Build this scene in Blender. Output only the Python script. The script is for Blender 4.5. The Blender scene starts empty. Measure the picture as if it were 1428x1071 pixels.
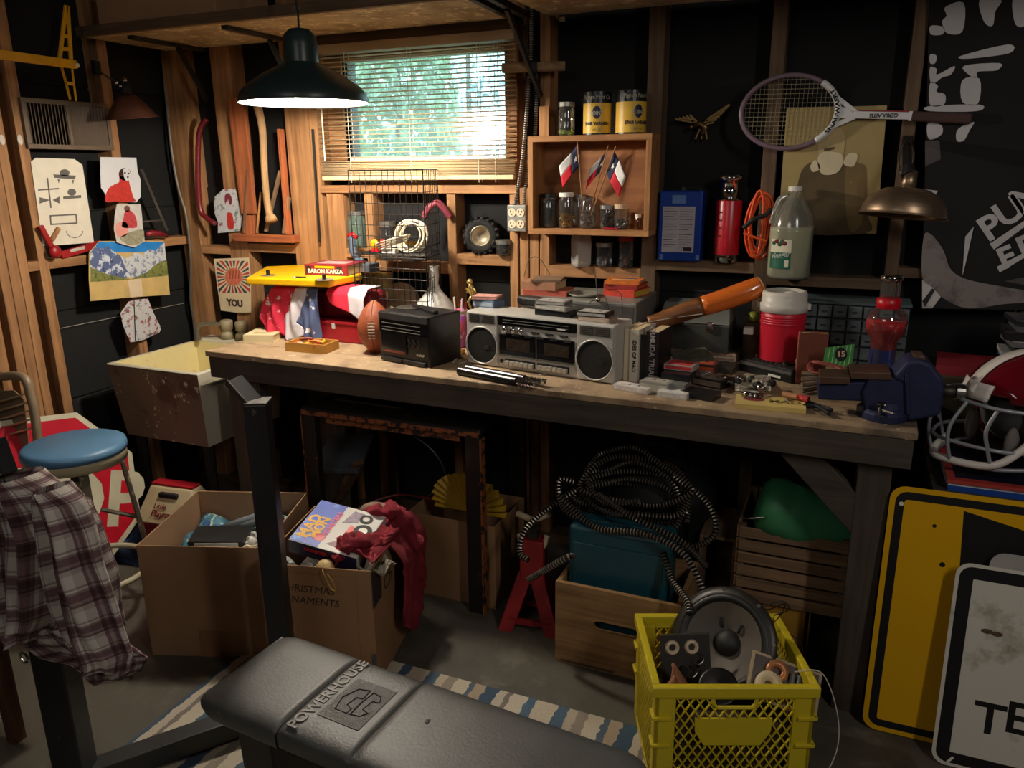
import bpy, bmesh, math, random
from mathutils import Matrix, Vector, Euler, noise
random.seed(7)
V = Vector
SC = bpy.context.scene
COL = SC.collection
# ---------------------------------------------------------------- camera
F = 1083.1; CX, CY = 714.0, 535.5; CAM_H = 1.565
PIT, ROLL, YAW = math.radians(15.547), math.radians(-0.5687), math.radians(23.23)
cp, sp = math.cos(PIT), math.sin(PIT)
c_w = V((-math.sin(YAW)*cp, math.cos(YAW)*cp, -sp))
c_r0 = V((math.cos(YAW), math.sin(YAW), 0)); c_u0 = c_r0.cross(c_w)
c_r = c_r0*math.cos(ROLL) + c_u0*math.sin(ROLL)
c_u = -c_r0*math.sin(ROLL) + c_u0*math.cos(ROLL)
CAM = V((0, 0, CAM_H))
cd = bpy.data.cameras.new('camera'); cam = bpy.data.objects.new('camera', cd); COL.objects.link(cam)
cd.sensor_width = 36; cd.lens = F/1428*36; cd.clip_start = .05
cam.matrix_world = Matrix(((c_r.x, c_u.x, -c_w.x, 0), (c_r.y, c_u.y, -c_w.y, 0), (c_r.z, c_u.z, -c_w.z, CAM_H), (0, 0, 0, 1)))
SC.camera = cam
# ---------------------------------------------------------------- world, lights, exposure
SC.view_settings.view_transform = 'Standard'; SC.view_settings.look = 'None'
SC.view_settings.gamma = 1; SC.view_settings.use_curve_mapping = False
SC.view_settings.exposure = 0.1
wd = bpy.data.worlds.new('world'); SC.world = wd; wd.use_nodes = True
bg = wd.node_tree.nodes['Background']; bg.inputs[0].default_value = (.78, .92, 1, 1); bg.inputs[1].default_value = 5.5

def light(name, typ, loc, energy, color, size=.1, size_y=None, target=None, **k):
    d = bpy.data.lights.new(name, typ); d.energy = energy; d.color = color
    if typ == 'AREA':
        d.size = size
        if size_y: d.shape = 'RECTANGLE'; d.size_y = size_y
    elif typ in ('POINT', 'SPOT'): d.shadow_soft_size = size
    for a, b in k.items(): setattr(d, a, b)
    o = bpy.data.objects.new(name, d); COL.objects.link(o); o.location = loc
    if target: o.rotation_euler = (V(target)-V(loc)).to_track_quat('-Z', 'Y').to_euler()
    return o
LAMP = V((-1.722, 2.27, 1.808))
light('pendant_bulb_light', 'POINT', LAMP, 146, (1, .90, .76), .045)
light('shop_light', 'AREA', (1.3, .3, 2.55), 19, (1, .93, .86), .12, 1.1, target=(-.2, 2.3, .8))
light('room_light', 'AREA', (-1.0, -1.0, 2.6), 11, (1, .93, .86), 1.0, 1.0, target=(-.9, 1.6, .3))

def at(px, py, **k):
    (a, v), = k.items(); i = 'XYZ'.index(a)
    d = c_w + c_r*((px-CX)/F) - c_u*((py-CY)/F)
    return CAM + d*((v-CAM[i])/d[i])
# ---------------------------------------------------------------- materials
def lin(c): return tuple(((x/255+.055)/1.055)**2.4 if x > 10 else x/255/12.92 for x in c)+(1,)
MC = {}
def nt(m): return m.node_tree.nodes, m.node_tree.links
def M(name, c=(128, 128, 128), rough=.6, metal=0, var=.12, vs=8, bump=0, bs=60, trans=0, emit=0, spec=.5, coat=0):
    if name in MC: return MC[name]
    m = bpy.data.materials.new(name); m.use_nodes = True; N, L = nt(m); p = N['Principled BSDF']
    p.inputs['Roughness'].default_value = rough; p.inputs['Metallic'].default_value = metal
    p.inputs['Specular IOR Level'].default_value = spec; p.inputs['Coat Weight'].default_value = coat
    if trans: p.inputs['Transmission Weight'].default_value = trans
    col = lin(c)
    tc = N.new('ShaderNodeTexCoord')
    if var:
        n = N.new('ShaderNodeTexNoise'); n.inputs['Scale'].default_value = vs; n.inputs['Detail'].default_value = 5
        r = N.new('ShaderNodeValToRGB'); e = r.color_ramp.elements
        e[0].position = .3; e[1].position = .7
        e[0].color = tuple(x*(1-var) for x in col[:3])+(1,); e[1].color = tuple(min(1, x*(1+var)) for x in col[:3])+(1,)
        L.new(tc.outputs['Object'], n.inputs['Vector']); L.new(n.outputs['Fac'], r.inputs[0]); L.new(r.outputs[0], p.inputs['Base Color'])
        if emit: L.new(r.outputs[0], p.inputs['Emission Color'])
    else: p.inputs['Base Color'].default_value = col; p.inputs['Emission Color'].default_value = col
    p.inputs['Emission Strength'].default_value = emit
    if bump:
        n = N.new('ShaderNodeTexNoise'); n.inputs['Scale'].default_value = bs; n.inputs['Detail'].default_value = 4
        b = N.new('ShaderNodeBump'); b.inputs['Strength'].default_value = bump; b.inputs['Distance'].default_value = .004
        L.new(tc.outputs['Object'], n.inputs['Vector']); L.new(n.outputs['Fac'], b.inputs['Height']); L.new(b.outputs[0], p.inputs['Normal'])
    MC[name] = m; return m
def wood(name, c1, c2, axis='X', rough=.75, fine=1.0, bump=.25):
    if name in MC: return MC[name]
    m = bpy.data.materials.new(name); m.use_nodes = True; N, L = nt(m); p = N['Principled BSDF']
    p.inputs['Roughness'].default_value = rough
    tc = N.new('ShaderNodeTexCoord'); oi = N.new('ShaderNodeObjectInfo')
    ad = N.new('ShaderNodeVectorMath'); ad.operation = 'ADD'
    ml = N.new('ShaderNodeMath'); ml.operation = 'MULTIPLY'; ml.inputs[1].default_value = 37
    L.new(oi.outputs['Random'], ml.inputs[0]); L.new(tc.outputs['Object'], ad.inputs[0]); L.new(ml.outputs[0], ad.inputs[1])
    mp = N.new('ShaderNodeMapping'); s = [30*fine]*3; s['XYZ'.index(axis)] = 1.6*fine
    mp.inputs['Scale'].default_value = s; L.new(ad.outputs[0], mp.inputs['Vector'])
    n = N.new('ShaderNodeTexNoise'); n.inputs['Scale'].default_value = 1.6; n.inputs['Detail'].default_value = 7; n.inputs['Distortion'].default_value = .6
    L.new(mp.outputs[0], n.inputs['Vector'])
    r = N.new('ShaderNodeValToRGB'); e = r.color_ramp.elements; e[0].position = .3; e[1].position = .68
    e[0].color = lin(c2); e[1].color = lin(c1); L.new(n.outputs['Fac'], r.inputs[0])
    n2 = N.new('ShaderNodeTexNoise'); n2.inputs['Scale'].default_value = 7; n2.inputs['Detail'].default_value = 5; L.new(ad.outputs[0], n2.inputs['Vector'])
    mr = N.new('ShaderNodeMapRange'); mr.inputs[1].default_value = .3; mr.inputs[2].default_value = .7; mr.inputs[3].default_value = .78; mr.inputs[4].default_value = 1.12
    L.new(n2.outputs['Fac'], mr.inputs[0])
    mx = N.new('ShaderNodeVectorMath'); mx.operation = 'SCALE'; L.new(r.outputs[0], mx.inputs[0]); L.new(mr.outputs[0], mx.inputs['Scale'])
    L.new(mx.outputs[0], p.inputs['Base Color'])
    b = N.new('ShaderNodeBump'); b.inputs['Strength'].default_value = bump; b.inputs['Distance'].default_value = .003
    L.new(n.outputs['Fac'], b.inputs['Height']); L.new(b.outputs[0], p.inputs['Normal'])
    MC[name] = m; return m
def glassy(name, tint=(240, 243, 243), opac=.03, rough=.04, haze=0):
    """thin glass or clear plastic: mostly see-through with a mirror sheen at grazing angles"""
    if name in MC: return MC[name]
    m = bpy.data.materials.new(name); m.use_nodes = True; N, L = nt(m)
    N.remove(N['Principled BSDF']); out = N['Material Output']
    t = N.new('ShaderNodeBsdfTransparent'); t.inputs[0].default_value = lin(tint)
    g = N.new('ShaderNodeBsdfGlossy'); g.inputs['Roughness'].default_value = rough; g.inputs[0].default_value = (.9, .9, .9, 1)
    d = N.new('ShaderNodeBsdfDiffuse'); d.inputs[0].default_value = lin(tint)
    lw = N.new('ShaderNodeLayerWeight'); lw.inputs[0].default_value = .35
    a = N.new('ShaderNodeMixShader'); a.inputs[0].default_value = opac; L.new(t.outputs[0], a.inputs[1]); L.new(d.outputs[0], a.inputs[2])
    mm = N.new('ShaderNodeMath'); mm.operation = 'MULTIPLY_ADD'; mm.inputs[1].default_value = .7; mm.inputs[2].default_value = .06
    L.new(lw.outputs['Fresnel'], mm.inputs[0])
    b = N.new('ShaderNodeMixShader'); L.new(mm.outputs[0], b.inputs[0]); L.new(a.outputs[0], b.inputs[1]); L.new(g.outputs[0], b.inputs[2])
    if haze:
        tl = N.new('ShaderNodeBsdfTranslucent'); tl.inputs[0].default_value = (.9, .97, 1, 1); c = N.new('ShaderNodeMixShader'); c.inputs[0].default_value = haze
        L.new(b.outputs[0], c.inputs[1]); L.new(tl.outputs[0], c.inputs[2]); b = c
    L.new(b.outputs[0], out.inputs[0]); MC[name] = m; return m
def stripes(name, cols, scale, axis='X', rough=.9, coord='Object', noise=.0, bump=.4, bs=300):
    """bands of colour across one axis"""
    if name in MC: return MC[name]
    m = bpy.data.materials.new(name); m.use_nodes = True; N, L = nt(m); p = N['Principled BSDF']; p.inputs['Roughness'].default_value = rough
    tc = N.new('ShaderNodeTexCoord'); sx = N.new('ShaderNodeSeparateXYZ'); L.new(tc.outputs[coord], sx.inputs[0])
    mu = N.new('ShaderNodeMath'); mu.operation = 'MULTIPLY'; mu.inputs[1].default_value = scale; L.new(sx.outputs[axis], mu.inputs[0])
    last = mu
    if noise:
        nz = N.new('ShaderNodeTexNoise'); nz.inputs['Scale'].default_value = 40; L.new(tc.outputs[coord], nz.inputs['Vector'])
        ma = N.new('ShaderNodeMath'); ma.operation = 'MULTIPLY_ADD'; ma.inputs[1].default_value = noise; L.new(nz.outputs['Fac'], ma.inputs[0]); L.new(mu.outputs[0], ma.inputs[2]); last = ma
    fr = N.new('ShaderNodeMath'); fr.operation = 'FRACT'; L.new(last.outputs[0], fr.inputs[0])
    r = N.new('ShaderNodeValToRGB'); r.color_ramp.interpolation = 'CONSTANT'; e = r.color_ramp.elements
    tot = sum(w for _, w in cols); a = 0
    for i, (c, w) in enumerate(cols):
        el = e[i] if i < 2 else e.new(a/tot)
        el.position = a/tot; el.color = lin(c); a += w
    L.new(fr.outputs[0], r.inputs[0]); L.new(r.outputs[0], p.inputs['Base Color'])
    if bump:
        n = N.new('ShaderNodeTexNoise'); n.inputs['Scale'].default_value = bs
        b = N.new('ShaderNodeBump'); b.inputs['Strength'].default_value = bump; b.inputs['Distance'].default_value = .003
        L.new(tc.outputs['Object'], n.inputs['Vector']); L.new(n.outputs['Fac'], b.inputs['Height']); L.new(b.outputs[0], p.inputs['Normal'])
    MC[name] = m; return m
def blotch(name, base, spots, rough=.6, bump=.2):
    """base colour with patches of other colours: spots = [(colour, noise scale, threshold, softness)]"""
    if name in MC: return MC[name]
    m = bpy.data.materials.new(name); m.use_nodes = True; N, L = nt(m); p = N['Principled BSDF']; p.inputs['Roughness'].default_value = rough
    tc = N.new('ShaderNodeTexCoord'); prev = N.new('ShaderNodeRGB'); prev.outputs[0].default_value = lin(base); po = prev.outputs[0]
    for i, (c, s, th, so) in enumerate(spots):
        n = N.new('ShaderNodeTexNoise'); n.inputs['Scale'].default_value = s; n.inputs['Detail'].default_value = 6; n.inputs['Roughness'].default_value = .65
        mp = N.new('ShaderNodeMapping'); mp.inputs['Location'].default_value = (i*7.3, i*3.1, i); L.new(tc.outputs['Object'], mp.inputs[0]); L.new(mp.outputs[0], n.inputs['Vector'])
        r = N.new('ShaderNodeMapRange'); r.inputs[1].default_value = th; r.inputs[2].default_value = th+so; L.new(n.outputs['Fac'], r.inputs[0])
        mx = N.new('ShaderNodeMix'); mx.data_type = 'RGBA'; L.new(r.outputs[0], mx.inputs[0]); L.new(po, mx.inputs[6]); mx.inputs[7].default_value = lin(c); po = mx.outputs[2]
    L.new(po, p.inputs['Base Color'])
    n = N.new('ShaderNodeTexNoise'); n.inputs['Scale'].default_value = 45
    b = N.new('ShaderNodeBump'); b.inputs['Strength'].default_value = bump; b.inputs['Distance'].default_value = .003
    L.new(tc.outputs['Object'], n.inputs['Vector']); L.new(n.outputs['Fac'], b.inputs['Height']); L.new(b.outputs[0], p.inputs['Normal'])
    MC[name] = m; return m
# ---------------------------------------------------------------- mesh building
def rotm(rx=0, ry=0, rz=0): return Euler((rx, ry, rz)).to_matrix().to_4x4()
def basis(d):
    d = V(d).normalized(); a = V((0, 0, 1)) if abs(d.z) < .95 else V((1, 0, 0))
    x = a.cross(d).normalized(); return x, d.cross(x).normalized(), d
class MB:
    def __init__(s): s.v = []; s.f = []; s.uv = {}; s.m = []; s.mi = 0; s.T = None
    def add(s, vs, fs, uvs=None):
        o = len(s.v)
        s.v += [(s.T @ V(p)) if s.T else V(p) for p in vs]
        for k, f in enumerate(fs):
            if uvs: s.uv[len(s.f)] = [uvs[i] for i in f]
            s.f.append([o+i for i in f]); s.m.append(s.mi)
        return s
    def box(s, c, d, R=None):
        c = V(c); x, y, z = d[0]/2, d[1]/2, d[2]/2
        P = [V(q) for q in ((-x,-y,-z),(x,-y,-z),(x,y,-z),(-x,y,-z),(-x,-y,z),(x,-y,z),(x,y,z),(-x,y,z))]
        if R: P = [R.to_3x3() @ p for p in P]
        return s.add([p+c for p in P], [(0,3,2,1),(4,5,6,7),(0,1,5,4),(1,2,6,5),(2,3,7,6),(3,0,4,7)])
    def b2(s, a, b): return s.box([(a[i]+b[i])/2 for i in range(3)], [abs(b[i]-a[i]) for i in range(3)])
    def bar(s, p0, p1, w, h, up=(0, 0, 1)):
        p0, p1 = V(p0), V(p1); d = (p1-p0).normalized(); x = V(up).cross(d)
        if x.length < 1e-4: x = V((1, 0, 0)).cross(d)
        x.normalize(); z = d.cross(x); x = x*w/2; z = z*h/2
        return s.add([p+q for p in (p0, p1) for q in (-x-z, x-z, x+z, -x+z)], [(0,3,2,1),(4,5,6,7),(0,1,5,4),(1,2,6,5),(2,3,7,6),(3,0,4,7)])
    def cyl(s, p0, p1, r0, r1=None, n=16, cap=True):
        r1 = r0 if r1 is None else r1; p0, p1 = V(p0), V(p1); x, y, _ = basis(p1-p0)
        vs = [p+(x*math.cos(t)+y*math.sin(t))*r for p, r in ((p0, r0), (p1, r1)) for t in [2*math.pi*i/n for i in range(n)]]
        fs = [(i, (i+1) % n, n+(i+1) % n, n+i) for i in range(n)]
        if cap: fs += [tuple(range(n-1, -1, -1)), tuple(range(n, 2*n))]
        return s.add(vs, fs)
    def lathe(s, prof, c=(0, 0, 0), n=24, axis=(0, 0, 1), sc=(1, 1)):
        c = V(c); x, y, z = basis(axis)
        vs = []; 
        for r, h in prof: vs += [c+x*math.cos(2*math.pi*i/n)*r*sc[0]+y*math.sin(2*math.pi*i/n)*r*sc[1]+z*h for i in range(n)]
        fs = [(k*n+i, k*n+(i+1) % n, (k+1)*n+(i+1) % n, (k+1)*n+i) for k in range(len(prof)-1) for i in range(n)]
        return s.add(vs, fs)
    def tube(s, path, r, n=8, closed=False, rf=None):
        path = [V(p) for p in path]; L = len(path); vs = []; x = None
        for i, p in enumerate(path):
            d = (path[(i+1) % L]-path[i-1]) if closed else (path[min(i+1, L-1)]-path[max(i-1, 0)])
            d.normalize()
            if x is None: x = basis(d)[0]
            x = (x-d*x.dot(d)).normalized(); y = d.cross(x)
            rr = rf(i) if rf else r
            vs += [p+(x*math.cos(2*math.pi*k/n)+y*math.sin(2*math.pi*k/n))*rr for k in range(n)]
        fs = [(i*n+k, i*n+(k+1) % n, ((i+1) % L)*n+(k+1) % n, ((i+1) % L)*n+k) for i in range(L if closed else L-1) for k in range(n)]
        if not closed: fs += [tuple(range(n-1, -1, -1)), tuple(range((L-1)*n, L*n))]
        return s.add(vs, fs)
    def prism(s, poly, th, T=None, hole=None):
        """poly in xy extruded 0..th along z, then transformed"""
        n = len(poly); T = T or Matrix()
        vs = [T @ V((p[0], p[1], 0)) for p in poly]+[T @ V((p[0], p[1], th)) for p in poly]
        return s.add(vs, [tuple(range(n-1, -1, -1)), tuple(range(n, 2*n))]+[(i, (i+1) % n, n+(i+1) % n, n+i) for i in range(n)])
    def grid(s, f, nu, nv, closeu=False, closev=False):
        vs = []; uv = []
        for j in range(nv+(0 if closev else 1)):
            for i in range(nu+(0 if closeu else 1)): vs.append(V(f(i/nu, j/nv))); uv.append((i/nu, j/nv))
        w = nu if closeu else nu+1; hh = nv if closev else nv+1
        fs = [(j*w+i, j*w+(i+1) % w, ((j+1) % hh)*w+(i+1) % w, ((j+1) % hh)*w+i) for j in range(nv) for i in range(nu)]
        return s.add(vs, fs, uv)
    def ball(s, c, r, n=12, m=8, sc=(1, 1, 1)):
        c = V(c)
        return s.grid(lambda u, v: c+V((math.sin(v*math.pi)*math.cos(-u*2*math.pi)*sc[0], math.sin(v*math.pi)*math.sin(-u*2*math.pi)*sc[1], math.cos(v*math.pi)*sc[2]))*r, n, m, closeu=True)
    def build(s, name, mat, parent=None, world=False, bevel=0, smooth=False, solid=0, sub=0, center=True, seg=2):
        me = bpy.data.meshes.new(name); vs = s.v
        if world and parent is not None:
            W = WM(parent).inverted(); vs = [W @ p for p in vs]
        c = V((0, 0, 0))
        if center and vs:
            lo = V([min(p[i] for p in vs) for i in range(3)]); hi = V([max(p[i] for p in vs) for i in range(3)]); c = (lo+hi)/2
        me.from_pydata([tuple(p-c) for p in vs], [], s.f)
        mats = mat if isinstance(mat, (list, tuple)) else [mat]
        for m in mats: me.materials.append(m)
        if len(mats) > 1: me.polygons.foreach_set('material_index', s.m)
        if s.uv:
            ul = me.uv_layers.new(name='UVMap')
            for pi, pl in enumerate(me.polygons):
                if pi in s.uv:
                    for k, li in enumerate(pl.loop_indices): ul.data[li].uv = s.uv[pi][k]
        if smooth: me.polygons.foreach_set('use_smooth', [True]*len(me.polygons))
        me.validate(); me.update()
        o = bpy.data.objects.new(name, me); COL.objects.link(o); o.location = c
        if parent is not None: o.parent = parent
        if solid: k = o.modifiers.new('s', 'SOLIDIFY'); k.thickness = solid; k.offset = 0
        if bevel: k = o.modifiers.new('b', 'BEVEL'); k.width = bevel; k.segments = seg; k.limit_method = 'ANGLE'; k.angle_limit = math.radians(35)
        if sub: k = o.modifiers.new('u', 'SUBSURF'); k.levels = sub; k.render_levels = sub
        return o
def WM(o):
    m = Matrix.LocRotScale(o.location, o.rotation_euler, None)
    return WM(o.parent) @ m if o.parent else m
def tag(o, label, cat, group=None, kind=None):
    o['label'] = label; o['category'] = cat
    if group: o['group'] = group
    if kind: o['kind'] = kind
    return o
def thing(name, label, cat, loc=(0, 0, 0), rz=0, group=None, rot=None):
    o = bpy.data.objects.new(name, None); COL.objects.link(o); o.location = loc; o.rotation_euler = rot or (0, 0, rz); o.empty_display_size = .05
    return tag(o, label, cat, group)
def struct(o): o['kind'] = 'structure'; return o
def dup(o, loc=None, rz=None, label=None, rot=None, parent=None):
    c = o.copy(); COL.objects.link(c)
    if parent is not None: c.parent = parent
    if loc is not None: c.location = loc
    if rz is not None: c.rotation_euler = (0, 0, rz)
    if rot is not None: c.rotation_euler = rot
    if label: c['label'] = label
    for ch in [x for x in bpy.data.objects if x.parent == o]: dup(ch, parent=c)
    return c
def spline(P, n=12, closed=False):
    P = [V(p) for p in P]; out = []; L = len(P)
    for i in range(L if closed else L-1):
        if closed: a, b, c, d = P[i-1], P[i], P[(i+1) % L], P[(i+2) % L]
        else: a, b, c, d = P[max(i-1, 0)], P[i], P[i+1], P[min(i+2, L-1)]
        for k in range(n):
            t = k/n; out.append(.5*((2*b)+(c-a)*t+(2*a-5*b+4*c-d)*t*t+(3*b-a-3*c+d)*t**3))
    if not closed: out.append(P[-1])
    return out
def crump(p, amp, sc, seed=0):
    q = V(p)*sc+V((seed, seed*1.7, -seed)); n = noise.noise(q); m = noise.noise(q*2.1+V((5, 3, 1)))
    return V((noise.noise(q+V((9, 0, 0))), noise.noise(q+V((0, 9, 0))), 1.6*(.5-abs(n))+.8*(.4-abs(m))))*amp
def frame(o, x, y):
    """matrix with origin o, x axis along x, y axis near y, z = x cross y"""
    x = V(x).normalized(); z = x.cross(V(y)).normalized(); y = z.cross(x); o = V(o)
    return Matrix(((x.x, y.x, z.x, o.x), (x.y, y.y, z.y, o.y), (x.z, y.z, z.z, o.z), (0, 0, 0, 1)))
def text(body, h, T, mat, parent, name='lettering', bold=0, ex=.0006, align='CENTER', wscale=1, shear=0, world=False):
    cu = bpy.data.curves.new('t', 'FONT'); cu.body = body; cu.size = h/.7; cu.offset = bold; cu.extrude = ex; cu.align_x = align; cu.align_y = 'CENTER'; cu.shear = shear; cu.resolution_u = 3
    to = bpy.data.objects.new('t', cu); COL.objects.link(to)
    bpy.context.view_layer.update()
    me = bpy.data.meshes.new_from_object(to.evaluated_get(bpy.context.evaluated_depsgraph_get())); bpy.data.objects.remove(to)
    if world: T = WM(parent).inverted() @ T
    me.transform(T @ Matrix.Diagonal((wscale, 1, 1, 1))); me.name = name
    me.materials.clear(); me.materials.append(mat)
    o = bpy.data.objects.new(name, me); COL.objects.link(o); o.parent = parent
    return o
def frontT(x, y, z): return frame((x, y, z), (1, 0, 0), (0, 0, 1))     # text plane facing -y
def topT(x, y, z, a=0): return Matrix.Translation((x, y, z)) @ rotm(0, 0, a)
def boxframe(bl, br, tl, Z=.9):
    A = at(*bl, Z=Z); B = at(*br, Z=Z); w = (B-A).length; ang = math.atan2(B.y-A.y, B.x-A.x)
    d = c_w + c_r*((tl[0]-CX)/F) - c_u*((tl[1]-CY)/F); k = math.hypot(A.x, A.y)/math.hypot(d.x, d.y); h = CAM.z+d.z*k-Z
    return A, ang, w, h
# ---------------------------------------------------------------- shared materials
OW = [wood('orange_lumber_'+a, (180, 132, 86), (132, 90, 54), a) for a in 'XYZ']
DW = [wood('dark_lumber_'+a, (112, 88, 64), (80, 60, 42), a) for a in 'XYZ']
GW = [wood('grey_bench_paint_'+a, (84, 73, 62), (60, 51, 43), a, rough=.7) for a in 'XYZ']
PINE = wood('pine_board', (190, 138, 84), (150, 98, 54), 'X'); PINEZ = wood('pine_board_upright', (186, 134, 82), (146, 96, 52), 'Z'); PINEY = wood('pine_board_deep', (186, 134, 82), (146, 96, 52), 'Y')
CRATEW = wood('crate_wood', (168, 130, 84), (120, 86, 52), 'X'); CRATEZ = wood('crate_wood_upright', (160, 122, 80), (116, 84, 50), 'Z')
GREYW = wood('weathered_slat', (150, 118, 86), (104, 78, 56), 'X')
PLY = blotch('plywood_underside', (176, 158, 130), [((146, 126, 98), 5, .48, .12), ((216, 202, 172), 22, .56, .05)], .7)
BLACKPAPER = M('black_paper', (13, 13, 14), .9, var=.25, vs=4, bump=.2, bs=12)
CONC = blotch('concrete', (84, 79, 68), [((66, 61, 54), 2.2, .5, .15), ((104, 98, 86), 6, .58, .1)], .55)
BLK = M('black_plastic', (20, 20, 22), .35, var=.1); BLKM = M('black_matte', (16, 16, 17), .7, var=.1)
BLKP = M('black_powder_steel', (24, 25, 27), .45, var=.15, bump=.1)
STEEL = M('steel', (170, 168, 162), .28, 1, var=.1); CHROME = M('chrome', (215, 215, 215), .1, 1, var=0)
DSTEEL = M('dark_steel', (60, 56, 52), .5, .6, var=.25)
SILVER = M('silver_plastic', (194, 190, 182), .38, .15, var=.06)
WHITE = M('white_paint', (228, 224, 214), .5, var=.05); CREAM = M('cream', (226, 212, 176), .6, var=.08)
REDP = M('red_plastic', (196, 18, 34), .35, var=.06); REDM = M('red_paint', (150, 20, 26), .4, var=.15)
YELP = M('yellow_plastic', (238, 186, 20), .35, var=.05)
PAPER = M('old_paper', (222, 214, 196), .8, var=.06, vs=20); PAGES = M('book_pages', (206, 182, 138), .85, var=.12, vs=40)
CARD = M('cardboard', (160, 122, 90), .8, var=.08, vs=6, bump=.1, bs=30); CARDD = M('cardboard_dull', (150, 112, 78), .82, var=.1, vs=6)
INK = M('dark_ink', (26, 26, 28), .7, var=0); INKG = M('grey_ink', (96, 92, 86), .8, var=.1)
GLASS = glassy('clear_glass'); GLASSG = glassy('green_glass', (196, 226, 210), .18); CLEARP = glassy('clear_plastic_case', (230, 230, 228), .16, .1)
COPPER = M('aged_copper', (150, 92, 60), .35, .75, var=.3, vs=14)
RUBBER = M('black_rubber', (22, 22, 22), .8, var=.2)
LEATHER = M('football_leather', (150, 74, 42), .5, var=.15, vs=20, bump=.5, bs=320)
BRASS = M('brass', (196, 152, 70), .3, .9, var=.2)

YF, YB = 2.88, 2.97          # stud fronts and sheathing on the back wall
XF, XB = -2.93, -3.02        # the same on the left wall
# ---------------------------------------------------------------- room shell
o = struct(MB().b2((-3.1, -2.1, -.1), (2.4, 3.1, 0)).build('floor', CONC))
struct(MB().b2((-3.1, -2.1, 2.75), (2.4, 3.1, 2.85)).build('ceiling', M('dark_rafters', (44, 34, 26), .8)))
struct(MB().b2((2.3, -2.1, 0), (2.4, 3.1, 2.75)).build('wall_right', BLACKPAPER))
struct(MB().b2((-3.1, -2.1, 0), (2.3, -2.0, 2.75)).build('wall_front', M('dim_wall', (70, 56, 44), .8)))
wl = struct(MB().b2((-3.1, -2.0, 0), (XB, YB+.13, 2.75)).build('wall_left', BLACKPAPER))
WX0, WX1, WZ0, WZ1 = -2.045, -1.27, 1.50, 2.03
wb = MB()
wb.b2((XB, YB, 0), (WX0, YB+.1, 2.75)).b2((WX1, YB, 0), (2.3, YB+.1, 2.75)).b2((WX0, YB, 0), (WX1, YB+.1, WZ0)).b2((WX0, YB, WZ1), (WX1, YB+.1, 2.75))
wb = struct(wb.build('wall_back', BLACKPAPER))
def kid(mb, name, mat, par, **k): return mb.build(name, mat, par, world=True, **k)
# black sheathing boards between the studs of the left wall and low on the back wall
for z0, z1 in ((.02, .62), (.625, 1.0), (1.005, 1.4), (1.405, 1.9), (1.905, 2.7)):
    kid(MB().b2((XB, .2, z0), (XB+.008, YB, z1)), 'sheathing_board', BLACKPAPER, wl, bevel=.002)
for z0, z1 in ((.02, .70), (.705, 1.1), (1.105, 1.49)):
    kid(MB().b2((XB+.01, YB-.008, z0), (2.2, YB, z1)), 'sheathing_board', BLACKPAPER, wb, bevel=.002)
# studs of the left wall
def ystud(pxa, pxb, py, z0=.04, z1=2.7):
    a, b = at(pxa, py, X=XF).y, at(pxb, py, X=XF).y
    kid(MB().b2((XB, a, z0), (XF, b, z1)), 'stud', OW[2], wl, bevel=.002)
for a, b in ((-3, 10.5), (21, 34), (34.8, 48.8), (49.5, 62)): ystud(a, b, 500)
ystud(77, 90.5, 500); ystud(193, 205, 476)
for k in range(4): kid(MB().b2((XB, .5+k*.406-.02, .04), (XF, .5+k*.406+.018, 2.7)), 'stud', OW[2], wl)
kid(MB().b2((XB, -.5, 0), (XF, YB, .04)), 'sole_plate', DW[1], wl)
yD = at(90.5, 500, X=XF).y; yE = at(193, 476, X=XF).y
def blockL(y0, y1, pt, pb, x):
    z1, z0 = at(x, pt, X=XF).z, at(x, pb, X=XF).z
    kid(MB().b2((XB, y0, z0), (XF, y1, z1)), 'blocking', OW[1], wl, bevel=.002)
zt = at(68, 362, X=XF).z
kid(MB().b2((XB, at(62, 500, X=XF).y, zt-.038), (XF, at(77, 500, X=XF).y, zt)), 'blocking', OW[1], wl, bevel=.002)
kid(MB().b2((XB, yD, zt-.038), (XF, yE, zt)), 'blocking', OW[1], wl, bevel=.002)
zt2 = at(240, 331, X=XF).z
kid(MB().b2((XB, at(205, 476, X=XF).y, zt2-.038), (XF, YB-.01, zt2)), 'blocking', OW[1], wl, bevel=.002)
# studs of the back wall
def bstud(pa, pb, py, z0=.04, z1=2.7, m=None, name='stud'):
    a, b = at(pa, py, Y=YF).x, at(pb, py, Y=YF).x
    kid(MB().b2((a, YF, z0), (b, YB, z1)), name, m or OW[2], wb, bevel=.002); return a, b
kid(MB().b2((XB, YF, 0), (2.2, YB, .04)), 'sole_plate', DW[0], wb)
c0 = bstud(267, 290, 430)                       # corner stud
s1 = bstud(330, 355, 436)
s2 = bstud(414, 445, 370); s2b = bstud(446, 456, 370)
s2c = bstud(457, 480, 300, z1=1.49)
t1 = bstud(509, 521, 300, z1=1.49); t2 = bstud(623.5, 635.5, 300, z1=1.49)
u1 = bstud(711, 722, 330); u2 = bstud(725, 737, 330, z1=1.49); u3 = bstud(739, 751, 350, z1=1.4); u4 = bstud(753, 766, 350)
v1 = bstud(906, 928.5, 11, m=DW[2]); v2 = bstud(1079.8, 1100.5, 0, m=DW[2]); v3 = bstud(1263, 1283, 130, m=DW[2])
for k in (1, 2, 3, 4): kid(MB().b2((v3[0]+.406*k, YF, .04), (v3[1]+.406*k, YB, 2.7)), 'stud', DW[2], wb)
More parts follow.
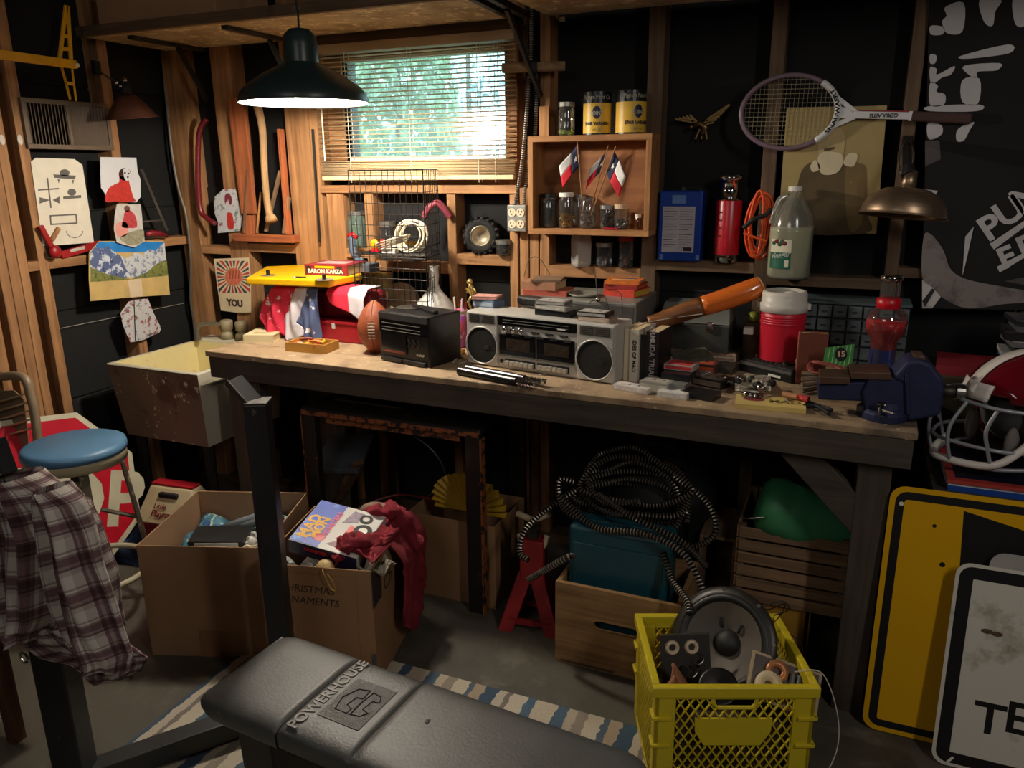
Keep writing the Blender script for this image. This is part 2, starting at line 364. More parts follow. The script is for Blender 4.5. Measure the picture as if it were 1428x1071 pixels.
# window header and sill
kid(MB().b2((s2b[1], YF, WZ1), (u1[0], YB, WZ1+.09)), 'window_header', OW[0], wb, bevel=.002)
kid(MB().b2((s2b[1], YF-.01, WZ0-.032), (u1[1], YB, WZ0)), 'window_sill_beam', OW[0], wb, bevel=.002)
def blockB(x0, x1, px, pt, pb, m=None):
    z1 = at(px, pt, Y=YF).z; z0 = at(px, pb, Y=YF).z
    kid(MB().b2((x0, YF, z0), (x1, YB, z1)), 'blocking', m or OW[0], wb, bevel=.002); return z1
zb1 = blockB(c0[1], s1[0], 295, 343, 354)
zb2 = blockB(s1[1], s2[0], 370, 340, 352)
zb3 = blockB(s2c[1], t1[0], 485, 346, 359)
zb4 = blockB(t1[1], t2[0], 580, 366, 380)
zb5 = blockB(t2[1], u1[0], 675, 355, 370)
zb6 = blockB(u4[1], v1[0], 825, 372, 388)
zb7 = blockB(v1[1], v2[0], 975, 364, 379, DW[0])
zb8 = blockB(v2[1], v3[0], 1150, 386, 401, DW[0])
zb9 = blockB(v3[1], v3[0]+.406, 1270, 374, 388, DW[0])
# conduit run in the left corner
cd1 = [at(226, 75, Y=2.9), at(238, 200, Y=2.86), at(248, 260, Y=2.86), at(259, 300, Y=2.86), at(266, 360, Y=2.86), at(266, 420, Y=2.86), at(272, 470, Y=2.88), at(280, 640, Y=2.86)]
MBc = MB().tube(spline(cd1, 8), .006, 8); struct(MBc.build('trim_1', M('grey_conduit', (150, 144, 134), .4, .7)))
# ---------------------------------------------------------------- window
win = thing('window_1', '', ''); del win['label'], win['category']; struct(win); win.location = ((WX0+WX1)/2, YB+.05, WZ0)
VIN = M('white_vinyl', (226, 230, 228), .5, var=0)
fz0, fz1 = at(590, 223, Y=YB+.03).z, at(590, 76, Y=YB+.03).z
fx0, fx1 = at(468, 150, Y=YB+.03).x-.015, at(706, 150, Y=YB+.03).x+.012
for a, b in (((WX0, YB-.01, WZ0), (fx0, YB+.07, WZ1)), ((fx1, YB-.01, WZ0), (WX1, YB+.07, WZ1)), ((fx0, YB-.01, WZ0), (fx1, YB+.07, fz0)), ((fx0, YB-.01, fz1), (fx1, YB+.07, WZ1))):
    kid(MB().b2(a, b), 'window_jamb', OW[0], win)
for a, b in (((fx0, YB+.02, fz0), (fx0+.012, YB+.05, fz1)), ((fx1-.012, YB+.02, fz0), (fx1, YB+.05, fz1)), ((fx0, YB+.02, fz0), (fx1, YB+.05, fz0+.012)), ((fx0, YB+.02, fz1-.012), (fx1, YB+.05, fz1))):
    kid(MB().b2(a, b), 'window_frame', VIN, win)
kid(MB().b2((fx0+.01, YB+.034, fz0+.01), (fx1-.01, YB+.038, fz1-.01)), 'window_pane', glassy('hazed_pane', (214, 232, 232), .02, .2, haze=.09), win)  # pale haze mixed into the glass to lighten the view outside
# greenery outside: three bushy trees
LEAF = [M('leaf_light', (184, 206, 164), .6, var=.3, vs=9, emit=0), M('leaf_blue', (164, 190, 198), .6, var=.3, vs=9), M('leaf_dark', (154, 182, 168), .6, var=.3, vs=9)]  # leaf colours paled so the foliage carries the hazy pastel look
def tree(x, y, w, h, lm, label, n=6000):
    t = thing('garden_tree', label, 'tree', (x, y, -.3), group=None)
    r = random.Random(x*7); mb = MB()
    for i in range(n):
        z = r.random()**.8; rad = w*(1-z)**.7*(.55+.45*r.random())+.05; a = r.random()*6.283
        p = V((math.cos(a)*rad, math.sin(a)*rad*.6, .3+z*h)); q = rotm(r.random()*3, r.random()*3, r.random()*6); s = .025+.035*r.random()
        mb.add([p+q @ V(v) for v in ((-s, 0, 0), (0, -s*.4, 0), (s, 0, 0), (0, s*.4, .01))], [(0, 1, 2, 3)])
    f = mb.build('foliage', lm, t); f['kind'] = 'stuff'
    MB().cyl((0, 0, 0), (0, 0, h*.8), .07, .02, 8).build('trunk', DW[2], t)
tree(-2.75, 4.6, .75, 3.1, LEAF[0], 'light green conical tree seen through the middle of the window')
tree(-4.35, 5.6, .9, 3.4, LEAF[2], 'darker green tree seen through the left of the window')
tree(-2.2, 6.6, 1.0, 3.4, LEAF[1], 'bluish green tree seen through the right of the window')
tree(-4.2, 8.6, 1.9, 4.4, LEAF[1], 'large pale tree seen farthest off through the window', 3600)
struct(MB().b2((-9, 3.3, -.5), (5, 12, -.3)).build('ground_outside', M('grass_outside', (120, 150, 96), .9)))
struct(MB().b2((-9, 9.5, -.3), (5, 9.6, 1.5)).build('fence_outside', M('fence_wood', (150, 160, 160), .9)))
# ---------------------------------------------------------------- venetian blind
bl = thing('venetian_blind', 'wooden slatted venetian blind hanging over the window', 'blind', (at(578, 150, Y=2.84).x, 2.84, 1.5))
BS = M('blind_slat', (218, 190, 148), .5, var=.08, vs=20)
bx0, bx1 = at(437, 80, Y=2.845).x, at(720, 60, Y=2.845).x
ztop = at(578, 58, Y=2.845).z; zbot = at(578, 251, Y=2.845).z
kid(MB().b2((bx0, 2.82, ztop-.022), (bx1, 2.875, ztop+.012)), 'headrail', M('blind_rail', (170, 146, 112), .5), bl, bevel=.002)
kid(MB().b2((bx0+.01, 2.83, zbot), (bx1-.01, 2.86, zbot+.018)), 'bottom_rail', BS, bl, bevel=.003)
ns = 24; zs0 = zbot+.075; zs1 = ztop-.035
slat0 = None
zz = [zs0+(zs1-zs0)*k/(ns-1) for k in range(ns)]+[zbot+.024+.0055*k for k in range(9)]
for k, z in enumerate(zz):
    if slat0 is None:
        mb = MB(); L = bx1-bx0-.012
        mb.grid(lambda u, v: ((u-.5)*L, (v-.5)*.026, .0025*(1-(2*v-1)**2)), 1, 4); slat0 = mb.build('slat', BS, bl, solid=.0012, smooth=True)
        s = slat0
    else: s = slat0.copy(); COL.objects.link(s)
    s.location = WM(bl).inverted() @ V(((bx0+bx1)/2+random.uniform(-.002, .002), 2.845, z)); s.rotation_euler = (random.uniform(-.04, .04)+(.0 if k < ns else .12), random.uniform(-.002, .002), 0)
CORD = M('blind_cord', (226, 214, 190), .8, var=0)
for px in (484, 570, 666, 690):
    x = at(px, 150, Y=2.83).x
    for dy in (-.015, .015): kid(MB().cyl((x, 2.845+dy, zbot-.01), (x, 2.845+dy, ztop), .0012, n=5), 'ladder_cord', CORD, bl)
x = at(449, 150, Y=2.82).x; kid(MB().cyl((x, 2.815, 1.6), (x, 2.815, ztop-.02), .003, n=6), 'tilt_wand', CORD, bl)
# ---------------------------------------------------------------- overhead shelf
SZ = 2.09
sh = thing('overhead_shelf', 'long plywood shelf hung high on the walls above the bench window', 'shelf', (-2.05, 2.66, SZ))
x0 = at(105, 50, Z=SZ).x
def shply(a, b, nm, th=.018): kid(MB().b2((a, 2.44, SZ), (b, YF, SZ+th)), nm, PLY, sh)
shply(x0, -2.0, 'plywood_panel'); shply(-1.998, -1.2, 'plywood_panel')
kid(MB().b2((x0, 2.415, SZ-.004), (-1.2, 2.44, SZ+.034)), 'front_lip', DW[0], sh, bevel=.002)
kid(MB().b2((-2.2, 2.84, SZ-.04), (-1.2, YF, SZ)), 'rear_cleat', DW[0], sh)
for (pa, pb, pc, pd) in (((180, 52), (287, 70), (243, 62), (251, 90)), ((312, 38), (420, 61), (372, 50), (402, 110))):
    a = at(*pa, Z=SZ-.008); b = at(*pb, Z=SZ-.008); x = (a.x+b.x)/2
    kid(MB().bar((x, a.y, SZ-.008), (x, YF, SZ-.008), .03, .014), 'shelf_bracket', DSTEEL, sh)
    kid(MB().bar((x, (a.y+YF)/2+.05, SZ-.015), (x, YF-.005, SZ-.22), .025, .006, up=(1, 0, 0)), 'bracket_strut', DSTEEL, sh)
sh2 = thing('high_plywood_shelf', 'plywood shelf high above the jars, right of the steel brackets', 'shelf', (-.5, 2.66, SZ))
kid(MB().b2((-1.08, 2.35, SZ+.005), (-.48, YF, SZ+.023)), 'plywood_panel', PLY, sh2)
kid(MB().b2((-.478, 2.35, SZ+.003), (.6, YF, SZ+.021)), 'plywood_panel', PLY, sh2)
kid(MB().b2((-1.08, 2.33, SZ-.0), (.6, 2.35, SZ+.04)), 'front_lip', DW[0], sh2)
sb = thing('steel_bracket', 'dark steel angle bracket in the gap between the two high shelves', 'bracket', (-1.15, 2.85, 2.0))
for dx in (0, .055):
    kid(MB().bar((-1.185+dx, 2.3, SZ+.01), (-1.185+dx, YF, SZ-.005), .022, .022), 'bracket_arm', DSTEEL, sb)
kid(MB().bar((-1.13, 2.62, SZ-.01), (-1.10, 2.862, SZ-.27), .022, .012, up=(1, 0, 0)), 'bracket_strut', DSTEEL, sb)
kid(MB().bar((-1.15, 2.865, SZ-.3), (-1.15, 2.865, SZ+.02), .03, .01, up=(1, 0, 0)), 'bracket_upright', DSTEEL, sb)
tn = thing('tan_carton', 'tan cardboard carton lying on top of the overhead shelf', 'box', (at(270, 20, Y=2.6).x, 2.6, SZ+.018))
MB().b2((-.35, -.15, 0.001), (.25, .15, .14)).build('carton_body', CARD, tn, bevel=.003); MB().b2((-.35, -.012, .14), (.25, .012, .141)).build('tape_strip', M('brown_tape', (130, 90, 50), .4), tn)
gc = at(175, 22, Y=2.5); tag(MB().lathe([(0, 0), (.045, 0), (.045, .12), (.04, .12), (.04, .01), (0, .01)], (gc.x, 2.5, SZ+.018)).build('grey_can', M('grey_can_metal', (150, 150, 150), .5, .4)), 'grey tin can at the left front of the overhead shelf', 'can')
# ---------------------------------------------------------------- workbench
bA = at(285, 489, Z=.9); bB = at(1281, 604, Z=.9); bang = math.atan2(bB.y-bA.y, bB.x-bA.x); BW = (bB-bA).length
wbn = thing('workbench', 'long grey-brown painted wooden workbench with a worn top along the back wall', 'workbench', (bA.x, bA.y, 0), bang)
BI = WM(wbn).inverted()
TOP = blotch('worn_bench_top', (168, 142, 110), [((128, 104, 80), 6, .5, .14), ((92, 78, 64), 3, .53, .12), ((206, 184, 150), 30, .62, .05)], .7, .35)
bd = (YF-.01-bA.y)/1.0
for k in range(4):
    y0 = -.0+k*bd/4*.99; MB().b2((0, y0+.001, .878), (BW, y0+bd/4*.99-.002, .9)).build('top_board', TOP, wbn, bevel=.003)
MB().b2((.012, .006, .795), (BW-.006, .044, .877)).build('front_apron', GW[0], wbn, bevel=.003)
MB().b2((.012, bd-.06, .795), (BW-.006, bd-.022, .877)).build('rear_apron', GW[0], wbn)
for x in (.012, BW-.044): MB().b2((x, .045, .795), (x+.038, bd-.061, .877)).build('side_apron', GW[1], wbn)
def lx(px, py, Y=None): return (BI @ at(px, py, Y=Y or bA.y)).x
a, b = lx(313, 600), lx(357, 600)
for y0 in (.046, bd-.11): MB().b2((a, y0, 0), (b, y0+.05, .877)).build('leg', GW[2], wbn, bevel=.003)
a, b = (BI @ at(1194, 680, Y=2.15)).x, (BI @ at(1243, 680, Y=2.15)).x
for y0 in (-.0, bd-.11): MB().b2((a, y0+(.045 if y0 > 0 else .0461), 0), (b, y0+.095, .795)).build('leg', GW[2], wbn, bevel=.003)
p0 = BI @ at(1118, 645, Y=2.17); p1 = BI @ at(1198, 725, Y=2.17)
MB().bar((p0.x-.03, .068, p0.z+.035), (p1.x+.02, .068, p1.z-.03), .04, .085).build('diagonal_brace', GW[0], wbn, bevel=.003)
# ---------------------------------------------------------------- utility sink
SP = blotch('painted_sink_shell', (116, 100, 84), [((88, 68, 54), 3, .55, .06), ((210, 200, 180), 26, .63, .012), ((190, 180, 160), 9, .66, .012)], .5)
SCR = blotch('sink_cream_side', (206, 198, 176), [((150, 130, 104), 12, .64, .05)], .5); SIN = blotch('sink_cream_inside', (232, 218, 160), [((196, 178, 118), 10, .58, .1)], .45)
z = .79; fl = at(147.8, 506.5, Z=z); fr = at(275, 522, Z=z); blf = at(267, 474, Z=z)
sk = thing('utility_sink', 'paint-splattered utility tub sink with cream inside, left of the workbench', 'sink', (fl.x, fl.y, 0), math.atan2(fr.y-fl.y, fr.x-fl.x))
sw = (fr-fl).length; sd = .5; mb = MB(); tp = .03; zb = z-.32
def rect(x0, y0, x1, y1, zz): return [(x0, y0, zz), (x1, y0, zz), (x1, y1, zz), (x0, y1, zz)]
R = [rect(tp, tp, sw-tp*.6, sd-tp, zb), rect(0, 0, sw, sd, z-.004), rect(.004, .004, sw-.004, sd-.004, z), rect(.022, .022, sw-.022, sd-.022, z), rect(.05, .05, sw-.05, sd-.05, zb+.03)]
vs = [p for r in R for p in r]
mb.mi = 0; mb.add(vs[:8], [(3, 2, 1, 0), (0, 1, 5, 4), (2, 3, 7, 6), (3, 0, 4, 7)]); mb.mi = 1; mb.add(vs[:8], [(1, 2, 6, 5)])
mb.mi = 1; mb.add(vs[4:16], [(0, 1, 5, 4), (1, 2, 6, 5), (2, 3, 7, 6), (3, 0, 4, 7), (4, 5, 9, 8), (5, 6, 10, 9), (6, 7, 11, 10), (7, 4, 8, 11)])
mb.mi = 2; mb.add(vs[12:20], [(0, 1, 5, 4), (1, 2, 6, 5), (2, 3, 7, 6), (3, 0, 4, 7), (4, 5, 6, 7)])
mb.build('tub', [SP, SCR, SIN], sk)
MB().b2((sw-.002, .012, z-.055), (sw+.006, sd, z-.048)).build('rim_seam', SCR, sk)
MB().b2((.02, sd-.02, z-.02), (sw+.1, sd+.08, z+.012)).build('faucet_deck', SCR, sk, bevel=.008)
for x in (.06, sw-.06):
    for y in (.07, sd-.07): MB().cyl((x, y, 0), (x, y, zb), .02, .024, 8).build('leg', DSTEEL, sk)
fx = BI; SI = WM(sk).inverted()
p = SI @ at(294, 468, Y=2.78); q = SI @ at(330, 466, Y=2.80)
fau = MB().tube(spline([(p.x, sd-.04, z+.012), (p.x, sd-.04, z+.06), (p.x+.02, sd-.03, z+.085), (p.x+.10, sd+.01, z+.082), (p.x+.125, sd+.03, z+.06), (p.x+.125, sd+.03, z+.012)], 6), .011, 10).build('faucet_spout', M('dull_chrome', (150, 144, 132), .35, .8), sk, smooth=True)
for dx in (.11, .2):
    MB().lathe([(.0, 0), (.035, 0), (.03, .03), (.018, .04), (.028, .045), (.03, .085), (.02, .09), (0, .09)], (p.x+dx, sd+.03, z+.012), 10).build('tap_knob', M('limescaled_brass', (158, 146, 118), .6, .3), sk, smooth=True)
# ---------------------------------------------------------------- pendant lamp
pl = thing('pendant_lamp', 'dark green enamel dome pendant lamp hanging lit before the window', 'lamp', (LAMP.x, LAMP.y, 0))
zr = 1.782; GREEN = M('dark_green_enamel', (46, 60, 58), .35, var=.05); RR = .213
sh_ = MB().lathe([(RR, zr-.002), (RR+.002, zr+.003), (.205, zr+.032), (.184, zr+.052), (.127, zr+.09), (.06, zr+.122), (.054, zr+.127)], n=48)
sh_.build('shade', GREEN, pl, smooth=True)
MB().lathe([(.05, zr+.118), (.124, zr+.086), (.18, zr+.049), (.201, zr+.030), (RR-.0015, zr)], n=48).build('shade_lining', M('white_enamel', (244, 244, 240), .4, var=0), pl, smooth=True)
MB().lathe([(.057, zr+.12), (.057, zr+.18), (.052, zr+.208), (.034, zr+.226), (.012, zr+.231), (0, zr+.231)], n=24).build('socket_housing', GREEN, pl, smooth=True)
MB().lathe([(0, zr+.004), (.02, zr+.006), (.038, zr+.02), (.04, zr+.036), (.03, zr+.06), (.018, zr+.085)], n=20).build('bulb', M('glowing_bulb', (255, 240, 215), .5, var=0, emit=60), pl, smooth=True)
MB().tube([(0, 0, zr+.225), (.002, 0, 2.06), (.0, -.004, 2.10), (-.01, -.01, 2.745)], .0035, 6).build('cord', BLKM, pl)
MB().tube([(.012*math.cos(t)-.004, 0, 2.07+.012*math.sin(t)) for t in [k*.6 for k in range(9)]], .0015, 5).build('hook', STEEL, pl)
# ---------------------------------------------------------------- papers on the left wall
def paper(name, label, pts, X=None, Y=None, mat=None, cat='picture', curl=.0, group=None):
    P = [at(px, py, X=X) if X is not None else at(px, py, Y=Y) for px, py in pts]
    if X is not None: W = [(p.y, p.z) for p in P]; T = frame((X, 0, 0), (0, 1, 0), (0, 0, 1))
    else: W = [(p.x, p.z) for p in P]; T = frame((0, Y, 0), (1, 0, 0), (0, 0, 1))
    cx_ = sum(w[0] for w in W)/len(W); cz = sum(w[1] for w in W)/len(W)
    T = T @ Matrix.Translation((cx_, cz, 0)); W = [(w[0]-cx_, w[1]-cz) for w in W]
    t = thing(name, label, cat); t.location = T.translation; t.rotation_euler = T.to_euler(); 
    mb = MB().prism(W, .0012, Matrix.Translation((0, 0, -.0012))); mb.build('sheet', mat or PAPER, t)
    TI = T.inverted()
    def loc(px, py):
        q = at(px, py, X=X) if X is not None else at(px, py, Y=Y); q = TI @ q; return (q.x, q.y)
    return t, loc
def art(t, loc, pts, mat, z=.0003, name='printed_shape', rnd=False):
    W = [loc(*p) for p in pts]
    if rnd: W = [(p.x, p.y) for p in spline([(a, b, 0) for a, b in W], 4, closed=True)]
    return MB().prism(W, .0003, Matrix.Translation((0, 0, z))).build(name, mat, t, center=False)
def ell(cx_, cy_, rx, ry, n=16, a=0): return [(cx_+rx*math.cos(t)*math.cos(a)-ry*math.sin(t)*math.sin(a), cy_+rx*math.cos(t)*math.sin(a)+ry*math.sin(t)*math.cos(a)) for t in [2*math.pi*k/n for k in range(n)]]
XP = XF+.004
t, L = paper('diagram_drawing', 'yellowed sheet of workshop line drawings under the wall vent', [(43, 226), (50, 220), (104, 222), (115, 230), (124, 290), (131, 338), (80, 342), (60, 343)], X=XP)
for pts in ([(74, 243), (106, 245), (104, 250), (76, 248)], [(80, 250), (83, 250), (82, 256)], [(100, 251), (103, 251), (102, 257)], [(65, 248), (67, 248), (72, 290), (70, 290)], [(53, 264), (82, 262), (82, 264), (53, 266)], [(55, 275), (70, 279), (55, 284)], [(73, 279), (83, 274), (83, 284)], [(88, 274), (113, 272), (113, 276), (88, 278)],
            [(70, 300), (106, 298), (106, 300), (70, 302)], [(70, 312), (107, 310), (107, 312), (70, 314)], [(69, 300), (71, 300), (72, 313), (70, 313)], [(105, 299), (107, 299), (108, 312), (106, 312)]):
    art(t, L, pts, INKG, name='drawn_line')
art(t, L, ell(90, 241, 7, 5), INKG); art(t, L, ell(100, 268, 6, 5), INKG)
mb = MB(); cx_, cy_ = 104, 322
for k in range(12):
    a = math.pi*k/11; b = math.pi*(k+1)/11
    if k < 11: mb.prism([L(cx_+12*math.cos(a), cy_+10*math.sin(a)), L(cx_+12*math.cos(b), cy_+10*math.sin(b)), L(cx_+11*math.cos(b), cy_+9*math.sin(b)), L(cx_+11*math.cos(a), cy_+9*math.sin(a))], .0003, Matrix.Translation((0, 0, .0003)))
mb.build('drawn_arc', INKG, t, center=False)
XP2 = XF+.02
PW = M('glossy_print_white', (214, 216, 220), .4, var=.03); SKR = M('print_red', (186, 48, 40), .5, var=.25, vs=60)
t, L = paper('torn_print', 'torn white print of a red-suited figure with a pale mask, beside the diagram sheet', [(140, 219), (190, 220), (192, 240), (196, 250), (196, 275), (190, 282), (165, 281), (152, 279), (141, 262), (140, 240)], X=XP2, mat=PW)
art(t, L, [(147, 281), (150, 265), (158, 258), (166, 254), (167, 246), (178, 249), (182, 262), (186, 275), (188, 281), (165, 281)], SKR, rnd=True)
art(t, L, ell(174, 243, 8.5, 9), M('print_dark_red', (60, 22, 22), .5)); art(t, L, [(172, 236), (178, 235), (182, 243), (180, 250), (176, 252), (173, 247)], PW, z=.0007, rnd=True)
for c in ((174, 241), (179, 242), (178, 247)): art(t, L, ell(c[0], c[1], 1.4, 1.4, 8), INK, z=.0011)
t, L = paper('torn_print', 'small torn print of a seated person in red, topmost over the mountain painting', [(163, 285), (196, 285), (198, 300), (199, 315), (202, 336), (188, 345), (176, 342), (163, 338), (159, 320), (160, 300)], X=XP2+.012, mat=M('print_pale', (200, 196, 190), .5, var=.1, vs=40))
art(t, L, [(172, 305), (174, 296), (180, 293), (188, 300), (191, 316), (180, 318), (170, 316)], M('print_rose_red', (180, 60, 66), .6, var=.3, vs=60), rnd=True); art(t, L, ell(177, 291, 4, 4.5), M('print_brown', (110, 70, 60), .6)); art(t, L, [(162, 312), (176, 310), (178, 326), (164, 330)], M('print_peach', (222, 150, 138), .6), rnd=True); art(t, L, [(168, 330), (198, 320), (199, 336), (186, 342), (176, 340)], M('print_khaki', (150, 146, 120), .6, var=.3, vs=60), rnd=True)
# painting
pts = [(124, 352), (138, 336), (228, 336), (233, 370), (237, 411), (180, 415), (126, 420), (124, 390)]
t, L = paper('mountain_painting', 'unframed painting of snowy blue mountains above a golden lake on the left wall', pts, X=XP2, mat=M('painting_gold', (206, 176, 112), .6, var=.18, vs=12))
art(t, L, [(137, 337), (228, 337), (230, 352), (128, 352)], M('painting_sky_blue', (36, 126, 200), .5, var=.2, vs=20))
MTL = blotch('painting_blue_peak', (84, 100, 140), [((214, 220, 228), 26, .52, .04), ((40, 50, 90), 50, .58, .04)], .5, .6); MTR = blotch('painting_snow_peak', (206, 210, 214), [((120, 132, 160), 34, .52, .05), ((130, 124, 118), 60, .6, .04)], .5, .6)
art(t, L, [(125, 352), (133, 343), (141, 347), (150, 343), (160, 352), (168, 357), (182, 366), (196, 384), (170, 388), (146, 388), (126, 378)], MTL, z=.0007)
art(t, L, [(168, 357), (178, 360), (188, 352), (198, 355), (208, 347), (216, 350), (229, 338), (232, 368), (214, 376), (198, 388), (182, 386), (174, 372)], MTR, z=.0011)
GRN = blotch('painting_green', (122, 126, 62), [((80, 88, 60), 30, .52, .06), ((170, 156, 84), 40, .6, .06)], .6, .5)
art(t, L, [(126, 372), (138, 379), (156, 384), (182, 389.5), (126, 393)], GRN, z=.0015); art(t, L, [(182, 389.5), (204, 380), (218, 368), (232, 362), (234, 384)], GRN, z=.0015)
art(t, L, [(178, 391), (197, 388), (199, 413), (182, 415)], M('painting_glint', (216, 196, 164), .6, var=.12), z=.0007)
t, L = paper('torn_print', 'torn picture of a market crowd pinned below the mountain painting', [(180, 420), (206, 416), (214, 436), (225, 458), (222, 464), (200, 474), (182, 478), (172, 455), (168, 437)], X=XP2, mat=blotch('crowd_print', (204, 204, 206), [((150, 84, 84), 34, .54, .04), ((92, 100, 104), 28, .6, .04)], .5, 0))
kid(MB().cyl(at(187, 416, X=XP2+.004), at(189, 476, X=XP2+.004), .0016, n=5), 'pencil_line', INK, t)
t, L = paper('torn_print', 'torn grey picture of a red figure pinned to the timber left of the axe handle', [(298, 276), (311, 264), (328, 263), (333, 282), (338, 308), (334, 322), (304, 325), (304, 310), (299, 297)], Y=YF-.012, mat=blotch('street_print', (200, 202, 204), [((120, 130, 122), 30, .55, .05), ((160, 74, 80), 34, .62, .03)], .5, 0))
art(t, L, [(314, 272), (320, 270), (324, 280), (321, 286), (318, 278), (314, 284)], M('print_maroon', (120, 40, 56), .6), rnd=True); art(t, L, [(317, 298), (324, 299), (326, 318), (318, 318)], SKR, rnd=True)
# fist poster
t, L = paper('fist_poster', 'cream poster of a raised fist with red and dark rays above the word YOU', [(298, 361), (347, 359), (350, 395), (350, 436), (329, 436), (308, 433), (303, 400)], Y=YF-.012, mat=M('poster_cream', (226, 208, 172), .7, var=.05))
REDR, TEAL = M('ray_red', (190, 62, 62), .7, var=.1), M('ray_teal', (48, 72, 78), .7, var=.1)
for k in range(26):
    a = 2*math.pi*k/26; w = .075
    def lim(a, s=.97):
        ca, sa = math.cos(a), math.sin(a); r = min(abs(23/ca) if ca else 99, abs(23/sa) if sa else 99)
        return (325.5+ca*r*s+(sa*r*.08), 386+sa*r*s)
    if k % 2 == 0 or True: art(t, L, [(325.5+math.cos(a)*9, 386+math.sin(a)*9), lim(a-w), lim(a+w)], REDR if k % 2 else TEAL, name='printed_ray')
art(t, L, ell(326, 386, 12, 12.5), M('fist_orange', (214, 116, 86), .7, var=.2, vs=60), z=.0008, name='printed_fist')
for dx in (-5, -1, 3, 7): art(t, L, [(326+dx, 377), (327+dx, 377), (326.4+dx, 389), (325.4+dx, 389)], M('fist_line', (130, 50, 40), .7), z=.0012, name='fist_line')
q = at(327.5, 423, Y=YF-.013); text('YOU', .031, frame(q, (1, 0, -.03), (0.0, 0, 1)), M('poster_brown', (74, 56, 50), .7), t, bold=.0025, world=True)
# ---------------------------------------------------------------- tools on the left wall
# louvered vent
P = [at(25, 135, X=XF+.01), at(150, 145, X=XF+.01), at(158, 210, X=XF+.01), at(40, 207, X=XF+.01)]
vz0, vz1, vy0, vy1 = (P[2].z+P[3].z)/2, (P[0].z+P[1].z)/2, (P[0].y+P[3].y)/2, (P[1].y+P[2].y)/2
vt = thing('wall_vent', 'brown louvred metal vent mounted high on the left wall', 'vent', (XF+.01, (vy0+vy1)/2, (vz0+vz1)/2))
VM = M('vent_brown', (104, 88, 72), .5, .2, var=.1); x0, x1 = XF+.002, XF+.016
b = .018
for a_, b_ in (((vy0, vz0), (vy1, vz0+b)), ((vy0, vz1-b), (vy1, vz1)), ((vy0, vz0+b), (vy0+b, vz1-b)), ((vy1-b, vz0+b), (vy1, vz1-b)), (((vy0+vy1)/2-.008, vz0+b), ((vy0+vy1)/2+.004, vz1-b))):
    kid(MB().b2((x0, a_[0], a_[1]), (x1, b_[0], b_[1])), 'frame_bar', VM, vt, bevel=.001)
kid(MB().b2((x0-.004, vy0+b, vz0+b), (x0-.002, vy1-b, vz1-b)), 'back_plate', BLKM, vt)
n = 24
for k in range(n):
    y = vy0+b+.008+(vy1-vy0-2*b-.016)*k/(n-1); kid(MB().box((x0+.007, y, (vz0+vz1)/2), (.014, .0025, vz1-vz0-2*b), rotm(0, 0, -.75 if k < n/2 else .75)), 'louver', VM, vt)
# yellow trestle leg
Yw = M('yellow_paint_steel', (216, 160, 20), .45, var=.12)
yt = thing('yellow_trestle', 'yellow lattice crane-shaped trestle with a long arm above the wall vent', 'trestle', at(90, 90, X=XF+.15))
A0, A1 = at(93, 10, X=XF+.1), at(104, 140, X=XF+.03); 
kid(MB().bar(at(-30, 72, X=XF+.28), at(104, 90, X=XF+.12), .022, .03), 'long_arm', Yw, yt, bevel=.002)
for pa in ([(92, 8), (83, 82), (98, 138)], [(94, 8), (99, 84), (106, 140)]):
    kid(MB().bar(at(*pa[0], X=XF+.1), at(*pa[1], X=XF+.1), .007, .014), 'upright', Yw, yt)
    kid(MB().bar(at(*pa[1], X=XF+.1), at(*pa[2], X=XF+.05), .007, .014), 'upright', Yw, yt)
for y, a_, b_ in ((50, 87, 97), (68, 85, 99), (116, 92, 102), (30, 89, 95)): kid(MB().bar(at(a_, y, X=XF+.1), at(b_, y+1, X=XF+.1), .008, .012), 'rung', Yw, yt)
kid(MB().cyl(at(101, 90, X=XF+.1), at(108, 91, X=XF+.14), .012, .009, 8), 'end_knob', M('pale_knob', (200, 190, 150), .5), yt)
# hacksaw
hs = thing('hacksaw', 'hacksaw with a dark red handle hanging from the left wall', 'saw', at(215, 290, X=XF+.03))
SF = M('saw_frame_grey', (96, 90, 84), .4, .7); X_ = XF+.03
kid(MB().bar(at(197, 236, X=X_), at(232, 320, X=X_), .005, .014), 'frame_bar', SF, hs); kid(MB().bar(at(199, 309, X=X_), at(228, 307, X=X_), .005, .006), 'frame_bar', SF, hs)
kid(MB().bar(at(226, 304, X=X_), at(233, 322, X=X_), .006, .012), 'frame_bar', SF, hs)
kid(MB().tube([at(204, 327, X=X_), at(212, 325, X=X_), at(224, 326, X=X_), at(233, 329, X=X_)], .012, 8, rf=lambda i: (.010, .014, .013, .008)[i]), 'handle', M('maroon_handle', (120, 26, 36), .3), hs, smooth=True)
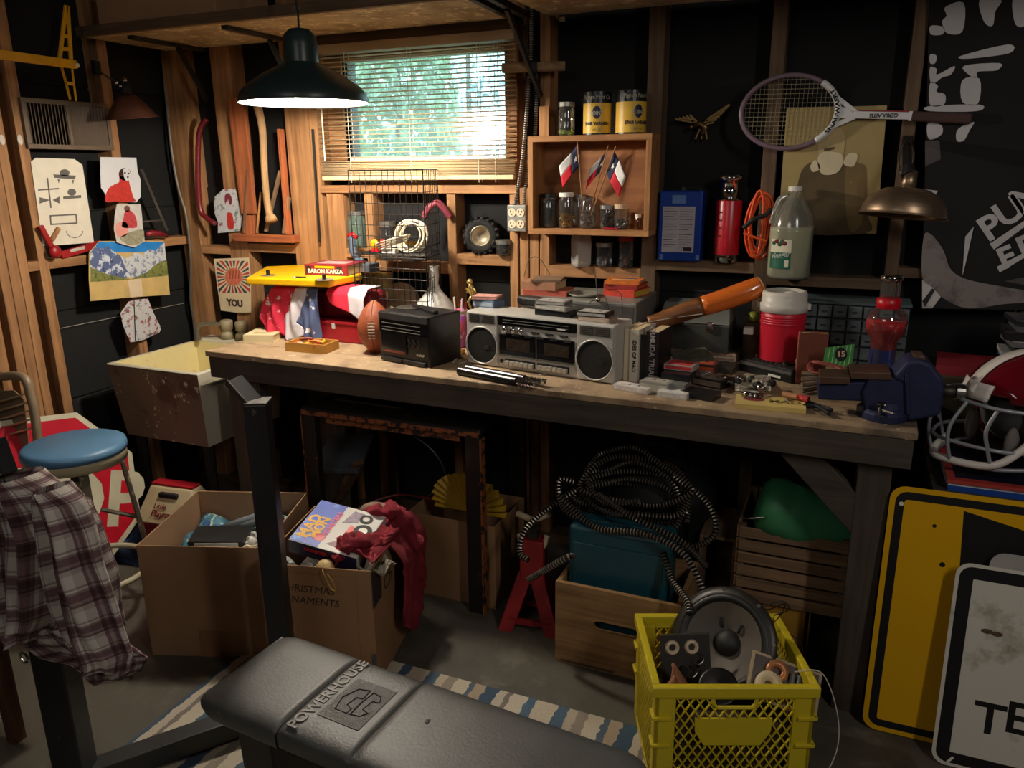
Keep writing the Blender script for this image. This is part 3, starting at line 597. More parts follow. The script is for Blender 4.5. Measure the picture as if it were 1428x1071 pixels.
# pipe cutter / shears and level
rs = thing('red_clamp', 'red hand clamp with wooden wedge resting on the left wall blocking', 'clamp', at(75, 350, X=XF+.02))
kid(MB().bar(at(56, 315, X=XF+.02), at(76, 352, X=XF+.02), .014, .022), 'arm', REDM, rs, bevel=.003); kid(MB().ball(at(77, 351, X=XF+.03), .026, sc=(.6, 1, 1)), 'pivot', REDM, rs, smooth=True)
kid(MB().bar(at(72, 335, X=XF+.01), at(82, 318, X=XF+.01), .01, .016), 'wooden_wedge', OW[2], rs)
kid(MB().bar(at(62, 330, X=XF+.012), at(70, 358, X=XF+.012), .004, .008), 'blade', DSTEEL, rs)
lv = thing('red_level', 'red metal level lying along the left wall blocking behind the painting', 'level', at(115, 345, X=XF-.02))
kid(MB().bar(at(84, 356, X=XF-.0), at(139, 340, X=XF-.0), .02, .03), 'level_body', REDM, lv, bevel=.002); kid(MB().bar(at(98, 350, X=XF+.0115), at(118, 345, X=XF+.0115), .003, .012), 'vial_plate', M('pale_label', (190, 180, 170), .5), lv)
# bow saw frame
bs_ = thing('bow_saw', 'dark red tubular bow saw frame standing against the timber in the corner', 'saw', at(280, 240, Y=YF-.04))
kid(MB().tube(spline([at(288, 166, Y=2.84), at(278, 185, Y=2.84), at(276, 240, Y=2.84), at(279, 290, Y=2.84), at(287, 303, Y=2.84), at(300, 312, Y=2.84)], 6), .0115, 8), 'frame_tube', M('maroon_tube', (104, 24, 34), .35, var=.2), bs_, smooth=True)
# boards, stakes and handles standing on the blocking
def stick(name, label, p0, p1, w, th, mat, Y0=YF-.01, Y1=YF-.01, cat='board', bev=.002):
    a, b = at(*p0, Y=Y0), at(*p1, Y=Y1); t = thing(name, label, cat, a)
    kid(MB().bar(a, b, w, th, up=(0, 1, 0)), 'board_body' if cat == 'board' else 'shaft', mat, t, bevel=bev); return t
OZ = OW[2]; y_ = YF-.02
ob = thing('loose_board', 'reddish board lying flat on the wall blocking under the stakes', 'board', at(367, 332, Y=2.86))
a, b = at(325, 326, Y=2.83), at(409, 339, Y=2.83); kid(MB().b2((a.x, 2.83, b.z), (b.x, YF-.002, a.z)), 'board_body', wood('red_lumber', (176, 98, 54), (130, 66, 36), 'X'), ob, bevel=.003)
RL = wood('red_lumber_upright', (186, 106, 60), (140, 74, 40), 'Z')
a, b, c, d = at(319, 136, Y=y_), at(341, 138, Y=y_), at(357, 298, Y=y_), at(338, 298, Y=y_)
ob = thing('knotty_plank', 'wide knotty reddish plank leaning upright on the wall blocking', 'board', c)
kid(MB().prism([(p.x, p.z) for p in (d, c, b, a)], .02, frame((0, y_+.01, 0), (1, 0, 0), (0, 0, 1))), 'board_body', RL, ob, bevel=.002)
ob = thing('short_block', 'short reddish block under the knotty plank', 'board', c); a, b = at(341, 300, Y=y_), at(357, 327, Y=y_); kid(MB().b2((a.x, y_-.01, b.z+.0), (b.x, y_+.012, a.z)), 'board_body', RL, ob, bevel=.002)
ax = thing('axe_handle', 'long curved pale wooden axe handle standing between the stakes', 'handle', at(375, 310, Y=2.82))
kid(MB().tube(spline([at(359, 148, Y=2.84), at(366, 180, Y=2.84), at(369, 240, Y=2.83), at(373, 285, Y=2.83), at(379, 309, Y=2.82)], 6), .016, 10, rf=lambda i: .019-.004*math.sin(i/24*3)+(.008 if i > 21 else 0)), 'shaft', wood('pale_handle', (196, 158, 112), (160, 118, 76), 'Z'), ax, smooth=True)
stick('wooden_stake', 'thin dark pointed stake leaning before the knotty plank', (341, 325), (346, 236), .012, .02, wood('dark_stake', (120, 86, 56), (84, 58, 38), 'Z'), 2.85, 2.86)
stick('wooden_stake', 'thin pale stake slanting right of the short block', (358, 325), (364, 268), .008, .01, PINEZ, 2.85, 2.87)
stick('wooden_stake', 'long greyish stake crossing behind the axe handle', (371, 323), (391, 238), .012, .018, wood('grey_stake', (140, 112, 84), (104, 80, 58), 'Z'), 2.85, 2.87)
stick('wooden_stake', 'short grey stake leaning on the double stud, farthest right of the stakes', (396, 326), (403, 275), .012, .02, wood('grey_stake', 0, 0), 2.85, 2.87)
stick('thin_board', 'tall thin reddish board standing against the double stud left of the window', (403, 327), (391, 180), .014, .034, RL, 2.862, 2.866)
stick('iron_rod', 'long dark iron bar leaning against the stud left of the wire rack', (446, 338), (436, 180), .007, .012, DSTEEL, 2.86, 2.86, 'rod', .001)
# clamp lamps
def dome_lamp(label, ap, rim, R, tilt, mat, clamp_to, ribs=0):
    ap, rim = V(ap), V(rim); t = thing('clamp_lamp', label, 'lamp', ap)
    ax_ = (rim-ap).normalized(); H = (rim-ap).length; n = 14
    pr = []
    for k in range(n+1):
        u = k/n; r = .022+(R-.022)*math.sin(u*math.pi/2)**.8*1.0; r = .022+(R-.022)*(1-(1-u)**1.0)**.75 if not ribs else .025+(R-.025)*math.sqrt(1-(1-u)**2)
        pr.append((r+(.0025*(k % 2) if ribs else 0), u*H))
    pr.append((R+.006, H+.002)); kid(MB().lathe(pr, ap, 32, ax_), 'reflector', mat, t, smooth=True, solid=.0012)
    kid(MB().cyl(ap-ax_*.05, ap+ax_*.01, .018, .024, 14), 'socket', mat if ribs else BLKM, t, smooth=True)
    return t, ax_
t, ax_ = dome_lamp('brown dome clamp lamp clipped to the left wall stud beside the vent', at(177, 132, X=-2.75), at(184, 164, X=-2.75), .098, 0, M('aged_brown_metal', (110, 70, 54), .45, .5, var=.3), None)
for p, r in ((at(162, 115, X=-2.75), .008), (at(174, 112, X=-2.75), .010), (at(174, 124, X=-2.75), .012), (at(168, 120, X=-2.75), .006)): kid(MB().ball(p, r), 'swivel_joint', CHROME, t, smooth=True)
kid(MB().cyl(at(174, 112, X=-2.75), at(176, 134, X=-2.75), .010, .014), 'socket_neck', CHROME, t); kid(MB().cyl(at(136, 98, X=-2.86), at(162, 115, X=-2.75), .003), 'clamp_rod', STEEL, t)
kid(MB().bar(at(133, 85, X=XF+.02), at(135, 104, X=XF+.02), .02, .03), 'clamp', BLKM, t)
MCU = M('brass_copper_reflector', (160, 136, 112), .38, .85, var=.2, vs=20)
YL = 2.66
t, ax_ = dome_lamp('ribbed copper clamp lamp hanging right of the bearded man print', at(1266, 262, Y=YL), at(1258, 301, Y=YL-.01), .118, 0, MCU, None, ribs=1)
for s in (-1, 1): kid(MB().tube(spline([at(1262+s*3, 252, Y=YL), at(1263+s*9, 235, Y=YL), at(1264+s*10, 212, Y=YL+.06), at(1266+s*3, 196, Y=YL+.16)], 5), .0028, 6), 'clamp_wire', STEEL, t)
kid(MB().cyl(at(1268, 245, Y=YL), at(1267, 232, Y=YL+.02), .02, .016), 'socket_cap', BLKM, t); kid(MB().bar(at(1266, 236, Y=YL+.02), at(1266, 193, Y=YF-.02), .03, .02), 'clamp', DSTEEL, t)
# receptacle box, conduits, closet rod
rb = thing('outlet_box', 'grey steel box with two double outlets on the stud right of the window', 'outlet', at(722, 303, Y=2.83))
a, b = at(707, 286, Y=2.83), at(733, 323, Y=2.83); kid(MB().b2((a.x, 2.83, b.z), (b.x, YF, a.z)), 'steel_box', M('galvanised_steel', (150, 150, 146), .45, .6, var=.2), rb, bevel=.003)
for i in range(2):
    for j in range(2):
        cx_ = a.x+(b.x-a.x)*(.27+.46*i); cz = b.z+(a.z-b.z)*(.28+.44*j)
        o = kid(MB().lathe([(0, 0), (.0165, 0), (.0165, .004), (0, .004)], (cx_, 2.831, cz), 16, (0, -1, 0)), 'outlet_face', M('ivory_plastic', (226, 214, 184), .4), rb)
        for s in (-.006, .006): MB().box((s, -.0025, .004), (.002, .002, .008)).build('slot', INK, o, center=False)
        MB().cyl((0, -.0025, -.007), (0, -.0035, -.007), .0025, n=8).build('slot', INK, o, center=False)
FLEX = M('flexible_conduit', (160, 156, 150), .35, .75, var=.1)
def flex(path, r, n=8, step=.008, nm='conduit', mat=None, parent=None, amp=.13):
    p = spline(path, 30); q = [p[0]]; acc = 0
    for a_, b_ in zip(p, p[1:]):
        d = (b_-a_).length; k = step/3-acc
        while k <= d: q.append(a_+(b_-a_)*(k/d)); k += step/3
        acc = d-(k-step/3)
    mb = MB().tube(q, r, n, rf=lambda i: r*(1 if i % 3 < 2 else 1-2*amp)); mb.m = [0 if (k//n) % 3 == 0 else 1 for k in range(len(mb.f))]; return mb  # groove rings take a darker material, painting shade between the ribs
cb = thing('flex_conduit', 'flexible metal conduit running down to the left side of the outlet box', 'conduit', at(720, 280, Y=2.84)); kid(flex([at(741, 0, Y=2.8), at(741, 60, Y=2.83), at(738, 110, Y=2.84), at(729, 220, Y=2.84), at(718, 287, Y=2.84)], .008), 'conduit_sleeve', [FLEX, M('conduit_groove_shade', (84, 80, 76), .5, .6)], cb)
cb = thing('flex_conduit', 'flexible metal conduit running down behind the jar shelf from the closet rod', 'conduit', at(748, 180, Y=2.86)); kid(flex([at(748, 100, Y=2.85), at(748, 140, Y=2.86), at(746, 190, Y=2.875)], .0075), 'conduit_sleeve', [FLEX, M('conduit_groove_shade', (84, 80, 76), .5, .6)], cb)
cb = thing('flex_conduit', 'flexible metal conduit between the outlet box and the jar shelf side', 'conduit', at(735, 230, Y=2.86)); kid(flex([at(738, 195, Y=2.86), at(734, 240, Y=2.86), at(731, 287, Y=2.85)], .0075), 'conduit_sleeve', [FLEX, M('conduit_groove_shade', (84, 80, 76), .5, .6)], cb)
dr = thing('closet_rod', 'short round wooden rod at the top right corner of the window blind', 'rod', at(720, 95, Y=2.8))
a, b = at(700, 95, Y=2.76), at(788, 92, Y=2.84); kid(MB().cyl(a, b, .017, n=14), 'rod_body', wood('dowel', (150, 120, 84), (112, 86, 58), 'X'), dr, smooth=True); kid(MB().cyl(a+(b-a)*.42, a+(b-a)*.56, .024, n=12), 'rod_collar', BLKM, dr)
# ---------------------------------------------------------------- wall shelf box with jars, cans and flags
YS = 2.75
a = at(736, 191, Y=YS); b = at(918, 188, Y=YS); zt_ = (at(736, 190, Y=YS).z+at(915, 186, Y=YS).z)/2; zb_ = (at(736, 327, Y=YS).z+at(896, 329, Y=YS).z)/2
bxs = thing('box_shelf', 'open-front wooden box shelf of jars and flags on the wall right of the window', 'shelf', ((a.x+b.x)/2, YS, zb_))
sx0, sx1 = at(736, 260, Y=YS).x, at(907, 260, Y=YS).x; tk = .02
kid(MB().b2((sx0, YS, zt_-tk), (sx1, YF-.001, zt_)), 'top_board', PINE, bxs, bevel=.001); kid(MB().b2((sx0, YS, zb_), (sx1, YF-.001, zb_+tk)), 'bottom_board', PINE, bxs, bevel=.001)
kid(MB().b2((sx0, YS, zb_+tk), (sx0+tk, YF-.001, zt_-tk)), 'side_board', PINEZ, bxs, bevel=.001); kid(MB().b2((sx1-tk, YS, zb_+tk), (sx1, YF-.001, zt_-tk)), 'side_board', PINEZ, bxs, bevel=.001)
kid(MB().b2((sx0+tk, YF-.009, zb_+tk), (sx1-tk, YF-.001, zt_-tk)), 'back_panel', wood('box_back_panel', (168, 112, 68), (132, 84, 48), 'X', fine=.5), bxs)
def jar(x, y, z, r, h, label, lid=None, lidh=.014, contents=None, ch=.4, glass=None, group=None, neck=.82, name='glass_jar', cat='jar', lidr=None):
    t = thing(name, label, cat, (x, y, z), group=group)
    nr = r*neck; sh0 = h*.82 if neck < .98 else h*.97
    MB().lathe([(0, .002), (r*.9, .002), (r, .008), (r, sh0*.92), (nr, sh0+h*.03), (nr, h-.001)], n=20).build('glass_body', glass or GLASS, t, smooth=True)
    if lid: MB().lathe([(0, h+.001), (nr+.003, h+.001), (nr+.003, h-lidh), (nr+.001, h-lidh)], n=20).build('lid', lid, t)
    if contents:
        c = contents; rr = r*.9; mb = MB(); rg = random.Random(int(x*999))
        if isinstance(c, tuple):
            kind, m = c; s = {'bolts': .006, 'coins': .007}.get(kind, .006)
            for k in range(70):
                a_ = rg.random()*6.28; q = rr*math.sqrt(rg.random())*.92; p = V((math.cos(a_)*q, math.sin(a_)*q, .006+rg.random()*h*ch))
                d = V((rg.uniform(-1, 1), rg.uniform(-1, 1), rg.uniform(-1, 1))).normalized(); mb.cyl(p-d*s, p+d*s, s*.45, n=5)
            f = mb.build('hardware', m, t); f['kind'] = 'stuff'
        else: MB().lathe([(0, .004), (rr, .004), (rr, h*ch), (0, h*ch)], n=16).build('contents', c, t)
    return t
zi = zb_+tk
def jx(px, Y): return at(px, 300, Y=Y).x
ZL = M('zinc_lid', (150, 148, 142), .4, .8, var=.1); WL_ = M('white_lid', (220, 216, 206), .5)
jar(jx(765, 2.81), 2.81, zi, .031, .125, 'dark-filled jar at the left end inside the box shelf', BLKM, contents=M('dark_screws', (50, 46, 42), .5, .4), ch=.8)
jar(jx(790, 2.805), 2.805, zi, .03, .128, 'white-lidded jar of brass screws, second from left in the box shelf', WL_, contents=('bolts', BRASS), ch=.35)
fj = jar(jx(820, 2.80), 2.80, zi, .031, .115, 'open jar of hardware that holds the flags', None, contents=('bolts', STEEL), ch=.5)
jar(jx(808, 2.845), 2.846, zi, .025, .12, 'slim clear jar behind the jar that holds the flags', ZL)
jar(jx(847, 2.80), 2.80, zi, .026, .085, 'short jar of mixed bolts right of the flag jar', ZL, contents=('bolts', DSTEEL), ch=.7, neck=.9)
jar(jx(867, 2.80), 2.80, zi, .026, .088, 'clear jar with a pale lid, before the brown vial in the box shelf', M('tan_lid', (190, 160, 130), .5), contents=('coins', STEEL), ch=.3, neck=.95)
jar(jx(890, 2.795), 2.795, zi, .0115, .055, 'tiny dark bottle with a white cap at the right end of the box shelf', WL_, contents=M('brown_syrup', (60, 34, 24), .3), ch=.8, neck=.7, glass=glassy('amber_glass', (120, 70, 40), .3), name='small_bottle', cat='bottle')
kn = tag(MB().bar((jx(842, 2.765), 2.765, zi+.004), (jx(862, 2.765), 2.765, zi+.004), .012, .007).build('pocket_knife', M('crimson_handle', (170, 20, 50), .3), bevel=.002), 'small crimson pocket knife lying before the bolt jar', 'knife')
# top of box
zt2_ = zt_
jar(at(790, 180, Y=2.81).x, 2.81, zt2_, .03, .115, 'clear jar standing beside the two varnish cans on top of the box shelf', ZL, neck=.9, contents=('bolts', M('green_beads', (150, 170, 60), .4)), ch=.0+.1)
YEL = M('can_label_yellow', (222, 178, 60), .45, var=.04); NAVY = M('navy_ink', (34, 34, 60), .5); 
def vcan(px, w_px, rot, label):
    Yc = 2.815; x = at(px, 160, Y=Yc).x; r = (at(px+w_px/2, 160, Y=Yc).x-at(px-w_px/2, 160, Y=Yc).x)/2*.93
    t = thing('paint_can', label, 'can', (x, Yc, zt2_), rot); h = .145
    MB().lathe([(0, 0), (r, 0), (r, h), (r-.006, h), (r-.007, h-.004), (0, h-.004)], n=32).build('can_body', BLK, t, smooth=False)
    MB().lathe([(r+.0006, .006), (r+.0006, h*.74)], n=32).build('label_band', YEL, t, smooth=True)
    def curv(T_, body, h_, zc, m, nm, bold=0, ws=1):
        o = text(body, h_, frame((0, 0, zc), (1, 0, 0), (0, 0, 1)), m, t, nm, bold=bold, wscale=ws)
        for v in o.data.vertices: a_ = v.co.x/r; v.co.x = math.sin(a_)*(r+.0014); v.co.y = -math.cos(a_)*(r+.0014)
    curv(None, 'Pigman Paint Co', .013, h*.87, M('label_cream', (226, 220, 200), .5), 'script_lettering', .0002, .85)
    curv(None, 'SPAR VARNISH', .011, h*.26, NAVY, 'lettering', .0006, .9)
    mb = MB()
    mb.grid(lambda u, v: (math.sin((v*.3*math.cos(u*6.283)))*(r+.001), -math.cos((v*.3*math.cos(u*6.283)))*(r+.001), h*.52+v*.022*math.sin(u*6.283)), 20, 2, closeu=True); mb.build('emblem', NAVY, t)
    curv(None, 'POINT', .012, h*.5, M('label_cream', 0), 'emblem_lettering', .0006, .9)
    curv(None, 'NET 1 QT', .005, h*.12, NAVY, 'small_lettering', 0, 1)
    return t
vcan(833, 40, .25, 'yellow-labelled varnish can, left of the pair on the box shelf')
vcan(880, 44, .75, 'yellow-labelled varnish can against the stud, right of the pair on the box shelf')
kid(MB().b2((at(752, 150, Y=2.86).x, 2.86, zt_), (at(765, 150, Y=2.86).x, YF-.001, zt_+.11)), 'cleat', PINEZ, bxs)
# flags
FB, FW, FR = M('flag_navy', (30, 34, 66), .8), M('flag_white', (232, 230, 226), .8), M('flag_red', (204, 34, 52), .8, var=.06)
def flag(foot, tip, label, side, w, Yt, spread=1.0, star=True):
    f0, f1 = V(foot), V(tip); t = thing('texas_style_flag'.replace('texas_style_', 'small_'), label, 'flag', f0)
    d = (f1-f0).normalized(); kid(MB().cyl(f0, f1, .0022, n=6), 'flag_stick', PINEZ, t); kid(MB().ball(f1+d*.003, .004), 'finial', BRASS, t)
    top = f1-d*.012; bot = f1-d*.09; hn = V((side, 0, -1)).normalized()
    def pt(u, v):  # u along fly, v from hoist top down
        q = top.lerp(bot, v)+hn*(u*w); q.y += .008*math.sin(u*5+v*3)-.006*u; return q
    nu = 12
    mb = MB()
    for mi, (u0, u1, v0, v1) in enumerate(((0, .36, 0, 1), (.36, 1, 0, .5), (.36, 1, .5, 1))):
        mb.mi = mi; mb.grid(lambda u, v: pt(u0+(u1-u0)*u, v0+(v1-v0)*v), 6, 6)
    kid(mb, 'flag_cloth', [FB, FW, FR], t, solid=.0008, smooth=True)
    if star:
        sp_ = []
        for k in range(10):
            r_ = .17 if k % 2 == 0 else .07; a_ = math.pi/2+k*math.pi/5; sp_.append((.18+r_*math.cos(a_)*.6*.9, .5-r_*math.sin(a_)))
        for s in (-.0018, .0018): 
            kid(MB().add([pt(*p)+V((0, s, 0)) for p in sp_]+[pt(.18, .5)+V((0, s, 0))], [(k, (k+1) % 10, 10) for k in range(10)]), 'flag_star', FW, t)
    return t
ft = V((at(818, 300, Y=2.8).x, 2.80, zi+.03))
flag(ft+V((-.01, 0, 0)), at(805, 196, Y=2.77), 'small lone-star flag at the left, its cloth hanging white side out', -.85, .10, 2.77)
flag(ft+V((.0, .012, 0)), at(848, 204, Y=2.82), 'small lone-star flag at the back of the crossed pair', -.9, .09, 2.82, .9)
flag(ft+V((.012, -.006, 0)), at(858, 206, Y=2.775), 'small lone-star flag drooping right with its star showing', .55, .10, 2.77, .9)
# row under the box
z6 = zb6
t = thing('plastic_tub', 'frosted square plastic tub of shells under the box shelf', 'tub', (at(809, 370, Y=2.87).x, 2.88, z6))
MB().lathe([(.036, .0), (.042, .01), (.044, .10), (.038, .125), (.040, .135)], n=4, axis=(0, 0, 1)).build('tub_body', glassy('frosted_plastic', (222, 222, 216), .45, .3), t, bevel=.006); 
for k in range(5): MB().ball((-.02+.01*k, -.01+.008*(k % 3), .012+.004*(k % 2)), .008).build('shell', CREAM, t)
jar(at(841, 370, Y=2.87).x, 2.885, z6, .031, .092, 'wide clear jar under the box shelf with no contents', ZL, neck=.96)
jar(at(871, 370, Y=2.87).x, 2.885, z6, .028, .115, 'red-lidded clear jar under the right end of the box shelf', M('red_lid', (150, 40, 44), .5), neck=.96, contents=('bolts', DSTEEL), ch=.2)
# ---------------------------------------------------------------- under the window
jar(at(545, 368, Y=2.9).x-.02, 2.92, zb4, .042, .165, 'large empty mason jar left of the cable coil behind the rack', ZL, lidh=.022)
jar(at(497, 350, Y=2.9).x, 2.92, zb3, .045, .155, 'large greenish jar at the left end under the window', ZL, glass=GLASSG)
jar(at(563, 360, Y=2.87).x+.02, 2.89, zb4, .04, .085, 'short jar mostly hidden behind the cable coil', BRASS, neck=.95)
t = thing('wind_up_toy_wheel', 'knobbly black toy tractor tyre with a pale hub under the window', 'wheel', at(672, 327, Y=2.90)); tc = t.location
R_ = .074
t.location = (tc.x, 2.90, zb5+R_)
MB().lathe([(.038, -.028), (.055, -.035), (R_*.93, -.028), (R_*.95, 0), (R_*.93, .028), (.055, .035), (.038, .028)], n=28, axis=(.25, -1, 0)).build('tyre', RUBBER, t, smooth=True)
x_, y__, z__ = basis((.25, -1, 0))
for k in range(18):
    a_ = 2*math.pi*k/18; d = x_*math.cos(a_)+y__*math.sin(a_); e = -x_*math.sin(a_)+y__*math.cos(a_)
    for s in (-1, 1): MB().bar(d*R_*.93+z__*s*.030+e*.006*s, d*R_*.93+z__*s*.002-e*.004*s, .011, .012, up=d).build('tread_lug', RUBBER, t, bevel=.001)
MB().lathe([(0, .0), (.012, 0), (.026, .004), (.036, .022), (.042, .030), (.036, .026)], n=24, axis=(.25, -1, 0)).build('hub', M('pale_gold_hub', (200, 186, 158), .35, .5), t, smooth=True)
t = jar(at(700, 350, Y=2.86).x, 2.88, zb5, .032, .06, 'squat clamp-top jar right of the toy tyre', ZL, neck=.97, contents=('bolts', DSTEEL), ch=.6)
MB().tube([(-.03, -.03, .058), (-.045, -.02, .045), (-.045, -.01, .03)], .002, 5).build('clamp_wire', STEEL, t)
# boot-like blue figure + blocks on the left
t = thing('toy_boot', 'small blue toy boot with a red cuff at the left of the wire rack', 'toy', at(492, 362, Y=2.8)); BJ = M('denim_blue_plastic', (74, 92, 112), .5, var=.15)
kid(MB().tube([at(498, 360, Y=2.8), at(492, 350, Y=2.8), at(491, 335, Y=2.8), at(488, 330, Y=2.8)], .014, 8, rf=lambda i: (.018, .016, .013, .013)[i]), 'boot_shaft', BJ, t, smooth=True)
kid(MB().tube([at(486, 330, Y=2.8), at(490, 326, Y=2.8), at(498, 331, Y=2.8)], .01, 8), 'cuff', REDP, t, smooth=True); kid(MB().ball(at(501, 362, Y=2.78), .014, sc=(1.6, .8, .6)), 'boot_toe', BJ, t, smooth=True)
t = thing('grey_block', 'grey foam block on which the toy boot stands', 'block', at(497, 371, Y=2.78)); a, b = at(478, 366, Y=2.76), at(519, 380, Y=2.76); kid(MB().b2((a.x, 2.74, b.z), (b.x, 2.82, a.z)), 'block_body', M('grey_foam', (92, 98, 106), .9), t, bevel=.003)
# ---------------------------------------------------------------- wire rack on the bench
wr = thing('wire_rack', 'two-tier black wire grid rack standing at the back of the bench under the window', 'rack', (at(560, 400, Y=2.78).x, 2.78, .9))
WM_ = M('dark_wire', (44, 40, 36), .4, .6); xa, xb, xc = at(486, 250, Y=2.62).x, at(580, 250, Y=2.62).x, at(610, 250, Y=2.84).x
zr1, zr0, zm = at(533, 237, Y=2.62).z, .902, at(560, 356, Y=2.62).z
ya, yb = 2.62, 2.84
def wire(p, q, r=.0012): return MB().cyl(p, q, r, n=4, cap=False)
nx, nz, ny = 13, 16, 5
for k in range(nx+1):
    x = xa+(xb+.03-xa)*k/nx; kid(wire((x, ya, zr0), (x, ya, zr1), .0026 if k in (0, nx) else .0015), 'wire', WM_, wr)
for k in range(0, nz+1):
    z = zr0+(zr1-zr0)*k/nz; kid(wire((xa, ya, z), (xb+.03, ya, z), .0022 if k in (0, nz) else .0015), 'wire', WM_, wr)
    kid(wire((xb+.03, ya, z), (xc, yb, z), .0018 if k in (0, nz) else .0015), 'wire', WM_, wr)
for k in range(1, ny+4):
    u = k/(ny+3); x, y = xb+.03+(xc-xb-.03)*u, ya+(yb-ya)*u; kid(wire((x, y, zr0), (x, y, zr1), .002 if k == ny+3 else .0015), 'wire', WM_, wr)
for k in range(12):
    y = ya+(yb-ya)*k/11; kid(wire((xa, y, zm), (xb+.03+(xc-xb-.03)*k/11, y, zm), .0016), 'shelf_wire', WM_, wr)
kid(MB().b2((xa, ya, zm-.004), (xc-.01, yb, zm-.001)), 'shelf_mat', M('dark_mat', (60, 50, 42), .8), wr)
# things on the rack shelf
cc = thing('cable_coil', 'coil of cream cable on the shelf of the wire rack', 'cable', (at(570, 335, Y=2.72).x, 2.72, zm)); CBL = M('cream_cable', (226, 214, 188), .5, var=.05)
cz = at(575, 333, Y=2.72).z-zm
for k in range(9):
    R0 = .054+.0035*(k % 5); tl = .2+.22*(k % 4); ox = .022-.011*(k//3)+.006*math.sin(k*2.1)
    pts = [(ox+R0*math.cos(t_)*1.0, .012*(k % 3)-.01+R0*math.sin(t_)*math.sin(tl)*.5, max(.006, .064+R0*math.sin(t_)*.93+.003*math.sin(k))) for t_ in [2*math.pi*j/28 for j in range(28)]]
    MB().tube(pts, .0035, 6, closed=True).build('cable_loop', CBL, cc, smooth=True)
for k in range(4):
    R0 = .058+.005*k
    MB().tube([(-.055+R0*math.cos(t_), -.03+R0*math.sin(t_)*.7, .008+.02*k*.4+.02*(1+math.cos(t_))) for t_ in [2*math.pi*j/28 for j in range(28)]], .0035, 6, closed=True).build('cable_loop', CBL, cc, smooth=True)
t = thing('small_carton', 'small white carton left of the cable coil on the wire rack', 'box', (at(541, 352, Y=2.66).x, 2.67, zm)); MB().b2((-.028, -.01, 0), (.032, .02, .018)).build('carton_body', WHITE, t, bevel=.001)
t = thing('toy_cluster', 'small yellow and red plastic toy before the tall mason jar', 'toy', (at(528, 345, Y=2.7).x, 2.7, zm)); MB().ball((-.018, 0, .03), .018, sc=(1, .8, 1.2)).build('yellow_body', YELP, t, smooth=True); MB().ball((.022, 0, .032), .02, sc=(1, .8, 1)).build('red_body', REDP, t, smooth=True); MB().b2((-.03, -.01, 0), (.036, .01, .012)).build('toy_base', REDP, t, bevel=.003)
t = thing('maroon_handset', 'dark pink curved grip hooked over the wire rack corner', 'handle', at(600, 290, Y=2.83)); kid(MB().tube(spline([at(592, 303, Y=2.83), at(597, 291, Y=2.83), at(610, 283, Y=2.84), at(620, 292, Y=2.85), at(628, 303, Y=2.86)], 5), .014, 8), 'grip', M('dusty_maroon', (150, 62, 78), .5, var=.15), t, smooth=True); kid(MB().tube([at(586, 315, Y=2.82), at(592, 303, Y=2.83)], .007, 8), 'grip_end', BLKM, t)
# behind the lower rack tier
t = thing('milk_glass_vase', 'large white milk glass decanter behind the wire rack', 'vase', (at(606, 420, Y=2.76).x, 2.76, .9))
zv = at(600, 370, Y=2.76).z-.9
MB().lathe([(0, 0), (.06, 0), (.085, .03), (.094, .08), (.085, .125), (.05, .165), (.026, .195), (.018, zv*.75), (.022, zv*.86), (.02, zv*.95), (.024, zv)], (0, 0, 0), 28).build('vase_body', M('milk_glass', (226, 224, 216), .25, var=.03), t, smooth=True)
t = thing('straw_plate', 'round tan plate standing on edge behind the green jar', 'plate', (at(560, 420, Y=2.83).x-.01, 2.84, .9)); MB().lathe([(0, 0), (.08, .004), (.1, .014), (.1, .018), (0, .008)], (0, 0, .1), 28, (.1, -1, .25)).build('plate_body', M('tan_plate', (168, 140, 106), .7, var=.2, vs=30), t, smooth=True)
jar(at(576, 430, Y=2.7).x, 2.70, .9, .034, .115, 'small pale green mason jar behind the black radio', M('glass_lid_green', (180, 206, 190), .3), glass=glassy('aqua_glass', (176, 220, 200), .3))
t = thing('tilted_card', 'small patterned card leaning left of the green mason jar', 'card', (at(547, 425, Y=2.74).x, 2.74, .9)); MB().box((0, 0, .06), (.07, .003, .1), rotm(-.2, .35, .5)).build('card_face', M('patterned_card', (186, 170, 134), .7, var=.3, vs=70), t)
t = thing('red_pouch', 'small dark red cloth pouch beside the patterned card', 'pouch', (at(561, 425, Y=2.68).x, 2.69, .9)); MB().ball((0, 0, .045), .04, sc=(.8, .6, 1.1)).build('pouch_body', M('dark_red_cloth', (130, 30, 40), .9, var=.2), t, smooth=True)
t = thing('ribbed_heater_panel', 'tan ribbed upright panel behind the football', 'panel', (at(525, 430, Y=2.83).x, 2.84, .9)); zz_ = at(520, 381, Y=2.82).z-.9
tw = at(540, 400, Y=2.83).x-at(506, 400, Y=2.83).x
MB().b2((-tw*.55, -.005, 0), (tw*.5, .03, zz_)).build('panel_body', M('khaki_panel', (176, 148, 84), .6, var=.1), t, bevel=.002)
for k in range(7): MB().b2((-tw*.5+tw*.15*k, -.009, .01), (-tw*.5+tw*.15*k+.006, -.0052, zz_-.01)).build('rib', M('khaki_rib', (150, 122, 64), .6), t)
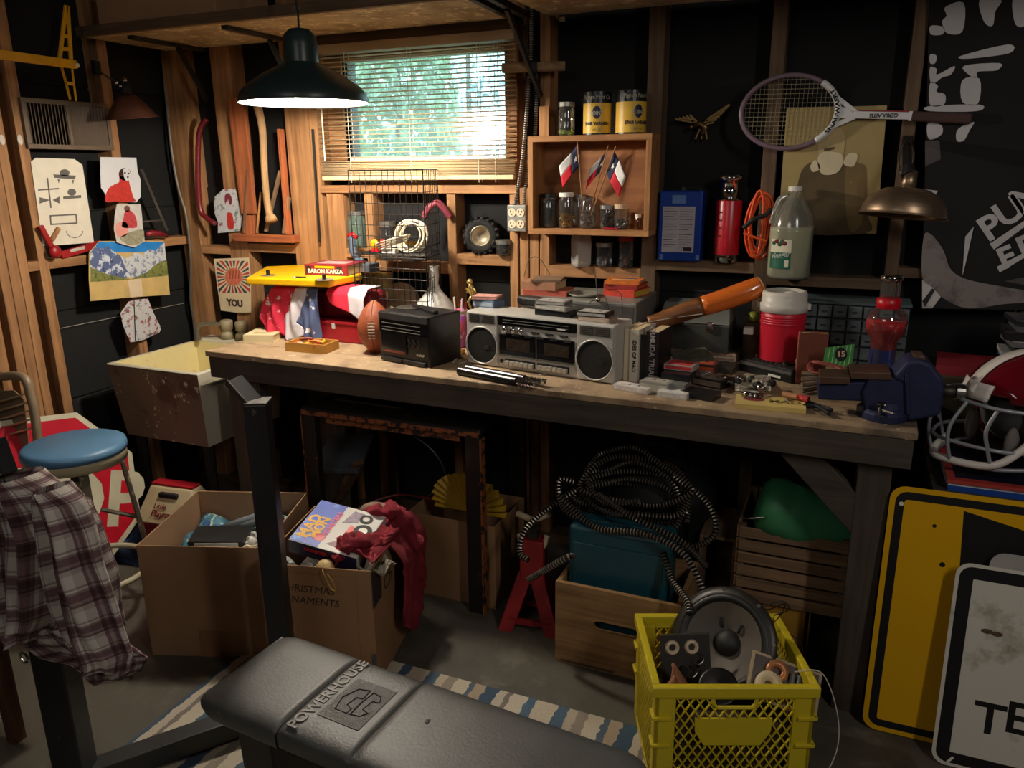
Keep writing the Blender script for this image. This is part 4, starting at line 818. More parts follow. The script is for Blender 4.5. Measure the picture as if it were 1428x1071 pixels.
# ---------------------------------------------------------------- racket, print, eagle, poster on the back wall
YR = 2.85
rc = thing('tennis_racket', 'old wooden tennis racket hung sideways across the studs', 'racket', at(1104, 154, Y=YR))
RI = WM(rc).inverted(); c = at(1102, 153, Y=YR); e1 = at(1172, 158, Y=YR)-c; a_ = e1.length*1.0; mn = (at(1100, 103, Y=YR)-at(1100, 205, Y=YR)).length/2; a_ = (at(1034, 155, Y=YR)-at(1168, 158, Y=YR)).length/2
ux = V((1, 0, -.02)).normalized(); uz = V((.03, 0, 1)).normalized()
cc_ = (at(1034, 155, Y=YR)+at(1168, 158, Y=YR))/2
def EP(t_, k=1): return cc_+ux*(a_*k*math.cos(t_))+uz*(mn*k*math.sin(t_))
FRM = M('racket_mauve', (122, 100, 112), .4, var=.1); WHT = M('racket_white', (214, 214, 214), .4, var=.05)
def arc(t0, t1, n=24): return [EP(t0+(t1-t0)*k/n) for k in range(n+1)]
kid(MB().tube(arc(.9, 2*math.pi-.9, 40), .008, 8), 'frame_rim', FRM, rc, smooth=True); kid(MB().tube(arc(-.9, .9), .0105, 8), 'frame_rim', WHT, rc, smooth=True)
for k in range(-10, 11):
    x = a_*k/11; z_ = mn*math.sqrt(max(0, 1-(x/a_)**2)); kid(MB().cyl(cc_+ux*x-uz*z_, cc_+ux*x+uz*z_, .0007, n=3, cap=False), 'string', M('racket_string', (150, 140, 110), .5), rc)
for k in range(-7, 8):
    z_ = mn*k/8; x = a_*math.sqrt(max(0, 1-(z_/mn)**2)); kid(MB().cyl(cc_-ux*x+uz*z_, cc_+ux*x+uz*z_, .0007, n=3, cap=False), 'string', M('racket_string', 0), rc)
th0 = EP(.35); th1 = EP(-.42); h0 = at(1195, 160, Y=YR); h1 = at(1270, 162, Y=YR); h2 = at(1355, 166, Y=YR)
kid(MB().bar(EP(.42), h0+uz*.004, .012, .014), 'throat', WHT, rc); kid(MB().bar(EP(-.42), h0-uz*.004, .012, .014), 'throat', WHT, rc)
kid(MB().prism([((p-h0).dot(ux), (p-h0).dot(uz)) for p in (EP(.16), EP(-.16), h0-uz*.012, h0+uz*.012)], .012, frame(h0+V((0, .006, 0)), ux, uz)), 'throat', WHT, rc, bevel=.002)
kid(MB().bar(h0-ux*.01, h1, .02, .022), 'shaft', WHT, rc, bevel=.002); kid(MB().bar(h0+uz*.013, h1+uz*.013, .02, .003), 'shaft_stripe', REDM, rc)
kid(MB().bar(h1, h2, .026, .03), 'grip', M('brown_leather_grip', (70, 42, 34), .7), rc, bevel=.005); kid(MB().bar(h1-ux*.006, h1+ux*.004, .024, .028), 'grip_collar', WHT, rc)
RT = INK
text('GERULAITIS', .011, frame((h0+h1)/2+V((0, -.0105, 0)), -ux, -uz), RT, rc, bold=.0005, world=True)
o = text('SNAUWAERT', .013, Matrix(), RT, rc, bold=.0006)
L_ = max(v.co.x for v in o.data.vertices)
for v in o.data.vertices:
    t_ = .62-(v.co.x+L_)/(2*L_)*1.24; t_ = -t_; rr = 1+(-v.co.y)/mn*.9; q = EP(-t_ if False else t_*1.0, 1.0); nrm = (q-cc_).normalized(); q = q+nrm*(-v.co.y*.9)+V((0, -.0115, 0)); v.co = RI @ q
# sepia print
YPP = 2.868
t, L = paper('bearded_man_print', 'large sepia print of an old bearded man on the wall behind the racket', [(1097, 151), (1237, 147), (1222, 326), (1085, 320)], Y=YPP, mat=M('sepia_paper', (172, 150, 96), .6, var=.12, vs=5))
SEP = M('sepia_brown', (120, 98, 58), .6, var=.15); SED = M('sepia_dark', (92, 74, 44), .6, var=.2); SEL = M('sepia_pale', (220, 206, 170), .6)
art(t, L, [(1104, 322), (1110, 270), (1118, 238), (1132, 226), (1150, 224), (1176, 226), (1196, 232), (1206, 262), (1210, 300), (1208, 325)], SED, rnd=True)
art(t, L, [(1180, 232), (1200, 228), (1208, 240), (1205, 300), (1190, 324), (1180, 300)], SEP, z=.0007, rnd=True)
art(t, L, [(1141, 196), (1146, 180), (1170, 178), (1178, 190), (1176, 216), (1168, 236), (1155, 242), (1144, 234)], M('sepia_mid', (188, 166, 116), .6), z=.0011, rnd=True)
art(t, L, [(1140, 222), (1148, 212), (1172, 214), (1176, 226), (1168, 240), (1154, 244), (1144, 240)], SEL, z=.0015, rnd=True); art(t, L, [(1130, 232), (1137, 223), (1144, 234), (1134, 240)], SEL, z=.0015, rnd=True); art(t, L, [(1176, 228), (1184, 214), (1196, 216), (1190, 232)], SEL, z=.0015, rnd=True)
art(t, L, [(1150, 207), (1164, 205), (1163, 208), (1151, 211)], SED, z=.0016, rnd=True)
# eagle
eg = thing('brass_eagle', 'small brass spread-wing eagle ornament on the black wall', 'ornament', at(982, 170, Y=2.93)); DB = M('dark_brass', (120, 96, 56), .4, .8, var=.3)
EQ = lambda px, py: at(px, py, Y=2.93)
kid(MB().tube([EQ(966, 176), EQ(976, 172), EQ(984, 178), EQ(978, 190)], .012, 8, rf=lambda i: (.006, .011, .012, .004)[i]), 'body', DB, eg, smooth=True); kid(MB().ball(EQ(964, 177), .008), 'head', DB, eg, smooth=True)
for k in range(7): kid(MB().bar(EQ(980+k*1.5, 174-k*1.5), EQ(996+k*3.6, 170-k*4), .004, .008), 'wing_feather', DB, eg)
for k in range(5): kid(MB().bar(EQ(972-k*2, 170), EQ(962-k*5, 160+k*1.5), .004, .006), 'wing_feather', DB, eg)
for k in range(3): kid(MB().bar(EQ(976+k*4, 180), EQ(970+k*8, 194), .004, .005), 'tail_feather', DB, eg)
# rock poster
YQ = 2.862
x0, x1 = at(1291, 200, Y=YQ).x, .95; 
t, L = paper('music_poster', 'tall black and white poster of a guitarist in a lettered shirt at the right edge', [(1297, -40), (1285, 430), (1445, 433), (1470, -45)], Y=YQ, mat=M('poster_black', (18, 16, 17), .85, var=.35, vs=3), cat='poster')
PG = M('poster_grey', (190, 186, 186), .5, var=.08, vs=10); PD = M('poster_mid_grey', (74, 66, 64), .5, var=.3, vs=8)
for pts in ([(1318, 10), (1344, 4), (1342, 44), (1320, 46), (1314, 30), (1320, 22)], [(1298, 36), (1316, 38), (1314, 48), (1298, 48)], [(1366, 0), (1396, 0), (1388, 16), (1384, 36), (1372, 30)], [(1412, 0), (1430, 0), (1430, 34), (1416, 34)],
            [(1297, 76), (1306, 78), (1304, 88), (1297, 88)], [(1340, 78), (1406, 62), (1408, 74), (1350, 82)], [(1297, 94), (1306, 96), (1307, 104), (1331, 92), (1326, 104), (1314, 108), (1303, 116), (1297, 112)], [(1344, 92), (1394, 88), (1390, 98), (1364, 100), (1362, 108), (1353, 106)], [(1297, 116), (1308, 120), (1306, 128), (1318, 132), (1316, 146), (1297, 146)], [(1342, 112), (1366, 110), (1364, 144), (1342, 142)], [(1296, 148), (1366, 146), (1362, 155), (1296, 155)], [(1294, 172), (1312, 174), (1314, 186), (1302, 194), (1294, 192)], [(1336, 180), (1358, 170), (1352, 182), (1344, 196), (1334, 196)]):
    art(t, L, pts, PG, z=.0008, name='printed_light_patch', rnd=True)
art(t, L, [(1290, 196), (1310, 196), (1312, 222), (1290, 232)], PD, z=.0005); art(t, L, [(1290, 264), (1308, 266), (1300, 282), (1290, 284)], PG, z=.0008)
ARM = blotch('poster_arm_grey', (126, 116, 112), [((84, 76, 74), 12, .5, .15), ((164, 154, 150), 9, .6, .1)], .5, 0)
art(t, L, [(1288, 330), (1300, 328), (1316, 350), (1326, 376), (1350, 390), (1400, 400), (1440, 408), (1444, 420), (1400, 424), (1350, 430), (1316, 416), (1300, 400), (1286, 386)], ARM, z=.0008, name='printed_arm', rnd=True)
art(t, L, [(1286, 390), (1302, 402), (1312, 414), (1300, 430), (1286, 430)], PG, z=.0004); art(t, L, [(1286, 420), (1300, 402), (1304, 404), (1290, 428)], INK, z=.0012)
art(t, L, [(1346, 330), (1358, 316), (1350, 352), (1344, 378), (1342, 384)], PG, z=.0009); art(t, L, [(1380, 340), (1440, 300), (1440, 308), (1386, 348)], PG, z=.0009); art(t, L, [(1390, 372), (1444, 344), (1444, 350), (1394, 380)], PG, z=.0009); art(t, L, [(1400, 392), (1444, 384), (1444, 400)], PD, z=.0005)
for ch, px, py in (('P', 1382, 318), ('U', 1408, 296), ('N', 1434, 276)):
    text(ch, .075, frame(at(px, py, Y=YQ-.0012), (.80, 0, .60), (-.6, 0, .8)), PG, t, 'shirt_letter', bold=.003, world=True, ex=.0002)
for ch, px, py in (('F', 1404, 360), ('E', 1432, 344)): text(ch, .065, frame(at(px, py, Y=YQ-.0012), (.88, 0, .48), (-.48, 0, .88)), PG, t, 'shirt_letter', bold=.003, world=True, ex=.0002)
# ---------------------------------------------------------------- things on the right wall blocking
z7, z8 = zb7, zb8
def pxr(pa, pb, py, Y): a_, b_ = at(pa, py, Y=Y).x, at(pb, py, Y=Y).x; return (a_+b_)/2, (b_-a_)
x, w = pxr(918, 978, 320, 2.85)
t = thing('solvent_can', 'rectangular blue metal solvent can with a printed grey label', 'can', (x, 2.85, z7), .04); h = at(950, 266, Y=2.85).z-z7
BLUE = M('can_blue', (24, 62, 156), .3, .2, var=.1); MB().b2((-w/2, 0, 0), (w/2, .085, h)).build('can_body', BLUE, t, bevel=.006)
MB().b2((-w*.40, -.0012, h*.13), (w*.34, -.0002, h*.78)).build('paper_label', M('label_grey', (176, 174, 182), .6), t)
for i in range(2):
    for k in range(16):
        if k in (5, 9): continue
        MB().b2((-w*.37+i*w*.36, -.0018, h*(.74-.036*k)), (-w*.37+i*w*.36+w*(.30 if (k*7+i) % 3 else .22), -.0013, h*(.745-.036*k)+.0015)).build('print_line', INKG, t)
MB().b2((w*.1, -.0018, h*.15), (w*.3, -.0013, h*.2)).build('barcode', INK, t)
MB().b2((-w*.2, -.002, h*.82), (w*.12, -.0002, h*.94)).build('blue_badge', M('badge_blue', (90, 130, 190), .4), t, bevel=.004)
for sx in (-.42, .42): MB().b2((sx*w-.02*w, -.0015, .006), (sx*w+.06*w, -.0002, h*.1)).build('pale_corner', M('badge_blue', 0), t)
MB().cyl((-.0, .04, h), (-.0, .04, h+.012), .013).build('screw_cap', DSTEEL, t)
MB().tube([(w*.1, .04, h), (w*.1, .04, h+.01), (w*.38, .04, h+.01), (w*.38, .04, h)], .003, 6).build('carry_handle', DSTEEL, t)
x, w = pxr(996, 1032, 320, 2.87); ht = at(1016, 243, Y=2.87).z-z7
t = thing('steel_flask', 'red vacuum flask with a chrome cap between the blue can and orange cord', 'flask', (x, 2.89, z7)); r = w/2
MB().lathe([(0, 0), (r*.96, 0), (r*.96, ht*.08), (r, ht*.09)], n=28).build('base_ring', CHROME, t, smooth=True)
MB().lathe([(r, ht*.09), (r, ht*.70), (r*.97, ht*.71)], n=28).build('body', M('flask_red', (176, 24, 40), .3, var=.05), t, smooth=True)
MB().lathe([(r*.97, ht*.71), (r*.9, ht*.735), (r*.72, ht*.74), (r*.70, ht*.93), (r*.98, ht*.94), (r*.98, ht*.985), (0, ht)], n=28).build('cap', CHROME, t, smooth=True)
for k in range(4): MB().b2((-r*.6, -r*.93, ht*(.3+.09*k)), (-r*.6+.012+.003*(k % 2), -r*.84, ht*(.3+.09*k)+.005)).build('side_print', M('dark_red_print', (110, 14, 30), .4), t)
x, w = pxr(1036, 1080, 310, 2.80)
t = thing('extension_cord', 'orange extension cord coiled and hung on the stud beside the jug', 'cord', at(1056, 310, Y=2.82)); ORC = M('orange_cord', (226, 84, 30), .5, var=.06)
for k in range(6):
    cx_, cy_, rx_, ry_ = 1057+(k % 3-1)*3, 312+(k % 2)*3, 9+k*1.9, 46-(k*7 % 5)*2.2; P_ = []
    for j in range(10): a_ = 2*math.pi*j/10; P_.append(at(cx_+rx_*math.cos(a_)+(6 if math.sin(a_) < 0 else -2)*abs(math.sin(a_)), cy_+ry_*math.sin(a_), Y=2.82+.007*k+.004*math.sin(a_*2+k)))
    kid(MB().tube(spline(P_, 5, closed=True), .0046, 6, closed=True), 'cord_loop', ORC, t, smooth=True)
kid(MB().tube([at(1037, 318, Y=2.80), at(1050, 306, Y=2.795), at(1068, 300, Y=2.8), at(1076, 292, Y=2.81)], .008, 8), 'plug_wrap', BLKM, t); kid(MB().tube(spline([at(1037, 325, Y=2.80), at(1050, 330, Y=2.795), at(1068, 336, Y=2.8)], 4), .0045, 6), 'cord_tail', ORC, t)
# jug
x, w = pxr(1068, 1133, 360, 2.80); yj = 2.82; hj = at(1110, 260, Y=2.80).z-z8; r = w/2*.95
t = thing('vinegar_jug', 'clear plastic gallon jug of cloudy vinegar on the blocking below the print', 'jug', (x, yj, z8)); JP = glassy('jug_plastic', (236, 236, 224), .16, .15)
MB().lathe([(0, 0), (r*.92, 0), (r, .01), (r, hj*.54), (r*.9, hj*.68), (r*.55, hj*.84), (.02, hj*.92), (.019, hj*.965)], n=24).build('jug_body', JP, t, smooth=True)
MB().lathe([(.022, hj*.95), (.022, hj), (0, hj)], n=20).build('cap', WHITE, t); MB().lathe([(0, .003), (r*.9, .003), (r*.975, .012), (r*.975, hj*.52), (r*.97, hj*.56), (0, hj*.56)], n=24).build('liquid', M('cloudy_vinegar', (206, 206, 178), .2, var=.03, trans=.1), t, smooth=True)
MB().tube(spline([(-.02, -.01, hj*.9), (-r*.62, -.02, hj*.86), (-r*.8, -.03, hj*.72), (-r*.9, -.03, hj*.6)], 5), .010, 8).build('handle', JP, t, smooth=True)
def onr(a0, a1, z0, z1, m, nm, e=.001):
    MB().grid(lambda u, v: (math.sin(a0+(a1-a0)*u)*(r+e), -math.cos(a0+(a1-a0)*u)*(r+e), z0+(z1-z0)*v), 8, 1).build(nm, m, t)
a0, a1 = -.95, .12
onr(a0, a1, hj*.12, hj*.44, M('label_cream2', (222, 216, 190), .6), 'label_sheet'); onr(a0, a1, hj*.12, hj*.30, M('label_green', (24, 92, 70), .5), 'label_band', .0014)
for k, (aa, zz_) in enumerate(((-.7, .40), (-.55, .42), (-.4, .39), (-.2, .40), (-.3, .42))): MB().ball((math.sin(aa)*(r+.001), -math.cos(aa)*(r+.001), hj*zz_), .009, sc=(1, .3, .8)).build('printed_fruit', M('print_fruit_red', (120, 40, 50), .5) if k % 2 else M('print_leaf', (60, 96, 60), .5), t)
o = text('Vinegar', .018, Matrix(), M('label_white', (236, 236, 226), .5), t, 'lettering', bold=.0006, shear=.2)
for v in o.data.vertices: aa = (a0+a1)/2+.02+v.co.x*1.0/r*.85; zc = v.co.y; v.co = V((math.sin(aa)*(r+.0022), -math.cos(aa)*(r+.0022), hj*.27+zc+v.co.x*.15))
onr(-.14, .04, hj*.14, hj*.22, M('label_cream2', 0), 'label_patch', .0018)
# ---------------------------------------------------------------- things on the bench
ZB = .9
def book(name, label, x, y, z, w, d, h, rz, cover, group=None, rot=None, pages=None, tfn=None):
    """lies flat: w along x (spine at -y), d along y, h thick"""
    t = thing(name, label, 'book', (x, y, z), rz, group=group)
    if rot: t.rotation_euler = rot
    c = .0025
    mb = MB(); mb.b2((-w/2, -d/2, 0), (w/2, d/2, c)); mb.b2((-w/2, -d/2, h-c), (w/2, d/2, h)); mb.b2((-w/2, -d/2, c), (w/2, -d/2+c, h-c)); mb.build('cover', cover, t)
    MB().b2((-w/2+.003, -d/2+c, c), (w/2-.003, d/2-.003, h-c)).build('page_block', pages or PAGES, t)
    if tfn: tfn(t)
    return t
# book with pale cover
p = at(371, 472, Z=ZB)
BC = M('cream_cover', (216, 202, 160), .6, var=.06)
def bt(t):
    text('Classics', .014, topT(-.0, .04, .0305), INK, t, 'title_lettering', bold=.0004); 
    for k in range(3): MB().b2((-.035, -.02-.012*k, .0301), (.04-.01*k, -.016-.012*k, .0306)).build('print_line', M('tan_ink', (176, 150, 100), .7), t)
book('paperback_book', 'thick cream paperback lying at the left end of the bench', p.x, p.y, ZB, .125, .155, .03, .32, BC, tfn=bt)
# open tin of gourds
p = at(436, 488, Z=ZB); t = thing('wooden_tray', 'small mustard wooden box of dried peppers at the bench front, left of the football', 'box', (p.x, p.y, ZB), .05)
MUS = M('mustard_wood', (190, 140, 62), .6, var=.15); w, d, h = .175, .10, .035
MB().b2((-w/2, -d/2, 0), (w/2, d/2, .005)).build('tray_floor', MUS, t)
for a, b in (((-w/2, -d/2, .005), (w/2, -d/2+.006, h)), ((-w/2, d/2-.006, .005), (w/2, d/2, h)), ((-w/2, -d/2+.006, .005), (-w/2+.006, d/2-.006, h)), ((w/2-.006, -d/2+.006, .005), (w/2, d/2-.006, h))): MB().b2(a, b).build('tray_side', MUS, t, bevel=.001)
for x in (.03, .055): MB().box((x, -d/2-.001, .018), (.004, .003, .006)).build('latch', BRASS, t)
r = random.Random(3); PC = [(206, 84, 40), (222, 170, 50), (176, 60, 40), (214, 196, 160), (150, 110, 70), (226, 190, 60), (120, 40, 34), (232, 130, 60)]; PN = ['red-orange', 'golden', 'brick red', 'cream', 'brown', 'bright yellow', 'dark crimson', 'pale orange']
for k in range(8):
    c = PC[k]; x, y = -.065+.13*((k*3) % 8)/7, r.uniform(-.025, .025); q = tag(MB().tube(spline([(-.02, 0, 0), (0, .004, .006), (.018, .0, .004), (.026, -.004, .010)], 3), .009, 7, rf=lambda i: .009-.0008*i).build('dried_pepper', M('pepper_%d' % k, c, .5, var=.2), smooth=True), PN[k]+' dried pepper heaped in the mustard wooden box', 'pepper', 'dried peppers in the mustard box')
    q.location = V((p.x+x, p.y+y, ZB+.022+.016*(k//5))); q.rotation_euler = (r.uniform(-.3, .3), 0, r.uniform(0, 6))
# red toolbox with bandana draped, and game case on top
A = at(373, 474, Z=ZB); A = V((A.x, 2.56, 0)); 
tb = thing('red_toolbox', 'red metal toolbox with stepped lid under the yellow game case', 'toolbox', (at(440, 470, Y=2.52).x, 2.52, ZB)); w = at(504, 470, Y=2.52).x-at(374, 470, Y=2.52).x
RTB = M('toolbox_red', (168, 36, 48), .35, .2, var=.1)
hh = at(440, 404, Y=2.6).z-ZB; w2 = w/2
MB().b2((-w2, .0, 0), (w2, .2, hh*.42)).build('lower_case', RTB, tb, bevel=.004); MB().b2((-w2, .06, hh*.42), (w2*.98, .2, hh)).build('upper_case', M('toolbox_maroon', (120, 28, 40), .4, .2), tb, bevel=.02)
for x in (-.0, w*.16): MB().box((x+.02, -.003, hh*.34), (.014, .005, .022)).build('latch', M('white_latch', (220, 216, 210), .4), tb)
MB().b2((-w2-.002, -.004, hh*.42-.006), (w2+.002, .05, hh*.42+.004)).build('rim_strip', RTB, tb)
# draped bandana cloth
t = thing('patterned_cloth', 'red, white and blue patterned cloth draped over the red toolbox', 'cloth', (tb.location.x, 2.5, ZB+.1))
BND = {}
def bandmat(nm, c): 
    return blotch(nm, c, [((236, 226, 224), 26, .60, .02), ((236, 226, 224), 9, .62, .02)], .9, .3)
segs = [(374, 412, bandmat('bandana_red', (206, 40, 70))), (410, 428, bandmat('bandana_white', (214, 208, 214))), (426, 444, bandmat('bandana_blue', (72, 84, 120)))]
zt0 = at(410, 403, Y=2.5).z
EDG = [[378, 364, 362, 372], [412, 404, 392, 404], [428, 422, 414, 424], [443, 445, 444, 446]]; YP = [403, 430, 452, 473]
def edg(i, s_): s_ *= 3; j = min(int(s_), 2); return EDG[i][j]+(EDG[i][j+1]-EDG[i][j])*(s_-j)
for i in range(3):
    def cf(u, v, i=i):
        if v < .2: x = at(edg(i, 0)+(edg(i+1, 0)-edg(i, 0))*u, 403, Y=2.5).x; return (x, 2.66-.15*v/.2, zt0+.004)
        s_ = (v-.2)/.8; px = edg(i, s_)+(edg(i+1, s_)-edg(i, s_))*u; py = YP[0]+(YP[3]-YP[0])*s_+(-8 if i == 0 else 0)*s_*(1-u)+4*math.sin(px*.19)*s_
        q = at(px, py, Y=2.505-.022*s_); q.y -= (.012*math.sin(px*.23+s_*3)+.006*math.sin(px*.5-s_*5))*min(1, s_*3); q.z = max(q.z, ZB+.004); return q
    kid(MB().grid(cf, 18, 30), 'cloth_panel', segs[i][2], t, smooth=True, solid=.003)
xa_, xb_ = at(452, 440, Y=2.5).x, at(506, 440, Y=2.5).x; zt0 = at(470, 405, Y=2.5).z
for i, (u0, u1, m) in enumerate(((0, .55, M('bandana_plain_red', (206, 34, 60), .9, var=.1)), (.53, 1.0, segs[1][2]))):
    def cf2(u, v):
        uu = u0+(u1-u0)*u; x = xa_+(xb_-xa_)*uu; dz = v*(.05+.07*uu)
        if v < .2: return (x, 2.64-.5*v, zt0+.004)
        return (x+.015*v, 2.52-.03*v*uu-.008*math.sin(uu*8), zt0-dz*1.0)
    kid(MB().grid(cf2, 14, 16), 'cloth_panel', m, t, smooth=True, solid=.003)
# yellow game case
gz = zt0+.012
gp = [at(344, 397, Z=gz), at(460, 401, Z=gz), at(505, 391, Z=gz), at(500, 379, Z=gz), at(440, 377, Z=gz), at(372, 380, Z=gz)]
yc = thing('yellow_game_case', 'flat yellow plastic machine cover with spindles resting on the red toolbox', 'cover', (gp[0]+gp[2])/2)
kid(MB().prism([(p.x, p.y) for p in gp], .028, Matrix.Translation((0, 0, gz))), 'case_body', YELP, yc, bevel=.006, seg=3)
for px, py, r in ((374, 384, .03), (452, 390, .036)):
    q = at(px, py, Z=gz+.0285); kid(MB().cyl(q, q+V((0, 0, .001)), r, n=24), 'spindle_plate', M('grey_plate', (120, 116, 104), .5, .3), yc); kid(MB().cyl(q, q+V((0, 0, .022)), .0075, n=12), 'spindle', BLK, yc, bevel=.001)
q = at(408, 387, Z=gz+.03); kid(MB().tube(spline([q, q+V((.01, .01, 0)), q+V((.03, .012, 0)), q+V((.05, .018, 0))], 4), .004, 6), 'hook_mark', BLK, yc)
q = at(455, 382, Z=gz+.028); BK = M('cover_maroon', (130, 24, 34), .5, var=.2)
def sp_(t):
    text('BARON KARZA', .016, frontT(-.003, -.0862, .016), M('print_white', (236, 230, 220), .5), t, 'spine_lettering', bold=.0008); MB().b2((-.05, -.0866, .029), (.04, -.0858, .038)).build('yellow_band', YELP, t)
    for x in (-.078, .062): MB().b2((x-.012, -.0866, .006), (x+.012, -.0858, .036)).build('dark_badge', INK, t)
    MB().b2((-.07, -.04, .0421), (.06, .05, .0427)).build('cover_picture', M('cover_picture', (190, 150, 150), .5, var=.4, vs=40), t)
book('boxed_toy_set', 'dark red boxed book lettered on its edge, on top of the yellow cover', q.x+.02, q.y+.045, gz+.028, .195, .17, .042, .10, BK, tfn=sp_).__setitem__('category', 'book')
# football
p = at(513, 496, Z=ZB); hf = at(513, 418, Y=p.y+.07).z-ZB; p = V((p.x, p.y+.06, ZB)); rf_ = (at(537, 460, Y=p.y).x-at(490, 460, Y=p.y).x)/2*.88
t = thing('football', 'brown leather american football standing on its end', 'ball', p, .35)
def fr_(u): return rf_*math.sin(math.pi*min(1, .055+u*.93))**.72
MB().lathe([(0, .0)]+[(fr_(k/20), hf*k/20) for k in range(21)]+[(0, hf)], n=36).build('leather_body', LEATHER, t, smooth=True)
for a0 in (0, 1.57, 3.14, 4.71): MB().tube([(math.sin(a0)*(fr_(k/16)+.0005), -math.cos(a0)*(fr_(k/16)+.0005), hf*k/16) for k in range(17)], .0012, 4).build('seam', M('seam_brown', (84, 40, 24), .7), t)
for k in range(6): MB().box((0, -fr_(.3+.07*k)-.0015, hf*(.34+.055*k)), (.026, .003, .005)).build('lace', M('lace_white', (214, 200, 176), .7), t, bevel=.001)
# black cassette radio
o, an, w, h = boxframe((531, 501), (600, 514), (531, 433)); d = .17
t = thing('black_cassette_radio', 'black plastic cassette radio beside the football', 'radio', o, an)
BG = M('glossy_black', (16, 16, 18), .18, var=0, coat=.3)
MB().b2((0, 0, .0), (w, d, h)).build('body', BLK, t, bevel=.006)
MB().b2((.004, -.004, h*.86), (w-.004, .0, h*.985)).build('top_strip', M('radio_strip', (74, 74, 76), .3, .4), t, bevel=.001)
MB().b2((.008, -.004, h*.60), (w-.006, -.001, h*.82)).build('tuning_panel', BG, t); 
for z_ in (.78, .70, .64): MB().b2((.02, -.0055, h*z_), (w*.85, -.004, h*z_+.002)).build('tuning_line', M('radio_line', (120, 118, 112), .4), t)
MB().b2((.014, -.005, h*.2), (w*.56, -.001, h*.56)).build('cassette_door', BG, t, bevel=.001); MB().b2((.03, -.0062, h*.2), (w*.54, -.005, h*.24)).build('red_scale', M('dull_red_scale', (120, 50, 40), .4), t)
for k in range(3): MB().tube([(w*(.64+.1*k)-.01, -.004, h*.52), (w*(.64+.1*k)-.002, -.005, h*.44), (w*(.64+.1*k)-.01, -.004, h*.36)], .0025, 5).build('speaker_slit', DSTEEL, t)
for k in range(2): MB().b2((w*(.05+.45*k), -.012, h*.02), (w*(.48+.45*k), -.0005, h*.1)).build('key_bar', BLK, t, bevel=.003)
text('SHARP', .009, frontT(w*.82, -.001, h*.22), SILVER, t, bold=.0002)
q = V((w*.55, d*.4, h)); MB().bar((w*.25, d*.7, h+.007), (w*.95, d*.32, h+.007), .02, .012).build('folded_handle', BLK, t, bevel=.003); MB().lathe([(0, 0), (.05, 0), (.05, .004), (0, .004)], (w*.25, d*.62, h), 24).build('round_dial', DSTEEL, t)
# pen cup, figurine, small papers
p = at(645, 500, Z=ZB); p = V((at(640, 450, Y=2.62).x, 2.62, ZB)); r = .034
t = thing('pen_tub', 'pink and purple printed tub holding pens between the two radios', 'tub', p); hp = at(640, 434, Y=2.6).z-ZB
MB().lathe([(0, 0), (r*.85, 0), (r, hp), (r*.94, hp), (r*.8, .01), (0, .01)], n=24).build('tub_body', blotch('purple_pink_tub', (150, 70, 150), [((220, 90, 120), 16, .5, .05), ((236, 200, 210), 24, .6, .04)], .4, 0), t, smooth=True)
MB().lathe([(r*1.0, hp-.012), (r*1.04, hp-.012), (r*1.04, hp+.001), (r*.98, hp+.001)], n=24).build('rim', M('tub_rim', (220, 210, 180), .5), t)
for k, (dx, dy, c, L_) in enumerate(((-.012, 0, (230, 226, 210), .05), (.004, .008, (200, 30, 40), .036), (.012, -.004, (220, 220, 230), .045), (.018, .008, (180, 30, 60), .03))):
    q = tag(MB().cyl((p.x+dx*.5, p.y+dy*.5, ZB+.012), (p.x+dx*1.5, p.y+dy, ZB+hp+L_), .0035, n=8).build('pen', M('pen_%d' % k, c, .4, var=0)), ['cream pen, tallest in the purple tub', 'short red pen in the purple tub', 'pale grey pen in the purple tub', 'shortest crimson pen in the purple tub'][k], 'pen', 'pens in the purple tub')
t = thing('red_candy_tub', 'small wooden tray with a red blob before the pen tub', 'tray', (p.x+.02, p.y-.12, ZB)); MB().b2((-.04, -.03, 0), (.05, .03, .018)).build('tray_body', MUS, t, bevel=.003); MB().ball((.0, 0, .03), .022, sc=(1.2, .9, .8)).build('red_lump', REDP, t, smooth=True)
fg = thing('gold_figurine', 'small gold trophy figurine of a batter behind the silver radio', 'figurine', at(660, 440, Y=2.72)); GO = M('gold_plastic', (214, 186, 112), .25, .8, var=.1)
G = lambda px, py: at(px, py, Y=2.72)
fp = [G(655, 396), G(657, 402), G(659, 412), G(656, 422), G(661, 438)]
kid(MB().tube(spline(fp[:3], 5), .010, 10, rf=lambda i: .007+.005*math.sin(i/10*3)), 'torso', GO, fg, smooth=True); kid(MB().ball(G(655, 393), .0125), 'head', GO, fg, smooth=True)
kid(MB().tube([G(658, 412), G(653, 421), G(657, 430), G(655, 440)], .006, 8), 'leg', GO, fg, smooth=True); kid(MB().tube([G(660, 412), G(664, 421), G(663, 430), G(667, 440)], .006, 8), 'leg', GO, fg, smooth=True)
kid(MB().tube([G(661, 402), G(664, 408), G(656, 409)], .004, 8), 'arm', GO, fg, smooth=True); kid(MB().tube([G(655, 402), G(651, 407), G(656, 409)], .004, 8), 'arm', GO, fg, smooth=True); kid(MB().cyl(G(657, 410), G(650, 402), .003, .005), 'bat', GO, fg)
a = G(648, 440); kid(MB().b2((a.x, 2.69, ZB), (a.x+.065, 2.75, a.z+.003)), 'pedestal', wood('trophy_base', (110, 80, 60), (80, 56, 40), 'X'), fg, bevel=.003)
